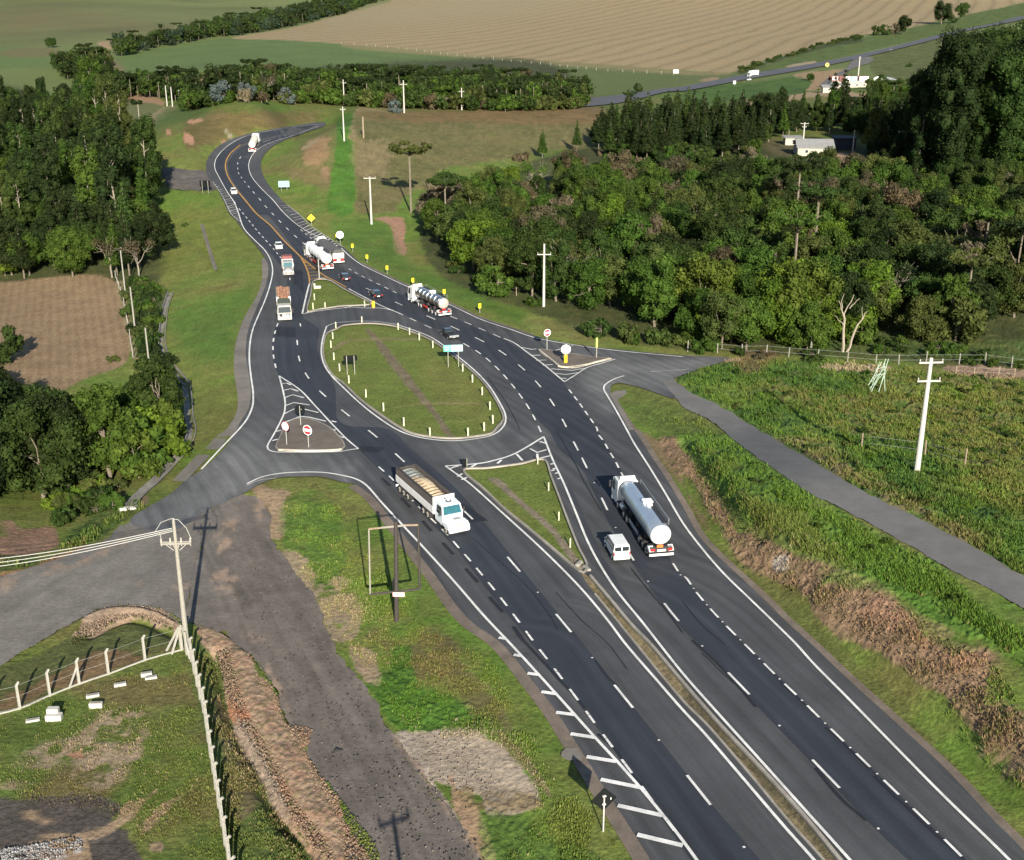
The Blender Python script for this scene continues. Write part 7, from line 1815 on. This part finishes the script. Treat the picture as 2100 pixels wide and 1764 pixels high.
r_ = tree('arau', G1(843, 437), 'olive', 'lone flat-topped araucaria with bare trunk at the left tip of the big wood', sc=1.0)
r_.scale = (1.05, 1.05, 1.0)
scatter('Z 1925,366 1990,376 2090,392 2240,400 2240,330 2090,322 1990,328 1935,334', 7.8, {'giant': 1}, {'deep': 3, 'dark': 2}, 'the right edge wood', 'giant eucalyptus trees at the right edge', maxn=36, sc=.92)
scatter('Z 1862,355 1925,366 1930,336 1900,310 1870,330', 7, {'euca': 1}, {'deep': 1}, 'the right edge wood flank', 'eucalyptus on the left flank of the right edge wood', maxn=14, sc=1.05)
scatter('Z 1850,350 1900,372 2100,420 2240,420 2240,395 2090,385 1880,345', 8, {'broad': 1, 'small': 1}, {'mid': 2, 'dark': 2, 'yellow': .5}, 'the undergrowth below the right edge wood', 'undergrowth of the eucalyptus wood', maxn=30, sc=.7)
scatter('Z 1782,345 1800,310 1850,295 1900,310 1900,350 1840,352', 6, {'laurel': 1, 'pine': .5}, {'deep': 1}, 'the gap by the farmhouse', 'dark trees in the gap', maxn=24, sc=.62)
# left woods
scatter('Z -120,320 60,330 190,330 225,380 300,415 315,450 315,560 250,575 100,578 -120,578 -120,400', 7.4, {'broad': 2, 'laurel': 4, 'euca': 1.6, 'pine': 2.4}, {'dark': 4, 'deep': 5, 'mid': 2.0, 'olive': .8}, 'the left wood above the ploughed plot', 'trees of the left wood', maxn=150, sc=.90)
scatter('Z -100,322 80,335 200,335 260,345 300,385 240,395 215,320 190,260 160,240 60,250 -100,250', 6.8, {'euca': 3, 'pine': 2}, {'deep': 4, 'dark': 2}, 'the upper left tree belt', 'tall trees of the upper left belt', maxn=120, sc=.76)
scatter('Z 185,330 240,352 285,405 310,432 315,400 275,340 220,290 185,262', 8.0, {'euca': 1, 'broad': 1}, {'mid': 2, 'dark': 3, 'olive': 1}, 'the right flank of the left wood', 'trees on the right flank of the left wood', maxn=30, sc=.95)
for u, v_, k, t, lb, sc in ((60, 565, 'broad', 'mid', 'rounded green tree at the wood edge above the ploughed plot, left part', .75), (10, 566, 'broad', 'bright', 'bright green tree at the left picture edge above the ploughed plot', .7), (150, 568, 'broad', 'mid', 'wide green tree in the middle of the wood edge above the plot', .8), (230, 570, 'dry', 'brown', 'reddish brown sparse tree at the right end of the wood edge above the plot', .9), (285, 568, 'dry', 'brown', 'rusty brown tree beside the weathered pole', .8)):
    tree(k, G1(u, v_), t, lb, sc=sc)
scatter('D 800,420 960,450 990,480 955,600 945,830 1040,970 1060,1030 960,950 900,900 850,760 800,560', 2.7, {'bush': 3}, {'dark': 2, 'deep': 2, 'mid': 1.5, 'olive': .8}, 'the hedge between plot and storm channel', 'hedge bushes by the storm channel', maxn=150, sc=.95)
# near left clump
scatter('Z 172,905 230,885 310,890 345,905 340,940 310,985 280,1000 230,990 190,965', 4.2, {'small': 3, 'laurel': .8}, {'mid': 5, 'yellow': .8, 'bright': 1.0, 'dark': 1, 'olive': 1}, 'the sunlit clump by the channel', 'trees of the sunlit clump', maxn=44, sc=1.02)
scatter('Z -140,900 60,890 140,930 150,1010 100,1060 20,1050 -140,1060', 5.0, {'broad': 1, 'laurel': 2, 'small': 1}, {'dark': 3, 'deep': 3, 'olive': .5}, 'the dark clump above the old road', 'trees of the dark left clump', maxn=60, sc=.92)
scatter('Z 140,1000 240,1000 250,1040 140,1075 90,1070', 2.8, {'bush': 1}, {'bright': 1, 'mid': 2, 'dark': 1, 'olive': 1}, 'the scrub by the drain outlet', 'scrub by the drain outlet', maxn=30, sc=.75)
tree('small', G1(5, 745), 'dark', 'dark tree reaching in from the left edge over the ploughed plot', sc=.8)
tree('small', G1(-10, 820), 'olive', 'olive tree at the left edge at the lower corner of the plot', sc=.9)
tree('bush', G1(232, 742), 'olive', 'single small bush on the ploughed plot', sc=.5)
# belts behind: far-off woods that read as one mass
def far_wood(name, region, spacing, tints, H, R, arau, seed, label, zoff=0):
    rng = np.random.default_rng(seed); poly = smooth_line(pts(region), 20, True); P = ground(poly)[:, :2]; x0, y0 = P.min(0); x1, y1 = P.max(0)
    V = []; F = []; C = []; b0 = 0; TV = MB(); y = y0; r = 0; cnt = 0
    while y < y1:
        xs = np.arange(x0 + (spacing / 2 if r % 2 else 0), x1, spacing); r += 1
        qx = xs + rng.uniform(-.4, .4, len(xs)) * spacing; qy = y + rng.uniform(-.4, .4, len(xs)) * spacing; y += spacing * .87
        z = hgt(qx, qy); u, v_ = project(qx, qy, z); k = inside(u, v_, poly)
        for X, Y_, Z in zip(qx[k], qy[k], z[k]):
            cnt += 1; s = rng.uniform(.6, 1.25); h, R_ = H * s, R * s * rng.uniform(.85, 1.15)
            if rng.random() < arau:
                h *= 1.12; n = 14; a = rng.uniform(0, 6.28, n); q = rng.random(n) ** .5 * R_ * .95; cs = np.stack([q * np.cos(a), q * np.sin(a), h * .9 + .06 * q ** 1.3], 1); rs = rng.uniform(.9, 1.4, n); fl = .6; tint = PAL['deep']
            else:
                n = 16; d = rng.normal(size=(n, 3)); d /= np.linalg.norm(d, axis=1)[:, None]; q = rng.random(n)[:, None] ** .4; cs = d * q * np.array([R_ * .8, R_ * .8, h * .42]) + np.array([0, 0, h * .50]); rs = rng.uniform(.26, .42, n) * R_; fl = .9
                tint = PAL[rng.choice(list(tints), p=np.array(list(tints.values()), float) / sum(tints.values()))]
            v, f_ = leaf_cloud(rng, cs, rs, 42, .45, flat=fl)
            V.append(v + np.array([X, Y_, Z])); F.append(f_ + b0); b0 += len(v); cc = np.ones((len(v), 4)); cc[:, :3] = np.array(tint) * rng.uniform(.75, 1.3); C.append(cc)
            TV.tube([(X, Y_, Z - .5), (X, Y_, Z + h * .8)], [.35, .15], BARK, 4)
    V = np.concatenate(V); F = np.concatenate(F); nv = len(V)
    tv = np.array(TV.v); tf = np.array([q for q in TV.f if len(q) == 4]) + nv
    o = mesh_obj(name, np.concatenate([V, tv]), np.concatenate([F, tf]), [LEAFA, BARK], fmat=np.concatenate([np.zeros(len(F)), np.ones(len(tf))]), attrs={'cover': ('FLOAT_COLOR', np.concatenate([np.concatenate(C), np.ones((len(tv), 4))]))})
    tag(o, label, 'distant wood', kind='stuff'); return cnt
far_wood('distant_wood', 'Z 380,222 480,210 700,216 900,224 1090,226 1195,216 1205,203 1150,190 1000,180 860,178 700,180 600,180 480,188 400,195', 8.0, {'deep': 4, 'dark': 5, 'olive': 1.6, 'mid': 1.6, 'brown': .5}, 12.5, 5.4, .10, 1, 'dark mixed wood belt behind the ridge of the dry meadow')
far_wood('distant_wood', 'Z 375,226 480,213 700,219 900,226 1090,228 1198,219 1205,206 1090,214 900,212 700,206 480,202 380,214', 6.5, {'mid': 3, 'dark': 3, 'olive': 1.5, 'brown': .7, 'tan': .3}, 6.5, 4.2, 0, 8, 'lighter scrubby front of the wood belt on the ridge')
far_wood('distant_wood', 'Z 205,204 300,200 400,210 410,188 330,186 240,184 215,190', 9, {'deep': 3, 'dark': 3, 'mid': 2}, 12, 5.4, .12, 2, 'dark wood belt left of the silvery shrub trees')
far_wood('distant_wood', 'A 330,420 420,380 560,345 640,385 690,400 650,470 690,500 600,540 420,500', 9.5, {'deep': 3, 'dark': 4, 'olive': 1}, 12, 5.6, .15, 3, 'dark gully wood between the two green fields at upper left')
far_wood('distant_wood', 'A 690,350 1000,295 1260,245 1500,215 1800,160 2100,90 B 200,20 320,-10 B 100,-20 A 1800,85 1450,150 1250,200 1000,260 700,330', 13, {'deep': 3, 'dark': 3, 'blue': 2}, 15, 7.5, .10, 4, 'long dark hedge wood running up between the far fields')
for u, v_, k, t, lb, sc in ((528, 152, 'broad', 'deep', 'single round dark tree against the far green field', 1.0), (105, 98, 'broad', 'dark', 'lone dark tree on the far left field edge', .9), (1930, 50, 'broad', 'deep', 'larger of two dark round trees at the top of the far road', 2.0), (1972, 40, 'broad', 'dark', 'right one of two dark round trees at the top of the far road', 1.8), (1955, 47, 'small', 'dark', 'small tree between the two dark round trees at the top right', 1.8),
                           (1852, 70, 'broad', 'deep', 'dark tree at the right end of the roadside hedge by the far road', 1.2), (1795, 73, 'small', 'dark', 'dark roadside hedge tree, left end, by the far road', 1.6), (1815, 72, 'small', 'dark', 'dark roadside hedge tree, second from left, by the far road', 1.7), (1833, 70, 'small', 'brown', 'brownish roadside hedge tree by the far road', 1.6),
                           (460, 212, 'small', 'silver', 'silvery shrub tree, leftmost on the mound', 1.35), (502, 208, 'small', 'silver', 'silvery shrub tree, second from left on the mound', 1.15), (547, 208, 'dry', 'brown', 'reddish thin tree between the silvery shrub trees', .8), (545, 195, 'small', 'silver', 'pale silvery tree behind the reddish thin one', .8), (592, 214, 'small', 'silver', 'silvery shrub tree, rightmost on the mound', 1.1), (812, 232, 'small', 'silver', 'small silvery shrub at the left of the pole on the meadow ridge', .9), (905, 222, 'small', 'tan', 'round tan bush on the meadow ridge', .8),
                           (1660, 165, 'bush', 'dark', 'dark bush left of the kiosk', 1.8), (1812, 178, 'small', 'dark', 'dark tree in front of the white curved screens', 1.2), (1782, 183, 'small', 'mid', 'green tree between shop and curved screens', 1.1), (1920, 150, 'small', 'dark', 'dark tree left of the giant eucalyptus, on the slope', 1.5), (1862, 137, 'bush', 'dark', 'lone bush on the slope right of the far side road', 1.3),
                           (243, 213, 'bush', 'deep', 'left dark shrub at the paddock hedge', 1.5), (260, 210, 'bush', 'brown', 'round brown shrub at the paddock hedge', 1.3), (278, 214, 'bush', 'deep', 'right dark shrub at the paddock hedge', 1.5), (385, 208, 'bush', 'deep', 'black-green shrub right of the three pale posts', 2.2)):
    tree(k, G1(u, v_), t, lb, sc=sc)
scatter('C 330,430 520,375 900,262 1100,222 1110,235 900,280 520,395 345,445', 7, {'bush': 1}, {'dark': 2, 'olive': 1}, 'the stubble field road edge', 'bushes along the far road', maxn=70, sc=1.2)
scatter('C 1130,640 1500,600 1560,650 1560,750 1300,830 1200,760', 9, {'broad': 2, 'small': 2}, {'dark': 3, 'mid': 2, 'olive': 1}, 'the thicket left of the giant eucalyptus', 'thicket trees', maxn=40, sc=.75)
scatter('F 1100,790 1600,800 2100,900 2100,950 1600,900 1100,850', 4, {'bush': 1}, {'dark': 2, 'mid': 2}, 'the weedy strip under the wood', 'bushes in the weedy strip under the wood', maxn=60, sc=.6)
scatter('F 340,840 560,860 1000,900 1000,930 500,900 340,890', 4, {'bush': 1}, {'dark': 2, 'brown': 1}, 'the field track', 'bushes at the field track', maxn=25, sc=.55)
scatter('D 1130,60 1160,60 1160,90 1130,90', 2, {'bush': 1}, {'mid': 1}, 'the left slope', 'slope bushes', maxn=1, sc=.4)
scatter('F 120,1060 250,960 900,960 1500,1000 2100,1040 2200,1320 I 2100,860 1800,680 1430,480 1090,310 750,110 F 1100,1325 500,1250', 5.0, {'bush': 1}, {'mid': 3, 'dark': 1, 'bright': 1.2, 'olive': 2}, 'the weedy field by the lane', 'bushes of the weedy field', maxn=80, sc=.38, scz=.8)
scatter('I 200,90 500,210 780,410 1200,660 1600,880 1900,1150 1800,1180 1500,1000 1200,800 900,700 500,480', 4.0, {'bush': 1}, {'mid': 2, 'bright': 2, 'dark': 1}, 'the bank below the gravel lane', 'bushes of the bank below the lane', maxn=40, sc=.34, scz=.7)
for l_ in PROTO.values():
    for r in l_:
        for c in list(r.children): bpy.data.objects.remove(c)
        bpy.data.objects.remove(r)


# ================================================================ ROUGH GRASS AND CLODS (uncountable)
def tufts(name, region, n, hgt_, wid, seed, blades=5, lean=.7, label='', cat='grass', soft=18, warm=0.0):
    rng = np.random.default_rng(seed); poly = smooth_line(pts(region), 15, True)
    x0, y0 = poly.min(0); x1, y1 = poly.max(0)
    U = rng.uniform(x0, x1, n * 3); Vv = rng.uniform(y0, y1, n * 3); d = sdf(U, Vv, poly, 60); k = (d > 0) & (rng.random(n * 3) < sstep(-2, soft, d)); uv = np.stack([U[k], Vv[k]], 1)[:n]
    P = ground(uv); cl = fbm(P[:, 0], P[:, 1], .5, 4, seed, .6); k = rng.random(len(P)) < sstep(.36, .60, cl); P = P[k]; cl = cl[k]; n = len(P)
    col_, zz = cover_at(P[:, 0], P[:, 1]); c2_, _z = cover_at(P[:, 0] + rng.normal(size=len(P)) * 1.6, P[:, 1] + rng.normal(size=len(P)) * 1.6); kk = rng.random((len(P), 1)); col_ = col_ * kk + c2_ * (1 - kk); P[:, 2] = np.minimum(P[:, 2] + .5, zz)
    V = np.empty((n, blades, 4, 3)); C = np.ones((n, blades, 4, 4)); sz = (.45 + 1.1 * rng.random(n) ** 1.5) * (.5 + cl)
    for b in range(blades):
        a = rng.uniform(0, 6.28, n); dx, dy = np.cos(a), np.sin(a); w = wid * sz * (.6 + .6 * rng.random(n)); h = hgt_ * sz * (.5 + .7 * rng.random(n)); L = lean * h * rng.random(n)
        ox, oy = P[:, 0] + dx * .16 * sz * rng.random(n), P[:, 1] + dy * .16 * sz
        V[:, b, 0] = np.stack([ox - dy * w / 2, oy + dx * w / 2, P[:, 2] - .05], 1); V[:, b, 1] = np.stack([ox + dy * w / 2, oy - dx * w / 2, P[:, 2] - .05], 1)
        V[:, b, 2] = np.stack([ox + dx * L + dy * w * .3, oy + dy * L - dx * w * .3, P[:, 2] + h * .75], 1); V[:, b, 3] = np.stack([ox + dx * L * 1.3, oy + dy * L * 1.3, P[:, 2] + h], 1)
        cc = col_ * (.72 + .58 * rng.random((n, 1))) * np.array([1.05 + warm, 1.05, .95])
        C[:, b, :, :3] = cc[:, None]
    F = np.arange(n * blades * 4).reshape(-1, 4)
    o = mesh_obj(name, V.reshape(-1, 3), F, TUFTM, attrs={'cover': ('FLOAT_COLOR', np.clip(C.reshape(-1, 4), 0, 1))}); tag(o, label, cat, kind='stuff'); return o
TUFTM = bpy.data.materials.new('tuft'); TUFTM.use_nodes = True; nt = TUFTM.node_tree
at = nt.nodes.new('ShaderNodeAttribute'); at.attribute_name = 'cover'; b = nt.nodes['Principled BSDF']; b.inputs['Roughness'].default_value = .8; b.inputs['Specular IOR Level'].default_value = .1
nt.links.new(at.outputs['Color'], b.inputs['Base Color'])
tufts('tall_grass', 'F 10,990 200,890 900,880 1500,940 2100,990 2400,1010 2400,1350 I 2400,940 2100,890 1800,718 1430,526 1090,358 750,148 470,-10 F 250,1178 30,1068', 90000, .28, .07, 3, 5, label='tall mixed green and straw weeds right of the gravel lane', cat='tall grass', soft=14)
tufts('tall_grass', 'E 1900,1200 F 130,1250 I 240,0 500,180 780,382 1200,636 1600,850 1900,1120 2100,1230 2300,1500 2300,1850 2100,1500 1700,1180 1250,950 900,820 560,690 300,450 100,200 -60,0', 60000, .24, .06, 4, 5, label='bright green rank grass on the bank below the gravel lane', cat='tall grass', soft=30)
tufts('dry_grass', 'I -100,0 60,80 240,420 500,640 700,780 1150,880 1380,1100 1700,1325 L 1900,80 2100,400 2400,900 2400,1200 1900,800 1500,330 1200,40 I 1000,1280 740,1040 400,860 60,360', 12000, .20, .06, 5, 4, label='dry rusty grass and roots on the scarred bank', cat='dry grass')
tufts('rough_grass', 'G 1740,440 1900,360 2100,420 H 60,600 300,860 700,1325 K 900,60 1100,400 1330,800 1750,1325 1000,1325 1200,1000 900,620 430,560 230,300 60,60 G 2040,1250 1800,760', 40000, .13, .06, 6, 4, label='rough grass on the verge between grey track and highway')
tufts('yard_grass', 'J 0,460 420,290 900,110 1110,60 1160,120 1260,600 1400,1325 860,1325 780,1100 0,900', 12000, .10, .06, 8, 4, label='short uneven grass of the fenced yard')
tufts('scrub_grass', 'G -100,790 250,805 400,700 700,520 860,430 900,480 740,560 550,700 250,820 0,880', 8000, .35, .14, 9, 4, label='scrubby grass between the old road and the left wood')
tufts('ditch_grass', 'J 1200,30 1330,60 1440,470 1600,760 1780,1100 1900,1325 1440,1325 1300,600', 9000, .16, .08, 10, 4, label='grass between the row of posts and the spoil bank')
def clods(name, region, n, size, cols, seed, lb, own=False):
    rng = np.random.default_rng(seed); poly = smooth_line(pts(region), 15, True); x0, y0 = poly.min(0); x1, y1 = poly.max(0)
    U = rng.uniform(x0, x1, n * 3); Vv = rng.uniform(y0, y1, n * 3); k = inside(U, Vv, poly); P = ground(np.stack([U[k], Vv[k]], 1)[:n], .12); n = len(P)
    base = np.array([(1, 0, 0), (0, 1, 0), (-1, 0, 0), (0, -1, 0), (0, 0, 1), (0, 0, -1)], float); F0 = np.array([(0, 1, 4), (1, 2, 4), (2, 3, 4), (3, 0, 4), (1, 0, 5), (2, 1, 5), (3, 2, 5), (0, 3, 5)])
    s = size * (.3 + rng.random(n) ** 3 * 1.6); V = P[:, None] + base[None] * s[:, None, None] * (.6 + .8 * rng.random((n, 6, 1))); F = (np.arange(n)[:, None, None] * 6 + F0[None]).reshape(-1, 3)
    cc, zz = cover_at(P[:, 0], P[:, 1]); cc = (np.array(cols)[rng.integers(0, len(cols), n)] if own else cc) * (.55 + .55 * rng.random(n))[:, None]; C = np.ones((n, 6, 4)); C[:, :, :3] = cc[:, None]
    o = mesh_obj(name, V.reshape(-1, 3), F, TUFTM, attrs={'cover': ('FLOAT_COLOR', C.reshape(-1, 4))}); tag(o, lb, 'clods', kind='stuff')
clods('soil_clods', 'J 1330,60 1530,60 1690,270 1770,490 1920,530 1870,640 2100,960 K 230,1325 J 2000,1325 1780,1090 1600,760 1440,470', 12000, .06, [(.34, .24, .165), (.28, .19, .125), (.36, .29, .22), (.17, .115, .075)], 20, 'broken pink soil clods along the spoil bank')
clods('gravel_stones', 'J 1690,200 1800,480 2060,900 K 260,1325 900,1325 700,1060 540,830 400,650 300,520 200,330 60,100 G 2000,1150 1870,950 1730,760 1660,650 1500,500 1400,900', 2200, .05, [(.10, .09, .08), (.17, .15, .13), (.07, .063, .057)], 21, 'loose stones on the grey track', own=True)
clods('soil_clods', 'G 430,1325 540,1150 650,1090 820,1078 1000,1105 1120,1185 1110,1260 1000,1210 820,1160 700,1190 560,1280', 2500, .06, [(.3, .2, .15)], 25, 'crumbling soil along the bend of the old road')
clods('rubble', 'J 0,1280 200,1240 480,1200 510,1250 380,1310 200,1400 0,1400', 2200, .05, [(.6, .6, .58), (.45, .44, .42)], 22, 'white plaster rubble in the corner of the yard')
clods('soil_clods', 'K 330,550 800,530 1010,640 1220,1000 860,950 700,1060', 900, .04, [(.36, .30, .24), (.28, .22, .17)], 23, 'pale clods on the cleared patch beside the track')
clods('soil_clods', 'I -100,50 100,230 500,640 900,850 1250,980 1700,1325 L 1900,80 2100,450 2100,700 1500,200 I 1000,1200 560,900 60,330', 7000, .06, [(.28, .18, .12), (.2, .13, .085), (.33, .24, .17)], 24, 'reddish clods on the scarred bank')
